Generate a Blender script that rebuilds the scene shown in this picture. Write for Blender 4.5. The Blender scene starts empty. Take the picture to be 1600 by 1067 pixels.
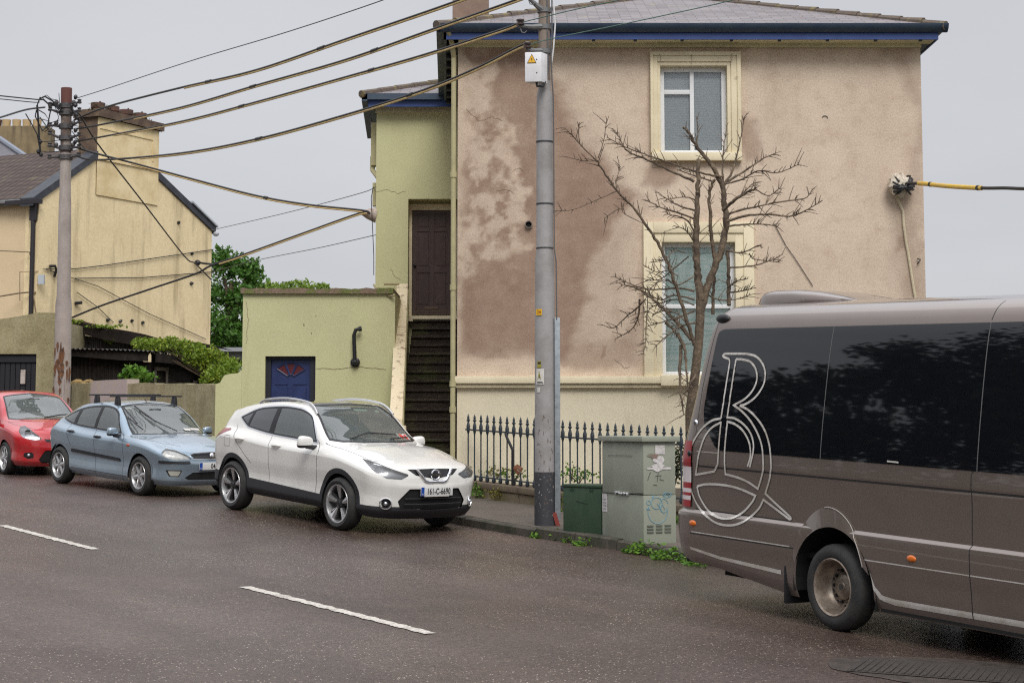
import bpy, bmesh, math, random
import numpy as np
from mathutils import Vector, Matrix
R = math.radians
random.seed(7); np.random.seed(7)
S = bpy.context.scene
COL = S.collection
# ------------------------------------------------------------------ camera
CZ = 2.08                      # eye height over the road datum
FPX, TH = 2800.0, R(5.5)
PPY = 660.0 - FPX*math.tan(TH)
cd = bpy.data.cameras.new("camera"); cam = bpy.data.objects.new("camera", cd); COL.objects.link(cam)
cam.location = (0, 0, CZ); cam.rotation_euler = (R(90)+TH, 0, 0)
cd.sensor_fit = 'HORIZONTAL'; cd.sensor_width = 36.0; cd.lens = 36.0*FPX/1600.0
cd.shift_y = -(533.5-PPY)/1600.0; cd.clip_start = 0.1; cd.clip_end = 2000
S.camera = cam
# ------------------------------------------------------------------ sky, sun, exposure
SUN_EL, SUN_AZ = R(46), R(170)           # azimuth clockwise from +Y: behind the camera, slightly right
w = bpy.data.worlds.new("World"); S.world = w; w.use_nodes = True
nt = w.node_tree; nt.nodes.clear()
def wn(t, **k):
    n = nt.nodes.new(t)
    for a, b in k.items(): setattr(n, a, b)
    return n
sky = wn('ShaderNodeTexSky', sky_type='NISHITA', sun_disc=False, sun_elevation=SUN_EL, sun_rotation=SUN_AZ)
tc = wn('ShaderNodeTexCoord'); nz = wn('ShaderNodeTexNoise'); nz.inputs['Scale'].default_value = 1.6; nz.inputs['Detail'].default_value = 5
mp = wn('ShaderNodeMapping'); mp.inputs['Scale'].default_value = (1, 1, 3.0)
nt.links.new(tc.outputs['Generated'], mp.inputs[0]); nt.links.new(mp.outputs[0], nz.inputs['Vector'])
cloud = wn('ShaderNodeMix', data_type='RGBA')
cloud.inputs[6].default_value = (4.85, 4.9, 5.25, 1); cloud.inputs[7].default_value = (6.3, 6.35, 6.6, 1)
mr = wn('ShaderNodeMapRange'); mr.inputs[1].default_value = .3; mr.inputs[2].default_value = .7
nt.links.new(nz.outputs['Fac'], mr.inputs[0]); nt.links.new(mr.outputs[0], cloud.inputs[0])
mx = wn('ShaderNodeMix', data_type='RGBA'); mx.inputs[0].default_value = .93     # a closed cloud deck over the clear-sky model
nt.links.new(sky.outputs[0], mx.inputs[6]); nt.links.new(cloud.outputs[2], mx.inputs[7])
# an overcast sky is brightest overhead (CIE overcast distribution)
sp_ = wn('ShaderNodeSeparateXYZ'); nt.links.new(tc.outputs['Generated'], sp_.inputs[0])
zen = wn('ShaderNodeMapRange', interpolation_type='SMOOTHSTEP'); zen.inputs[1].default_value = .22; zen.inputs[2].default_value = .95; zen.inputs[3].default_value = 1.0; zen.inputs[4].default_value = 3.0
nt.links.new(sp_.outputs[2], zen.inputs[0])
zm = wn('ShaderNodeVectorMath', operation='SCALE'); nt.links.new(mx.outputs[2], zm.inputs[0]); nt.links.new(zen.outputs[0], zm.inputs['Scale'])
bg = wn('ShaderNodeBackground'); bg.inputs['Strength'].default_value = .079
ow = wn('ShaderNodeOutputWorld')
nt.links.new(zm.outputs[0], bg.inputs[0]); nt.links.new(bg.outputs[0], ow.inputs[0])
sl = bpy.data.lights.new("sun", 'SUN'); sl.energy = 1.5; sl.angle = R(28); sl.color = (1, .97, .92)
so = bpy.data.objects.new("sun", sl); COL.objects.link(so)
so.rotation_euler = Vector((-math.sin(SUN_AZ)*math.cos(SUN_EL), -math.cos(SUN_AZ)*math.cos(SUN_EL), -math.sin(SUN_EL))).to_track_quat('-Z', 'Y').to_euler()
S.cycles.filter_width = 1.2; S.cycles.use_denoising = False; S.cycles.sample_clamp_indirect = 4.0
S.view_settings.view_transform = 'Standard'; S.view_settings.look = 'None'
S.view_settings.exposure = .42; S.view_settings.gamma = 1
# ------------------------------------------------------------------ geometry of the place
def ray(px, py):
    v = (PPY-py)/FPX; c, s = math.cos(TH), math.sin(TH)
    return Vector(((px-800)/FPX, c-v*s, s+v*c))
def at(px, py, Y):                         # surveyed point: photo bearing at a known distance
    r = ray(px, py)*(Y/ray(px, py).y); return Vector((r.x, r.y, r.z+CZ))
UX, UY = -math.sin(R(36)), math.cos(R(36)) # u: up the street; n: across it, away from the camera
def tn(t, n): return (t*UX+n*UY, t*UY-n*UX)
def totn(x, y): return (x*UX+y*UY, x*UY-y*UX)
GR = .03357
# where each parked vehicle's wheels stand (x, y, height over the even slope)
_bumps = np.array([[-2.215,23.709,-.004],[-1.024,24.716,-.011],[-3.92,25.725,.076],[-2.729,26.733,.069],[-5.851,28.618,.042],[-4.74,29.626,.049],
  [-7.607,30.552,.081],[-6.496,31.56,.088],[-9.255,33.121,.052],[-8.023,33.941,.053],[-10.645,35.209,.061],[-9.413,36.029,.062],[2.79,15.356,-.023],[4.266,16.198,-.017]])
_K = np.exp(-((_bumps[:,None,:2]-_bumps[None,:,:2])**2).sum(2)/(2*1.8**2))
_W = np.linalg.solve(_K+1e-4*np.eye(len(_K)), _bumps[:,2])
def zroad(x, y):
    t = x*UX+y*UY; t = max(-120, min(160, t))
    d = np.exp(-((_bumps[:,0]-x)**2+(_bumps[:,1]-y)**2)/(2*1.8**2))
    return GR*t + float(d@_W)
def ground(px, py, dz=0):
    r = ray(px, py); k = (-CZ+dz)/(r.z-GR*(r.x*UX+r.y*UY)); p = r*k; return Vector((p.x, p.y, p.z+CZ))
KERB = [(-60,10.5),(-20,10.9),(0,12.2),(15,13.58),(20.3,14.05),(26,14.25),(40,14.5),(90,15.5)]
def kerb_n(t): return float(np.interp(t, [k[0] for k in KERB], [k[1] for k in KERB]))
# ------------------------------------------------------------------ mesh helpers
class MB:
    def __init__(s): s.v, s.f, s.m = [], [], []
    def add(s, vs, fs, m=0):
        b = len(s.v); s.v += [tuple(v) for v in vs]; s.f += [tuple(b+i for i in f) for f in fs]; s.m += [m]*len(fs); return s
    def pbox(s, o, a, b, c, m=0):          # parallelepiped from a corner and three edge vectors
        o, a, b, c = map(Vector, (o, a, b, c))
        if a.cross(b).dot(c) < 0: a, b = b, a
        vs = [o, o+a, o+a+b, o+b, o+c, o+a+c, o+a+b+c, o+b+c]
        return s.add(vs, [(3,2,1,0),(4,5,6,7),(0,1,5,4),(1,2,6,5),(2,3,7,6),(3,0,4,7)], m)
    def box(s, c, sz, rz=0, m=0):
        cx, cy, cz = c; ca, sa = math.cos(rz), math.sin(rz); a, b, h = sz
        ax = Vector((ca, sa, 0))*a; bx = Vector((-sa, ca, 0))*b
        o = Vector(c)-ax/2-bx/2-Vector((0, 0, h/2)); return s.pbox(o, ax, bx, (0, 0, h), m)
    def tube(s, pts, r, n=8, m=0, caps=True):
        pts = [Vector(p) for p in pts]; rs = r if isinstance(r, (list, tuple)) else [r]*len(pts); rings = []; up = None
        for i, p in enumerate(pts):
            d = (pts[min(i+1, len(pts)-1)]-pts[max(i-1, 0)])
            if d.length < 1e-9: d = Vector((0, 0, 1))
            d.normalize()
            if up is None: up = d.orthogonal().normalized()
            up = up-d*up.dot(d)
            if up.length < 1e-6: up = d.orthogonal()
            up.normalize(); sd = d.cross(up)
            rings.append([p+(up*math.cos(2*math.pi*k/n)+sd*math.sin(2*math.pi*k/n))*rs[i] for k in range(n)])
        vs = [q for g in rings for q in g]; fs = []
        for i in range(len(pts)-1):
            for k in range(n): fs.append((i*n+k, i*n+(k+1) % n, (i+1)*n+(k+1) % n, (i+1)*n+k))
        if caps: fs.append(tuple(range(n-1, -1, -1))); fs.append(tuple((len(pts)-1)*n+k for k in range(n)))
        return s.add(vs, fs, m)
    def lathe(s, prof, o=(0,0,0), axis=(0,0,1), n=24, m=0, a0=0, a1=2*math.pi):   # prof: (radius, height along axis)
        o = Vector(o); ax = Vector(axis).normalized(); u = ax.orthogonal().normalized(); v = ax.cross(u)
        full = abs(a1-a0-2*math.pi) < 1e-6; k = n if full else n+1; vs = []
        for (r, h) in prof:
            for i in range(k):
                a = a0+(a1-a0)*i/n; vs.append(o+ax*h+(u*math.cos(a)+v*math.sin(a))*r)
        fs = []
        for j in range(len(prof)-1):
            for i in range(n if full else n): fs.append((j*k+i, j*k+(i+1) % k, (j+1)*k+(i+1) % k, (j+1)*k+i))
        return s.add(vs, fs, m)
    def prism(s, poly, o, ax, ay, d, m=0):  # polygon (a,b) in frame o,ax,ay, extruded by d
        o, ax, ay, d = map(Vector, (o, ax, ay, d)); n = len(poly)
        A = [o+ax*p[0]+ay*p[1] for p in poly]; B = [p+d for p in A]
        fs = [tuple(range(n)), tuple(range(2*n-1, n-1, -1))]+[(i, n+i, n+(i+1) % n, (i+1) % n) for i in range(n)]
        return s.add(A+B, fs, m)
    def poly(s, pts, m=0): return s.add(pts, [tuple(range(len(pts)))], m)
    def blob(s, c, rad, n=8, k=6, jit=0, m=0):
        vs = []; 
        for j in range(k+1):
            th = math.pi*j/k
            for i in range(n):
                f = 1+random.uniform(-jit, jit); a = 2*math.pi*i/n
                vs.append((c[0]+rad[0]*math.sin(th)*math.cos(a)*f, c[1]+rad[1]*math.sin(th)*math.sin(a)*f, c[2]+rad[2]*math.cos(th)*f))
        fs = [(j*n+i, (j+1)*n+i, (j+1)*n+(i+1) % n, j*n+(i+1) % n) for j in range(k) for i in range(n)]
        return s.add(vs, fs, m)
    def leaf(s, p, sz, rng, tilt=1.0, m=0):
        d = Vector((rng.gauss(0, 1), rng.gauss(0, 1), rng.gauss(0, 1)*tilt)).normalized()
        u = d.orthogonal().normalized(); u = (Matrix.Rotation(rng.uniform(0, 6.28), 3, d) @ u); q = d.cross(u)
        w_ = sz*rng.uniform(.7, 1.3)
        P = Vector(p); s.add([P-u*w_*.5, P+q*w_*.28+d*w_*.06, P+u*w_*.5, P-q*w_*.28+d*w_*.06], [(0, 1, 2, 3)], m)
    def pieces(s):
        par = list(range(len(s.v)))
        def fd(i):
            while par[i] != i: par[i] = par[par[i]]; i = par[i]
            return i
        for f in s.f:
            for i in f[1:]: par[fd(i)] = fd(f[0])
        g = {}
        for f, m in zip(s.f, s.m): g.setdefault(fd(f[0]), []).append((f, m))
        out = []
        for k, fl in g.items():
            q = MB(); mp_ = {}
            for f, m in fl:
                for i in f:
                    if i not in mp_: mp_[i] = len(q.v); q.v.append(s.v[i])
                q.f.append(tuple(mp_[i] for i in f)); q.m.append(m)
            out.append(q)
        return out
    def build_each(s, name, mats, parent=None, under=None, **k):     # one part per separate piece
        r = []
        for q in s.pieces():
            o = q.build(name, mats, parent, **k)
            if under is not None: o.parent = under
            r.append(o)
        return r
    def build(s, name, mats, parent=None, smooth=None, bevel=0, seg=2, recalc=True, sharp=35):
        off = Vector((0, 0, 0))
        if parent is not None and 'origin' in parent.keys(): off = Vector(parent['origin'][:])
        me = bpy.data.meshes.new(name); me.from_pydata([tuple(Vector(v)-off) for v in s.v], [], s.f)
        if not isinstance(mats, (list, tuple)): mats = [mats]
        for q in mats: me.materials.append(q)
        me.polygons.foreach_set('material_index', s.m); me.validate()
        if recalc or bevel:
            bm = bmesh.new(); bm.from_mesh(me)
            if recalc: bmesh.ops.recalc_face_normals(bm, faces=bm.faces)
            if bevel:
                bm.normal_update()
                es = [e for e in bm.edges if len(e.link_faces) == 2 and e.calc_face_angle(0) > R(30)]
                bmesh.ops.bevel(bm, geom=es, offset=bevel, segments=seg, affect='EDGES', profile=.6, clamp_overlap=True)
            bm.to_mesh(me); bm.free()
        if smooth or bevel:
            for p in me.polygons: p.use_smooth = True
            me.set_sharp_from_angle(angle=R(sharp))
        ob = bpy.data.objects.new(name, me); COL.objects.link(ob)
        if parent is not None: ob.parent = parent
        return ob
def tag(o, label=None, cat=None, group=None, kind=None):
    if label: o['label'] = label
    if cat: o['category'] = cat
    if group: o['group'] = group
    if kind: o['kind'] = kind
    return o
def thing(name, loc, label, cat, group=None):   # Empty at a thing's base; builders below subtract its location
    o = bpy.data.objects.new(name, None); COL.objects.link(o); o.location = loc; o.empty_display_size = .2
    o['origin'] = tuple(loc); return tag(o, label, cat, group)
def move_origin(ob, loc):                         # a one-mesh thing gets its origin at its base
    loc = Vector(loc); ob.data.transform(Matrix.Translation(-loc)); ob.location = loc; return ob
def text_mesh(body, size, name='lettering', width=1.0, bold=0, align='CENTER'):
    cu = bpy.data.curves.new('lettering', 'FONT'); cu.body = body; cu.size = size; cu.align_x = align; cu.align_y = 'CENTER'; cu.offset = bold; cu.extrude = .0015
    cu.space_character = 1.05
    ob = bpy.data.objects.new('t', cu); COL.objects.link(ob); dg = bpy.context.evaluated_depsgraph_get()
    me = bpy.data.meshes.new_from_object(ob.evaluated_get(dg)); bpy.data.objects.remove(ob); bpy.data.curves.remove(cu)
    return [(v.co.x*width, v.co.y, v.co.z) for v in me.vertices], [tuple(p.vertices) for p in me.polygons]
def put_text(mb, body, size, o, ax, ay, m=0, **k):
    vs, fs = text_mesh(body, size, **k); o, ax, ay = map(Vector, (o, ax, ay)); nrm = ax.cross(ay)
    mb.add([o+ax*v[0]+ay*v[1]+nrm*v[2] for v in vs], fs, m)
# ------------------------------------------------------------------ materials
class NT:
    def __init__(s, name):
        s.m = bpy.data.materials.new(name); s.m.use_nodes = True; s.t = s.m.node_tree; s.t.nodes.clear()
        s.o = s.t.nodes.new('ShaderNodeOutputMaterial'); s.b = s.t.nodes.new('ShaderNodeBsdfPrincipled'); s.l(s.b.outputs[0], s.o.inputs[0])
        s.tc = s.t.nodes.new('ShaderNodeTexCoord'); s.obj = s.tc.outputs['Object']
    def n(s, t, **k):
        q = s.t.nodes.new(t)
        for a, b in k.items(): setattr(q, a, b)
        return q
    def l(s, a, b): s.t.links.new(a, b)
    def mapping(s, scale, vec=None, loc=(0,0,0), rot=(0,0,0)):
        q = s.n('ShaderNodeMapping'); q.inputs['Scale'].default_value = scale; q.inputs['Location'].default_value = loc; q.inputs['Rotation'].default_value = rot
        s.l(vec or s.obj, q.inputs[0]); return q.outputs[0]
    def noise(s, scale, detail=5, rough=.6, vec=None, lo=None, hi=None):
        q = s.n('ShaderNodeTexNoise'); q.inputs['Scale'].default_value = scale; q.inputs['Detail'].default_value = detail; q.inputs['Roughness'].default_value = rough
        s.l(vec or s.obj, q.inputs['Vector']); o = q.outputs['Fac']
        return s.rng(o, lo, hi) if lo is not None else o
    def rng(s, v, lo, hi, a=0, b=1):
        q = s.n('ShaderNodeMapRange'); q.inputs[1].default_value = lo; q.inputs[2].default_value = hi; q.inputs[3].default_value = a; q.inputs[4].default_value = b
        s.l(v, q.inputs[0]); return q.outputs[0]
    def math(s, op, a, b=0.0):
        q = s.n('ShaderNodeMath', operation=op)
        for i, x in enumerate((a, b)):
            if isinstance(x, (int, float)): q.inputs[i].default_value = x
            else: s.l(x, q.inputs[i])
        return q.outputs[0]
    def mix(s, f, a, b, mode='MIX'):
        q = s.n('ShaderNodeMix', data_type='RGBA', blend_type=mode)
        for i, x in ((0, f), (6, a), (7, b)):
            if isinstance(x, (int, float)): q.inputs[i].default_value = x
            elif isinstance(x, tuple): q.inputs[i].default_value = x+(1,) if len(x) == 3 else x
            else: s.l(x, q.inputs[i])
        return q.outputs[2]
    def set(s, **k):
        for a, b in k.items():
            a = a.replace('_', ' '); 
            if isinstance(b, (int, float)): s.b.inputs[a].default_value = b
            elif isinstance(b, tuple): s.b.inputs[a].default_value = b+(1,) if len(b) == 3 else b
            else: s.l(b, s.b.inputs[a])
        return s
    def bump(s, h, strength, dist=.01):
        q = s.n('ShaderNodeBump'); q.inputs['Strength'].default_value = strength; q.inputs['Distance'].default_value = dist
        s.l(h, q.inputs['Height']); s.l(q.outputs[0], s.b.inputs['Normal']); return s
def srgb(r, g, b, k=1.0): return tuple(k*(((c/255)/12.92) if c/255 < .04045 else (((c/255)+.055)/1.055)**2.4) for c in (r, g, b))
def M(name, col, rough=.7, metal=0, col2=None, sc=2.0, lo=.4, hi=.65, fine=.12, fsc=60, streak=None, ssc=3.0, slo=.5, shi=.75, bump=0, bsc=40, coat=0, spec=.5, warp=1):
    q = NT(name); c = col
    if col2: c = q.mix(q.noise(sc, 6, .65, lo=lo, hi=hi), col, col2)
    if streak: c = q.mix(q.noise(ssc, 5, .65, vec=q.mapping((1, 1, .12)), lo=slo, hi=shi), c, streak)
    if fine:
        g = q.noise(fsc, 3, .6); c = q.mix(1.0, c, q.mix(q.rng(g, .25, .75), (1-fine,)*3, (1+fine,)*3), 'MULTIPLY')
    q.set(Base_Color=c, Roughness=rough, Metallic=metal, Coat_Weight=coat, Coat_Roughness=.04); q.b.inputs['Specular IOR Level'].default_value = spec
    if bump: q.bump(q.noise(bsc, 6, .7), bump)
    return q.m
def glass_mat(name, tint=(.6,.66,.63), ior=1.5, rough=.02, body=0.0, bodycol=(.05,.06,.06)):
    q = NT(name); q.t.nodes.remove(q.b)
    tr = q.n('ShaderNodeBsdfTransparent'); tr.inputs[0].default_value = tint+(1,)
    gl = q.n('ShaderNodeBsdfGlossy'); gl.inputs['Roughness'].default_value = rough; gl.inputs['Color'].default_value = (1, 1, 1, 1)
    fr = q.n('ShaderNodeFresnel'); fr.inputs[0].default_value = ior
    a = tr.outputs[0]
    if body:
        df = q.n('ShaderNodeBsdfDiffuse'); df.inputs[0].default_value = bodycol+(1,); m1 = q.n('ShaderNodeMixShader'); m1.inputs[0].default_value = body
        q.l(a, m1.inputs[1]); q.l(df.outputs[0], m1.inputs[2]); a = m1.outputs[0]
    m2 = q.n('ShaderNodeMixShader'); q.l(fr.outputs[0], m2.inputs[0]); q.l(a, m2.inputs[1]); q.l(gl.outputs[0], m2.inputs[2]); q.l(m2.outputs[0], q.o.inputs[0])
    return q.m
BLACK = M('black plastic', (.012,.012,.014), .45, fine=0)
RUBBER = M('tyre rubber', (.018,.018,.018), .8, col2=(.035,.033,.03), sc=9, fine=.2)
DARK = M('dark void', (.006,.006,.006), .9, fine=0)
CHROME = M('chrome', (.75,.76,.78), .12, 1, fine=0)
STEEL = M('galvanised steel', (.33,.36,.38), .5, .6, col2=(.24,.27,.29), sc=14, fine=.1)
Z = Vector((0, 0, 1))
def curve3_(P0, n=14):
    out = []; P = [P0[0]*2-P0[1]]+P0+[P0[-1]*2-P0[-2]]
    for i in range(1, len(P)-2):
        for k in range(n):
            t = k/n; out.append(.5*((2*P[i])+(-P[i-1]+P[i+1])*t+(2*P[i-1]-5*P[i]+4*P[i+1]-P[i+2])*t*t+(-P[i-1]+3*P[i]-3*P[i+1]+P[i+2])*t*t*t))
    return out+[P0[-1]]
# ================================================================== SETTING: ground, road, markings, kerb, pavement
def asphalt():
    q = NT('damp chip asphalt'); o = q.obj
    big = q.noise(.30, 5, .6, lo=.36, hi=.64); mid = q.noise(24, 6, .8); patch = q.noise(1.6, 6, .7)
    c = q.mix(big, (.110,.080,.068), (.070,.047,.036))
    c = q.mix(1.0, c, q.mix(q.rng(mid, .34, .66), (.62,.61,.61), (1.36,1.35,1.34)), 'MULTIPLY')
    c = q.mix(1.0, c, q.mix(q.rng(patch, .3, .7), (.86,.85,.84), (1.12,1.12,1.12)), 'MULTIPLY')
    mp_ = q.mapping((1, 1, 1), rot=(0, 0, R(-126))); mp2 = q.mapping((.07, 1.0, 1), vec=mp_)       # wear drawn out along the lane
    c = q.mix(1.0, c, q.mix(q.noise(1.0, 4, .55, vec=mp2, lo=.34, hi=.66), (.80,.78,.77), (1.14,1.15,1.16)), 'MULTIPLY')
    v = q.n('ShaderNodeTexVoronoi'); v.inputs['Scale'].default_value = 58; q.l(o, v.inputs['Vector'])
    sepc = q.n('ShaderNodeSeparateColor'); q.l(v.outputs['Color'], sepc.inputs[0])
    c = q.mix(sepc.outputs[0], c, q.mix(1.0, c, (.55,.54,.54), 'MULTIPLY'))
    pale = q.math('MULTIPLY', q.math('GREATER_THAN', sepc.outputs[1], .945), q.math('LESS_THAN', v.outputs['Distance'], .36))
    c = q.mix(q.math('MULTIPLY', pale, q.noise(.5, 3, .6, lo=.35, hi=.6)), c, (.58,.49,.41))
    wet = q.noise(.22, 4, .6, lo=.42, hi=.62)
    q.set(Base_Color=c, Roughness=q.rng(wet, 0, 1, .28, .48)); q.b.inputs['Specular IOR Level'].default_value = .36
    h = q.math('ADD', q.math('MULTIPLY', v.outputs['Distance'], .8), q.noise(120, 3, .6)); q.bump(h, .6, .008); return q.m
ASPH = asphalt()
PAVE = M('worn concrete pavement', (.105,.085,.068), .7, col2=(.065,.055,.043), sc=1.3, lo=.35, hi=.7, fine=.25, fsc=45, bump=.3, bsc=60)
KERBM = M('old limestone kerb', (.07,.058,.044), .75, col2=(.030,.032,.018), sc=3, lo=.4, hi=.62, fine=.3, fsc=30, bump=.4, bsc=30)
EARTH = M('earth', (.07,.055,.04), .95, col2=(.045,.05,.025), sc=.6)
def frange(a, b, s): return [a+s*i for i in range(int(round((b-a)/s))+1)]
def strip(mb, ts, nfun, dz, m=0):           # mesh over (t, list of n) at road height + dz
    rows = [[(lambda xy: (xy[0], xy[1], zroad(*xy)+dz))(tn(t, n)) for n in nfun(t)] for t in ts]; k = len(rows[0])
    mb.add([p for r in rows for p in r], [(i*k+j, i*k+j+1, (i+1)*k+j+1, (i+1)*k+j) for i in range(len(ts)-1) for j in range(k-1)], m)
tsr = frange(-60, 0, 10)[:-1]+frange(0, 44, .5)+frange(50, 120, 10)
mb = MB(); strip(mb, tsr, lambda t: [2.2+(kerb_n(t)+.02-2.2)*i/24 for i in range(25)], 0)
tag(mb.build('road', ASPH, smooth=True, recalc=False), kind='structure')
mb = MB(); rows = []
ts, ns = [-900,-300,-120,-60,0,40,90,160,400,900], [-900,-200,-60,0,14,40,90,300,900]
strip(mb, ts, lambda t: ns, -.16)
tag(mb.build('ground', EARTH, recalc=False), kind='structure')
# centre line dashes (worn paint)
q = NT('worn white road paint'); wear = q.math('ADD', q.noise(38, 5, .75), q.math('MULTIPLY', q.noise(4, 3, .6), .4))
q.set(Base_Color=q.mix(q.rng(wear, .66, .84), (.58,.55,.49), (.22,.18,.155)), Roughness=.6); q.bump(q.noise(120, 3), .3, .006); PAINT = q.m
for k, (a, b) in enumerate(((12.12,15.50),(19.37,22.61),(26.6,29.9),(33.9,37.2),(4.9,8.2),(-2.3,1.0))):
    mb = MB(); nc = lambda t: 8.0+.033*(t-12)
    rg = random.Random(60+k); NN = 90; ed = [[(rg.uniform(-.009,.009)+.008*math.sin(i*.9+k+9*e_)) for i in range(NN+1)] for e_ in (0, 1)]
    strip(mb, [a+(b-a)*i/NN for i in range(NN+1)], lambda t: [nc(t)-.058+ed[0][int(round((t-a)/(b-a)*NN))], nc(t), nc(t)+.058+ed[1][int(round((t-a)/(b-a)*NN))]], .006)
    o = mb.build('road_marking', PAINT, recalc=False); tag(o, kind='structure')
# far-side pavement where the viewer stands, with its kerb
mb = MB(); strip(mb, tsr, lambda t: [-3.0, -1, .5, 2.05, 2.2], .12); strip(mb, tsr, lambda t: [2.2, 2.201], .12)
rows = MB(); tag(mb.build('near_pavement', PAVE, recalc=False), kind='structure')
mb = MB()
for t0 in frange(-20, 60, .95):
    a = [tn(t0+.006, 2.2), tn(t0+.944, 2.2)]; b = [tn(t0+.006, 2.06), tn(t0+.944, 2.06)]; zz = [zroad(*a[0]), zroad(*a[1])]
    mb.add([(a[0][0],a[0][1],zz[0]-.1),(a[1][0],a[1][1],zz[1]-.1),(a[1][0],a[1][1],zz[1]+.125),(a[0][0],a[0][1],zz[0]+.125),(b[1][0],b[1][1],zz[1]+.125),(b[0][0],b[0][1],zz[0]+.125)], [(0,1,2,3),(3,2,4,5)])
tag(mb.build('near_kerb', KERBM, recalc=False), kind='structure')
# pavement in front of the houses
mb = MB(); strip(mb, frange(-20, 60, .5), lambda t: [kerb_n(t)+.15+(17.6-kerb_n(t)-.15)*i/8 for i in range(9)], .118)
tag(mb.build('pavement', PAVE, smooth=True, recalc=False), kind='structure')
mb = MB(); rg = random.Random(3)
for t0 in frange(-20, 59, .92):
    j = rg.uniform(-.012, .012); h = .125+rg.uniform(-.012, .012); e = .007; pts = []
    for t in (t0+e, t0+.92-e):
        for dn, dz in ((0, -.12), (.012+j, h-.02), (.035+j, h), (.17, h), (.17, -.12)):
            x, y = tn(t, kerb_n(t)+dn); pts.append((x, y, zroad(x, y)+dz))
    mb.add(pts, [(i, i+1, i+6, i+5) for i in range(4)]+[(0,1,2,3,4), (9,8,7,6,5)])
tag(mb.build('kerb', KERBM, smooth=True), kind='structure')
# wet stain patch / service cover in the road
q = NT('patched tar'); q.set(Base_Color=q.mix(q.noise(9, 5, .7, lo=.4, hi=.6), (.042,.034,.029), (.070,.056,.048)), Roughness=.45); q.bump(q.noise(60, 4), .4); TAR = q.m
CI = M('cast iron', (.065,.056,.05), .5, .4, col2=(.085,.075,.068), sc=20, fine=.2)
c0 = ground(1505, 1049); th = thing('drain_cover', (c0.x, c0.y, zroad(c0.x, c0.y)), 'ribbed cast iron cover set in a dark tar patch of the road', 'drain cover')
ax = Vector((.93, -.36, 0)).normalized(); ay = Vector((-ax.y, ax.x, 0))
def onroad(p, dz): return Vector((p.x, p.y, zroad(p.x, p.y)+dz))
mb = MB(); N = 40
ring = [onroad(c0+ax*(1.05*math.cos(a)*(1+.08*math.sin(3*a+1)))+ay*(.62*math.sin(a)*(1+.1*math.cos(4*a)+random.Random(int(a*1000)).uniform(-.06,.06))), .005) for a in [2*math.pi*i/N for i in range(N)]]
mb.add(ring+[onroad(c0, .005)], [(i, (i+1) % N, N) for i in range(N)]); mb.build('tar_surround', TAR, th, recalc=False)
mb = MB(); hw, hh = .78, .36
mb.add([onroad(c0+ax*a+ay*b, .010) for a, b in ((-hw,-hh),(hw,-hh),(hw,hh),(-hw,hh))], [(0,1,2,3)])
for i in range(30):
    a = -hw+.04+i*(2*hw-.08)/29; p = onroad(c0+ax*(a-.012)-ay*(hh-.03), .010)
    mb.pbox(p, ax*.024, ay*(2*hh-.06), (0, 0, .009))
mb.build('cover', CI, th)

# ================================================================== MAIN HOUSE
YH = 29.0
XL, XR = at(715, 330, YH).x, at(1442.5, 280, YH).x
ZE = at(1000, 68, YH).z                          # underside of the eaves
def hx(px, y=400): return at(px, y, YH).x
def hz(py): return at(1000, py, YH).z
house = thing('rendered_house', (XL, YH, 0), 'large two storey house with a water stained beige rendered wall and blue eaves', 'house')
WALLC, STAINC = (.50,.385,.285), (.21,.135,.095)
q = NT('stained beige render')
an = q.n('ShaderNodeAttribute', attribute_name='stain'); am = q.n('ShaderNodeAttribute', attribute_name='pale')
c = q.mix(q.noise(.8, 5, .65, lo=.38, hi=.66), (.665,.545,.425), (.58,.465,.36))
c = q.mix(q.noise(3.2, 6, .7, lo=.5, hi=.8), c, (.50,.38,.285))
sf = q.math('ADD', an.outputs['Fac'], q.math('MULTIPLY', q.math('SUBTRACT', q.noise(5, 6, .7), .5), q.math('MULTIPLY', an.outputs['Fac'], .5)))
c = q.mix(sf, c, q.mix(q.noise(1.7, 5, .7, lo=.35, hi=.7), (.285,.188,.137), (.375,.268,.20)))
c = q.mix(am.outputs['Fac'], c, (.69,.55,.42))
c = q.mix(1.0, c, q.mix(q.noise(42, 5, .8, lo=.34, hi=.66), (.74,.74,.74), (1.16,1.16,1.16)), 'MULTIPLY')
q.set(Base_Color=c, Roughness=.85); q.b.inputs['Specular IOR Level'].default_value = .25; q.bump(q.math('ADD', q.noise(26, 6, .75), q.math('MULTIPLY', q.noise(3, 4), 2)), .35, .015); RENDER = q.m
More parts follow.
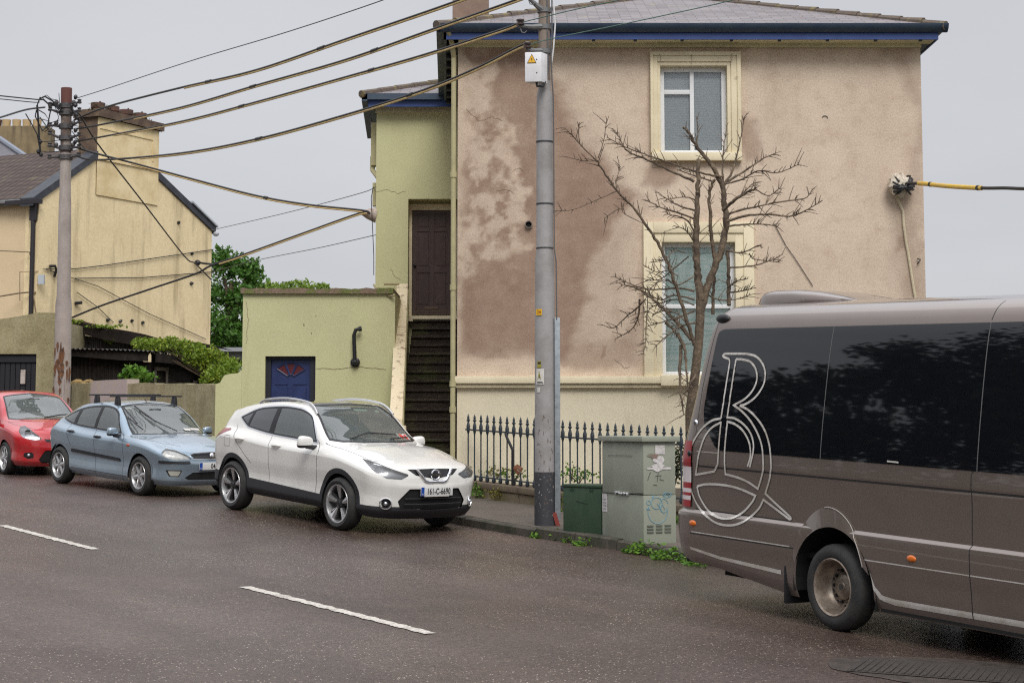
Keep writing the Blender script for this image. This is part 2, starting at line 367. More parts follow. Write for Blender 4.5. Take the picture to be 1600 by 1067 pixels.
# --- stain map of the wall surface, drawn from where the damp has crept (wall coordinates in photo units -> metres)
def fbm(x, y, seed, octs=5, base=1.0):
    r = np.random.RandomState(seed); o = np.zeros_like(x); a = 1.0; tot = 0
    for k in range(octs):
        g = r.rand(64, 64); f = base*2**k; xx, yy = x*f+17.3*k, y*f+9.1*k
        xi, yi = np.floor(xx).astype(int), np.floor(yy).astype(int); u, v = xx-xi, yy-yi; u, v = u*u*(3-2*u), v*v*(3-2*v)
        s = (g[yi % 64, xi % 64]*(1-u)*(1-v)+g[yi % 64, (xi+1) % 64]*u*(1-v)+g[(yi+1) % 64, xi % 64]*(1-u)*v+g[(yi+1) % 64, (xi+1) % 64]*u*v)
        o += a*(s-.5); tot += a; a *= .55
    return o/tot*2
def sdpoly(x, y, P):                              # signed distance (positive inside)
    d = np.full(x.shape, 1e9); ins = np.zeros(x.shape, bool); n = len(P)
    for i in range(n):
        x0, y0 = P[i]; x1, y1 = P[(i+1) % n]; ex, ey = x1-x0, y1-y0
        t = np.clip(((x-x0)*ex+(y-y0)*ey)/(ex*ex+ey*ey+1e-9), 0, 1); d = np.minimum(d, np.hypot(x-x0-t*ex, y-y0-t*ey))
        cnd = ((y0 > y) != (y1 > y)) & (x < (x1-x0)*(y-y0)/((y1-y0) if y1 != y0 else 1e-9)+x0); ins ^= cnd
    return np.where(ins, d, -d)
def smooth(a, lo, hi): t = np.clip((a-lo)/(hi-lo), 0, 1); return t*t*(3-2*t)
def stain_maps(px, py):
    w1, w2 = fbm(px/90, py/90, 5), fbm(px/90, py/90, 8); X, Y = px+26*w1, py+26*w2
    f2 = fbm(px/26, py/26, 3); f3 = fbm(px/60, py/60, 12)
    st = np.zeros_like(px)
    def blob(P, soft, amt, k=0):
        st[:] = np.maximum(st, amt*smooth(sdpoly(X, Y, P)+f2*k, -soft, soft))
    blob([(712,64),(800,64),(840,90),(880,150),(905,205),(960,280),(985,300),(962,335),(940,400),(925,470),(890,560),(712,566)], 18, 1.0, 16)
    blob([(870,330),(960,300),(1000,320),(985,430),(950,540),(880,566)], 40, .38, 16)
    blob([(880,540),(1005,520),(1008,572),(880,574)], 14, .62, 16)
    blob([(995,470),(1008,400),(1008,575),(985,575)], 10, .55, 10)
    blob([(1000,255),(1060,258),(1052,284),(1015,296),(992,275)], 9, .75, 8)
    blob([(1160,170),(1185,185),(1197,215),(1190,248),(1160,250)], 9, .7, 6)
    blob([(1010,110),(1020,110),(1020,250),(1006,250)], 7, .45, 6)
    blob([(1385,60),(1445,60),(1445,90),(1400,92)], 10, .5, 5); blob([(1420,60),(1446,60),(1446,470),(1424,470)], 14, .45, 14)
    blob([(1395,310),(1440,300),(1446,470),(1412,470)], 14, .42, 12); blob([(1403,375),(1420,370),(1422,392),(1405,394)], 5, .8, 3)
    blob([(938,538),(948,536),(950,549),(940,551)], 3, .95, 1)
    blob([(712,66),(1446,66),(1446,80),(712,80)], 6, .42, 8)
    # dry, paler islands where the old coat has lifted on the left
    isl = smooth(sdpoly(X, Y, [(712,85),(752,110),(758,150),(752,185),(792,190),(798,215),(770,225),(800,262),(815,300),(806,350),(786,405),(712,440)])+34*f3+20*f2, -9, 9)
    f4 = fbm(px/11, py/11, 31); f5 = fbm(px/13, py/11, 77); st *= 1-.66*isl*(smooth(f2*.5+.45*f3+.9*f5+.3*smooth(190-py, -20, 40), -.34, .30)); st *= 1-.25*smooth(f4+.6*f2, .0, .6)*smooth(900-px, 0, 120)*smooth(430-py, -60, 60)
    edge = np.exp(-((px-716)/7.)**2); st *= 1-.75*edge*smooth(f2, -.5, .3)
    pale = smooth(-(np.abs(Y-574)-7), -5, 4)*.55*smooth(1010-px, 0, 10)*smooth(f2, -.6, .4)
    pale = np.maximum(pale, .20*isl*smooth(f3+.6*f4, .0, .6))
    return np.clip(st, 0, 1), np.clip(pale, 0, 1)
# --- front wall with two window openings
zs0 = hz(590); WZ = hz(64); zg0 = .2
win_u = (hx(1033.5), hx(1138.5), hz(241), hz(104)); win_l = (hx(1033.5), hx(1148), hz(587), hz(379))
def wall_grid(x0, x1, z0, z1, holes, nx, nz):
    xs = sorted(set(np.round(list(np.linspace(x0, x1, nx))+[h[i] for h in holes for i in (0, 1)], 4))); zs = sorted(set(np.round(list(np.linspace(z0, z1, nz))+[h[i] for h in holes for i in (2, 3) if z0 <= h[i] <= z1], 4)))
    V = [(x, YH, z) for z in zs for x in xs]; F = []; k = len(xs)
    for j in range(len(zs)-1):
        for i in range(k-1):
            cx, cz = (xs[i]+xs[i+1])/2, (zs[j]+zs[j+1])/2
            if any(h[0] < cx < h[1] and h[2] < cz < h[3] for h in holes): continue
            F.append((j*k+i, j*k+i+1, (j+1)*k+i+1, (j+1)*k+i))
    return V, F
V, F = wall_grid(XL, XR, zs0, WZ, [win_u, win_l], 300, 230)
mb = MB(); mb.add(V, F); wo = mb.build('front_wall', RENDER, house, recalc=False)
VV = np.array(V); kx = (1442.5-715)/(XR-XL); ppx = 715+(VV[:,0]-XL)*kx; ppy = np.interp(VV[:,2], [hz(y) for y in range(620, 20, -10)], list(range(620, 20, -10)))
st, pl = stain_maps(ppx, ppy)
for nm, arr in (('stain', st), ('pale', pl)):
    a = wo.data.attributes.new(nm, 'FLOAT', 'POINT'); a.data.foreach_set('value', arr.astype(np.float32))
# remaining walls of the house
SIDE = M('side render', (.42,.32,.24), .85, col2=(.30,.22,.16), sc=1.2, bump=.2)
CREAMW = M('cream wall paint', (.72,.64,.47), .75, col2=(.63,.56,.41), sc=1.1, lo=.45, hi=.75, streak=(.40,.36,.25), slo=.58, shi=.8, fine=.06, bump=.25, bsc=25)
CREAMT = M('cream stone trim', (.74,.65,.455), .7, col2=(.65,.565,.385), sc=2.5, lo=.45, hi=.7, streak=(.42,.36,.22), slo=.62, shi=.82, fine=.06, bump=.1)
YB = 38.5; XLB = XL-.30
mb = MB()
mb.add([(XL,YH,0),(XLB,YB,0),(XLB,YB,WZ+.3),(XL,YH,WZ+.3),(XR,YH,0),(XR,YB,0),(XR,YB,WZ+.3),(XR,YH,WZ+.3)], [(0,1,2,3),(5,4,7,6),(1,5,6,2)])
mb.build('side_walls', SIDE, house, recalc=False)
mb = MB(); mb.pbox((XL, YH-.012, -.2), (XR-XL, 0, 0), (0, .3, 0), (0, 0, zs0+.2-.02)); mb.build('base_wall', CREAMW, house)
mb = MB(); zc1, zc0 = hz(588), hz(606)
xs_l = XL-.05; mb.pbox((xs_l, YH-.15, zc0+.07), (XR-xs_l+.05, 0, 0), (0, .15, 0), (0, 0, zc1-zc0-.07))
mb.pbox((xs_l+.02, YH-.095, zc0), (XR-xs_l, 0, 0), (0, .09, 0), (0, 0, .067)); mb.build('string_course', CREAMT, house, bevel=.012)
# window surrounds
def surround(name, xo0, xo1, xi0, xi1, zb, zi, zt, steps):
    mb = MB()
    for k, (d, f) in enumerate(steps):                 # successive fillets, each nearer the opening and less proud
        a0 = xo0+(xi0-xo0)*f; a1 = xo1+(xi1-xo1)*f; t = zt+(zi-zt)*f; f2 = steps[k+1][1] if k+1 < len(steps) else 1.0
        b0 = xo0+(xi0-xo0)*f2; b1 = xo1+(xi1-xo1)*f2; t2 = zt+(zi-zt)*f2
        mb.pbox((a0, YH-d, zb), (b0-a0, 0, 0), (0, d, 0), (0, 0, t-zb)); mb.pbox((b1, YH-d, zb), (a1-b1, 0, 0), (0, d, 0), (0, 0, t-zb))
        mb.pbox((b0, YH-d, t2), (b1-b0, 0, 0), (0, d, 0), (0, 0, t-t2))
    return mb.build(name, CREAMT, house, bevel=.008)
UPVC = M('white upvc', (.74,.75,.76), .3, fine=.02)
BLIND = NT('grey slatted blind'); wv = BLIND.n('ShaderNodeTexWave', bands_direction='Z'); wv.inputs['Scale'].default_value = 11; BLIND.l(BLIND.obj, wv.inputs[0])
BLIND.set(Base_Color=BLIND.mix(wv.outputs['Fac'], (.60,.61,.635), (.72,.73,.75)), Roughness=.6); BLIND = BLIND.m
LACE = NT('pale teal blind'); mpv = LACE.mapping((3, 1, 26)); br = LACE.n('ShaderNodeTexNoise'); br.inputs['Scale'].default_value = 1.0; br.inputs['Detail'].default_value = 4; LACE.l(mpv, br.inputs['Vector'])
wv2 = LACE.n('ShaderNodeTexWave', bands_direction='Z'); wv2.inputs['Scale'].default_value = 5.2; wv2.inputs['Distortion'].default_value = 1.5; LACE.l(LACE.obj, wv2.inputs[0])
LACE.set(Base_Color=LACE.mix(LACE.rng(br.outputs['Fac'], .42, .62), LACE.mix(wv2.outputs['Fac'], (.58,.74,.70), (.76,.86,.82)), (.90,.93,.90)), Roughness=.8); LACE = LACE.m
PANE = glass_mat('window pane', (.86,.9,.9), 1.5, .01)
surround('window_surround', hx(1017.5), hx(1160), win_u[0], win_u[1], hz(240), win_u[3], hz(83), [(.11,0),(.085,.28),(.06,.72)])
mb = MB(); mb.pbox((hx(1019), YH-.13, hz(252.5)), (hx(1160)-hx(1019), 0, 0), (0, .25, 0), (0, 0, hz(240)-hz(252.5))); mb.build('window_sill', CREAMT, house, bevel=.012)
surround('window_surround', hx(1005), hx(1177), win_l[0], win_l[1], hz(588), win_l[3], hz(348), [(.10,0),(.075,.55)])
mb = MB(); mb.pbox((hx(1030), YH-.17, hz(603)), (hx(1185)-hx(1030), 0, 0), (0, .3, 0), (0, 0, hz(586)-hz(603))); mb.build('window_sill', CREAMT, house, bevel=.012)
def sash(x0, x1, z0, z1, Y, mull, trans, wd, blind, name='window'):
    wt = MB(); fr = MB(); d = .07
    def bar(a0, a1, b0, b1): fr.pbox((a0, Y, b0), (a1-a0, 0, 0), (0, d, 0), (0, 0, b1-b0))
    bar(x0, x0+wd, z0, z1); bar(x1-wd, x1, z0, z1); bar(x0+wd, x1-wd, z0, z0+wd); bar(x0+wd, x1-wd, z1-wd, z1)
    if mull: bar(mull-wd*.45, mull+wd*.45, z0+wd, z1-wd)
    for (a0, a1, zt_) in trans: bar(a0, a1, zt_-wd*.5, zt_+wd*.5)
    w_ = fr.build(name, UPVC, house, bevel=.006)
    g = MB(); g.add([(x0+.01,Y+.035,z0+.01),(x1-.01,Y+.035,z0+.01),(x1-.01,Y+.035,z1-.01),(x0+.01,Y+.035,z1-.01)], [(0,1,2,3)])
    off = MB(); o = g.build('pane', PANE, house, recalc=False); o.parent = w_
    b = MB(); b.add([(x0,Y+.075,z0),(x1,Y+.075,z0),(x1,Y+.075,z1),(x0,Y+.075,z1)], [(0,1,2,3)]); o2 = b.build('blind', blind, house, recalc=False); o2.parent = w_
    r = MB()
    for p, qd in (((x0,z0),(x0,z1)),((x1,z0),(x1,z1)),((x0,z1),(x1,z1)),((x0,z0),(x1,z0))):
        r.add([(p[0],YH-.002,p[1]),(qd[0],YH-.002,qd[1]),(qd[0],Y+.15,qd[1]),(p[0],Y+.15,p[1])], [(0,1,2,3)])
    o3 = r.build('reveal', CREAMT, house, recalc=False); o3.parent = w_; return w_
wd = .075; mu = hx(1084.5)
sash(win_u[0]+.001, win_u[1]-.001, win_u[2]+.001, win_u[3]-.001, YH+.10, mu, [(win_u[0]+.076, mu-.034, hz(142.5))], wd, BLIND)
sash(win_l[0]+.001, win_l[1]-.001, win_l[2]+.001, win_l[3]-.001, YH+.10, None, [(win_l[0]+.076, win_l[1]-.076, hz(478))], .07, LACE)
# eaves: cream frieze, blue fascia, gutter, roof
BLUE = M('blue fascia paint', (.020,.055,.22), .4, col2=(.03,.075,.26), sc=3, fine=.05); TEAL = M('dark blue green gutter', (.030,.052,.09), .45, col2=(.045,.07,.10), sc=4)
GREENT = M('pale green frieze', (.72,.67,.44), .7, col2=(.62,.58,.38), sc=3)
OH = .42; x0e, x1e = XL-.22, XR+.20; yf = YH-OH; zf0, zf1, zf2 = hz(68)-.02, 0, 0
zb_ = at(1000, 62, yf).z; zt_ = at(1000, 49.5, yf).z; zgut = at(1000, 37.5, yf-.1).z
mb = MB(); mb.pbox((XL-.01, YH-.035, hz(75)), (XR-XL+.02, 0, 0), (0, .03, 0), (0, 0, hz(58)-hz(75))); mb.build('frieze', GREENT, house)
mb = MB(); mb.pbox((x0e, yf, zb_), (x1e-x0e, 0, 0), (0, .03, 0), (0, 0, zt_-zb_+.1)); mb.pbox((x1e-.03, yf+.031, zb_), (.03, 0, 0), (0, YB-yf, 0), (0, 0, zt_-zb_+.1)); mb.build('fascia', BLUE, house)
mb = MB(); mb.pbox((x0e+.01, yf+.032, zb_+.012), (x1e-x0e-.05, 0, 0), (0, OH-.034, 0), (0, 0, .02)); mb.build('soffit', GREENT, house)
mb = MB(); mb.pbox((XR+.002, YH, zb_+.012), (x1e-XR-.04, 0, 0), (0, YB-YH, 0), (0, 0, .02)); mb.build('end_soffit', TEAL, house)
mb = MB()
for px in (840, 925, 990, 1063, 1140, 1215, 1290, 1365, 1435): mb.pbox((hx(px), yf+.03, zb_-.02), (.05, 0, 0), (0, .05, 0), (0, 0, .028))
mb.build_each('eaves_bracket', BLACK, house)
prof = [(0,0),(-.05,.0),(-.12,.05),(-.15,.12),(-.15,zgut-zt_+.02),(-.13,zgut-zt_+.02),(-.11,.11),(0,.06)]
mb = MB(); mb.prism([(p[0], p[1]) for p in prof], (x0e-.05, yf-.001, zt_-.02), (0, 1, 0), (0, 0, 1), (x1e-x0e+.1+.09, 0, 0))
mb.prism([(-p[0], p[1]) for p in prof], (x1e+.001, yf-.001, zt_-.02), (1, 0, 0), (0, 0, 1), (0, YB-yf, 0)); mb.build('gutter', TEAL, house, smooth=True)
# left side: splaying eave seen from below with dark rafter feet
mb = MB(); eL0, eL1 = Vector((x0e, yf, 0)), Vector((x0e-.36, YB, 0)); dv = eL1-eL0
mb.pbox(eL0+Vector((0,0,zb_)), dv, (.04,0,0), (0,0,zt_-zb_+.08)); mb.pbox(eL0+Vector((-.11,0,zt_-.02)), dv, (.109,0,0), (0,0,.17)); mb.build('side_gutter', TEAL, house)
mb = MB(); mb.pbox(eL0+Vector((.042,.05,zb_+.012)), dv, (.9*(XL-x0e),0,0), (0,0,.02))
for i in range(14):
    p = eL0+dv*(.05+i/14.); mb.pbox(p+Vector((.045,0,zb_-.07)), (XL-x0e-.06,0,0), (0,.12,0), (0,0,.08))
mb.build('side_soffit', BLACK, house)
q = NT('weathered slate'); uv = q.n('ShaderNodeUVMap'); bk = q.n('ShaderNodeTexBrick'); bk.offset = .5
for k, v in (('Scale', 1.0), ('Mortar Size', .009), ('Brick Width', .36), ('Row Height', .15), ('Bias', -.1)): bk.inputs[k].default_value = v
q.l(uv.outputs[0], bk.inputs['Vector']); bk.inputs['Color1'].default_value = (.20,.175,.18,1); bk.inputs['Color2'].default_value = (.105,.09,.093,1); bk.inputs['Mortar'].default_value = (.05,.04,.035,1)
sc_ = q.mix(q.noise(8, 4, .7, lo=.60, hi=.68), bk.outputs['Color'], (.14,.07,.04)); sc_ = q.mix(q.noise(2.2, 5, .7, lo=.62, hi=.72), sc_, (.28,.22,.09))
q.set(Base_Color=sc_, Roughness=.5); q.bump(bk.outputs['Fac'], -.6, .01); SLATE = q.m
TILE = M('mossy ridge tile', (.115,.09,.072), .85, col2=(.20,.16,.06), sc=5, lo=.52, hi=.66, fine=.3, fsc=25, bump=.4, bsc=20)
def roof_poly(mb, pts, m=0): mb.poly(pts, m)
def uv_slope(ob):                                    # slates run along each slope: u along the eave, v up it
    me = ob.data; ul = me.uv_layers.new(name='UVMap')
    for p in me.polygons:
        nn = p.normal; h = Vector((-nn.y, nn.x, 0)); h = h.normalized() if h.length > 1e-4 else Vector((1, 0, 0)); up = nn.cross(h)
        for li in p.loop_indices:
            co = me.vertices[me.loops[li].vertex_index].co; ul.data[li].uv = (co.dot(h), co.dot(up))
zr0 = zgut-.02; SL = .36; ex0, ex1, ey0, ey1 = x0e-.12, x1e+.1, yf-.10, YB+.5
hwid = (ex1-ex0)/2; cxr = (ex0+ex1)/2; run = min(hwid, (ey1-ey0)/2); zrg = zr0+SL*run
ra, rb = (cxr, ey0+run), (cxr, ey1-run)
mb = MB(); P = [(ex0,ey0,zr0),(ex1,ey0,zr0),(ex1,ey1,zr0),(ex0-.36,ey1,zr0),(ra[0],ra[1],zrg),(rb[0],rb[1]+.001,zrg)]
mb.add(P, [(0,1,4),(1,2,5,4),(2,3,5),(3,0,4,5)]); ro = mb.build('roof', SLATE, house); uv_slope(ro)
mb = MB(); rg = random.Random(5)
for a, b in ((P[0], P[4]), (P[1], P[4])):
    a, b = Vector(a), Vector(b); L = (b-a).length; n_ = int(L/.42)
    for i in range(n_):
        p0 = a+(b-a)*(i/n_)+Vector((0,0,.02+rg.uniform(0,.015))); p1 = a+(b-a)*((i+1.08)/n_)+Vector((0,0,.02)); mb.tube([p0-Z*.035, p1-Z*.035], [.075+rg.uniform(0,.010), .066], 9)
o = mb.build('hip_tiles', TILE, house, smooth=True); o.parent = ro
ch0 = at(707, 20, 33.0); ch1 = at(763, 20, 33.0)
mb = MB(); mb.pbox((ch0.x, 33.0, zr0), (ch1.x-ch0.x, 0, 0), (0, .9, 0), (0, 0, 3.2)); mb.pbox((ch0.x-.05, 32.95, zr0+3.2), (ch1.x-ch0.x+.1, 0, 0), (0, 1.0, 0), (0, 0, .15)); mb.build('chimney', M('brown render chimney', (.25,.17,.13), .85, col2=(.19,.125,.095), sc=3), house)
# downpipe at the corner, vent, crack bits
PIPE = M('green painted downpipe', (.43,.39,.21), .55, col2=(.36,.32,.18), sc=5)
mb = MB(); yp = YH-.13; xa = at(708.5, 300, yp).x; z_top = at(708, 90, yp).z; z_b = zroad(xa, yp)+.1
mb.tube([(xa, yp, z_b), (xa, yp, z_top)], .042, 12); mb.tube([(xa, yp, z_top), (xa-.02, yp-.12, z_top+.18), (xa-.08, yf-.02, zt_)], .042, 12)
for zz in (hz(275), hz(450), hz(600), hz(640)): mb.lathe([(.0,-.045),(.055,-.045),(.055,.045),(0,.045)], (xa, yp, zz), (0,0,1), 12)
mb.build('downpipe', PIPE, house, smooth=True)
mb = MB(); v0 = at(826, 351, YH-.03); mb.lathe([(.062,0),(.062,.06),(.048,.06),(.046,-.0)], (v0.x, YH-.002, v0.z), (0,-1,0), 20); mb.lathe([(0,.012),(.047,.012)], (v0.x, YH-.002, v0.z), (0,-1,0), 20, m=1); mb.build('vent_pipe', [M('vent grey', (.16,.13,.11), .7), DARK], house)
# cable conduit and bandaged bracket on the wall (right)
bz = at(1405, 290, YH-.12)
mb = MB(); rg = random.Random(11); mb.blob((bz.x, YH-.15, bz.z), (.19,.16,.19), 12, 9, .16); mb.build('cable_bracket', M('peeling white tape', (.62,.56,.46), .8, col2=(.40,.33,.26), sc=12, lo=.45, hi=.6), house, smooth=True)
mb = MB()
for i in range(9):
    a0 = rg.uniform(0, 6.28); tl = rg.uniform(-.9, .9); pts = []
    for k in range(13):
        a = a0+k*.5; pts.append((bz.x+.04+.19*math.cos(a)*math.cos(tl), YH-.16+.165*math.sin(a)-.01, bz.z+.20*math.cos(a)*math.sin(tl)+.06*math.sin(a)))
    mb.tube(pts, .017, 6)
mb.build('cable_wrap', BLACK, house, smooth=True)
pts = [at(*p, YH-.03) for p in ((1400,306),(1411,330),(1412,350),(1416,380),(1419,395),(1424,428),(1430,465),(1433,500))]
mb = MB(); mb.tube(pts, .022, 8); mb.build('conduit', M('ivory conduit', (.60,.52,.36), .6, col2=(.5,.43,.3), sc=8), house, smooth=True)
mb = MB(); mb.tube([at(1210, 350, YH-.02), at(1228, 384, YH-.02), at(1243, 405, YH-.02), at(1270, 447, YH-.02)], .006, 5); mb.build('wall_wire', BLACK, house)
mb = MB(); p = at(1436, 408, YH-.03); mb.tube([p+Vector((-.03,0,.04)), p+Vector((.02,-.02,.02)), p+Vector((-.01,-.03,-.02)), p+Vector((-.035,0,-.05))], .01, 6); p = at(1289, 186, YH-.01)
mb.tube([p+Vector((.05*math.cos(a),0,.05*math.sin(a))) for a in [.2+.35*i for i in range(8)]], .006, 5); mb.build_each('wall_hook', BLACK, house)

CRACK = M('hairline crack', (.22,.16,.11), .9, fine=0)
def crack(pix, Y, parent, w_=.004, seed=1):
    rg = random.Random(seed); pts = []
    for (x0, y0), (x1, y1) in zip(pix[:-1], pix[1:]):
        n_ = max(2, int(math.hypot(x1-x0, y1-y0)/4))
        for i in range(n_): f_ = i/n_; pts.append(at(x0+(x1-x0)*f_+rg.uniform(-1.2,1.2), y0+(y1-y0)*f_+rg.uniform(-1.2,1.2), Y))
    mb = MB(); mb.tube(pts, w_, 4); mb.build('crack', CRACK, parent)
crack([(1031,84),(1032,94),(1030,104)], YH-.112, house, seed=1); crack([(1081,84),(1080,105)], YH-.112, house, seed=2); crack([(1144,84),(1143,104)], YH-.112, house, seed=3); crack([(1148,122),(1159,121)], YH-.112, house, seed=4); crack([(728,170),(748,190),(770,183),(790,190)], YH-.002, house, .003, 5); crack([(800,268),(812,262),(822,270)], YH-.002, house, .003, 6); crack([(775,300),(790,296),(806,302)], YH-.002, house, .003, 7); crack([(960,560),(975,575),(990,572)], YH-.002, house, .003, 8); crack([(1130,300),(1160,310),(1185,305)], YH-.002, house, .003, 9)
# ================================================================== GREEN STAIR ANNEX
GREEN = M('lime wash green paint', (.545,.53,.295), .8, col2=(.485,.47,.26), sc=.9, lo=.4, hi=.7, streak=(.40,.38,.19), slo=.6, shi=.85, ssc=2.2, fine=.07, fsc=30, bump=.25, bsc=22)
YA = 34.6
ann = thing('stair_annex', (-2, YA, 0), 'tall pale green annex with a brown panelled door at the head of steps', 'annex')
def ax_(px, y=300): return at(px, y, YA).x
def az_(py): return at(640, py, YA).z
xa0, xa1 = ax_(587.5), ax_(722); xd0 = ax_(638); zdt = az_(311); zdb = az_(497); zat = az_(150)
mb = MB(); mb.pbox((xa0, YA, 0), (xd0-xa0, 0, 0), (0, 3.5, 0), (0, 0, zat)); mb.pbox((xd0, YA, zdt), (xa1-xd0, 0, 0), (0, 3.5, 0), (0, 0, zat-zdt)); mb.pbox((xd0, YA+.45, 0), (xa1-xd0, 0, 0), (0, .3, 0), (0, 0, zdt)); mb.build('wall', GREEN, ann)
mb = MB(); mb.pbox((xa0-.02, YA-.035, az_(177)), (xa1-xa0, 0, 0), (0, .035, 0), (0, 0, az_(167)-az_(177))); mb.build('frieze', GREENT, ann)
yaf = YA-.3; mb = MB(); mb.pbox((xa0-.14, yaf, at(640,167,yaf).z), (xa1-xa0, 0, 0), (0, .03, 0), (0, 0, at(640,156,yaf).z-at(640,167,yaf).z)); mb.build('fascia', BLUE, ann)
mb = MB(); zz0 = at(640,157,yaf).z; zz1 = at(640,147.5,yaf).z; mb.pbox((xa0-.26, yaf-.10, zz0), (xa1-xa0, 0, 0), (0, .099, 0), (0, 0, zz1-zz0)); mb.pbox((xa0-.26, yaf-.1, zz0-.03), (.11, 0, 0), (-.25, 4.5, -.02), (0, 0, .16)); mb.pbox((xa0-.14, yaf+.03, zz0-.12), (.1,0,0), (-.1, 3.5, 0), (0,0,.1)); mb.build('gutter', TEAL, ann)
mb = MB(); ra0 = (xa0-.27, yaf-.1, zz1-.02); mb.add([ra0, (xa1+.3, yaf-.1, zz1-.02), (xa1+.3, yaf+4, zz1+1.4), (xa0+1.6, yaf+1.9, zz1+.66), (xa0-.4, yaf+4, zz1-.02)], [(0,1,2,3),(0,3,4)]); ro = mb.build('roof', SLATE, ann, recalc=False); uv_slope(ro)
mb = MB(); a, b = Vector(ra0), Vector((xa0+1.6, yaf+1.9, zz1+.66))
for i in range(6): mb.tube([a+(b-a)*(i/6), a+(b-a)*((i+1.1)/6)], [.078,.068], 9)
o = mb.build('hip_tiles', TILE, ann, smooth=True); o.parent = ro
# door
DWOOD = M('dark brown door paint', (.055,.032,.028), .5, col2=(.075,.045,.038), sc=6, fine=.15, streak=(.04,.022,.02)); YD = YA+.40
dl, dr, dt, db = at(644,400,YD).x, at(706,400,YD).x, at(670,329,YD).z, at(670,492,YD).z
mb = MB(); fw_ = .10
mb.pbox((dl-.09, YD-.02, db-.02), (.09-.004,0,0), (0,.1,0), (0,0,dt-db+.14)); mb.pbox((dr+.004, YD-.02, db-.02), (.09,0,0), (0,.1,0), (0,0,dt-db+.14)); mb.pbox((dl-.004, YD-.02, dt+.004), (dr-dl+.008,0,0), (0,.1,0), (0,0,.12)); mb.pbox((dl-.15, YD-.14, db-.13), (dr-dl+.3,0,0), (0,.3,0), (0,0,.105)); mb.build('door_frame', CREAMT, ann)
mb = MB(); mb.pbox((dl, YD+.015, db), (dr-dl,0,0), (0,.04,0), (0,0,dt-db)); W_, H_ = dr-dl, dt-db
def stile(a0, a1, b0, b1): mb.pbox((dl+a0*W_, YD, db+b0*H_), ((a1-a0)*W_,0,0), (0,.015,0), (0,0,(b1-b0)*H_))
for a0, a1 in ((0,.12),(.45,.55),(.88,1)): stile(a0, a1, 0, 1)
rails = [(0,.09),(.40,.46),(.795,.835),(.965,1)]
for b0, b1 in rails: stile(.12, .45, b0, b1); stile(.55, .88, b0, b1)
for b0, b1 in ((.09,.40),(.46,.795),(.835,.965)):
    for a0, a1 in ((.12,.45),(.55,.88)): mb.pbox((dl+(a0+.04)*W_, YD+.004, db+(b0+.012)*H_), ((a1-a0-.08)*W_,0,0), (0,.011,0), (0,0,(b1-b0-.024)*H_))
do = mb.build('door', DWOOD, ann, bevel=.003, seg=1)
mb = MB(); mb.pbox((dl+.32*W_, YD-.012, db+.055*H_), (.34*W_,0,0), (0,.012,0), (0,0,.05)); mb.pbox((dl+.10*W_, YD-.004, db+.03*H_), (.8*W_,0,0), (0,.004,0), (0,0,.02)); o = mb.build('letter_plate', M('worn brass', (.12,.08,.055), .5, .4), ann); o.parent = do
mb = MB(); mb.blob((dl+.07*W_, YD-.03, db+.47*H_), (.03,.03,.03), 8, 6); o = mb.build('door_knob', BLACK, ann, smooth=True); o.parent = do
crack([(588,300),(605,296),(620,302),(638,300)], YA-.002, ann, .003, 11); crack([(610,420),(618,432),(630,440)], YA-.002, ann, .003, 12)
# meter box, soil pipe and bandaged bracket on its left flank
mb = MB(); p = at(580, 210, YA+.5); mb.pbox((xa0-.13, YA+.3, at(580,255,YA).z), (.13,0,0), (0,.25,0), (0,0,.85)); mb.tube([(xa0-.1,YA+.4,at(580,240,YA).z),(xa0-.1,YA+.38,at(580,262,YA).z),(xa0+.02,YA+.2,at(580,275,YA).z)], .05, 10); mb.pbox((xa0-.08, YA+.15, at(580,320,YA).z), (.08,0,0), (0,.2,0), (0,0,.45)); mb.build_each('flank_pipework', PIPE, ann, smooth=True)
br_a = Vector((xa0-.02, YA+.12, at(585,335,YA).z)); mb = MB(); mb.tube([br_a+Vector((.02,0,0)), br_a+Vector((-.15,-.02,.02)), br_a+Vector((-.27,-.03,.04))], [.16,.10,.035], 12); mb.build('cable_bracket', M('grey bandage', (.35,.28,.24), .8, col2=(.5,.43,.37), sc=14), ann, smooth=True)
mb = MB(); mb.tube([at(583,292,YA-.02), at(580,310,YA-.02), at(584,400,YA-.02), at(584,430,YA-.02)], .008, 5); mb.build('flank_wire', BLACK, ann)
# ================================================================== STEPS and their side wall
q = NT('mossy dark steps'); geo = q.n('ShaderNodeNewGeometry'); 
c = q.mix(q.noise(2.6, 6, .7, lo=.4, hi=.62), (.022,.014,.009), (.048,.031,.020)); c = q.mix(q.noise(1.3, 5, .75, lo=.52, hi=.66), c, (.045,.052,.012))
c = q.mix(1.0, c, q.mix(q.noise(40, 4, .7, lo=.3, hi=.7), (.7,.7,.7), (1.35,1.3,1.25)), 'MULTIPLY'); q.set(Base_Color=c, Roughness=.7); q.bump(q.noise(22, 6, .75), 1.0, .05); STEP = q.m
NS = 18; ys0, ys1 = 29.05, YA-.02; zs_b = zroad(-1.4, 28.9)+.11; zs_t = az_(500); sx0, sx1 = at(624, 600, 30).x-.02, XL-.012
steps = MB(); rg = random.Random(9)
for i in range(NS):
    y0 = ys0+(ys1-ys0)*i/NS; z1 = zs_b+(zs_t-zs_b)*(i+1)/NS; j = rg.uniform(-.012, .012)
    steps.pbox((sx0, y0+j-.02, z1-.05), (sx1-sx0, 0, 0), (0, ys1-y0-.01*i*.01, 0), (0, 0, .05)); steps.pbox((sx0, y0+.012, z1-(zs_t-zs_b)/NS-.05), (sx1-sx0, 0, 0), (0, .3, 0), (0, 0, (zs_t-zs_b)/NS-.001))
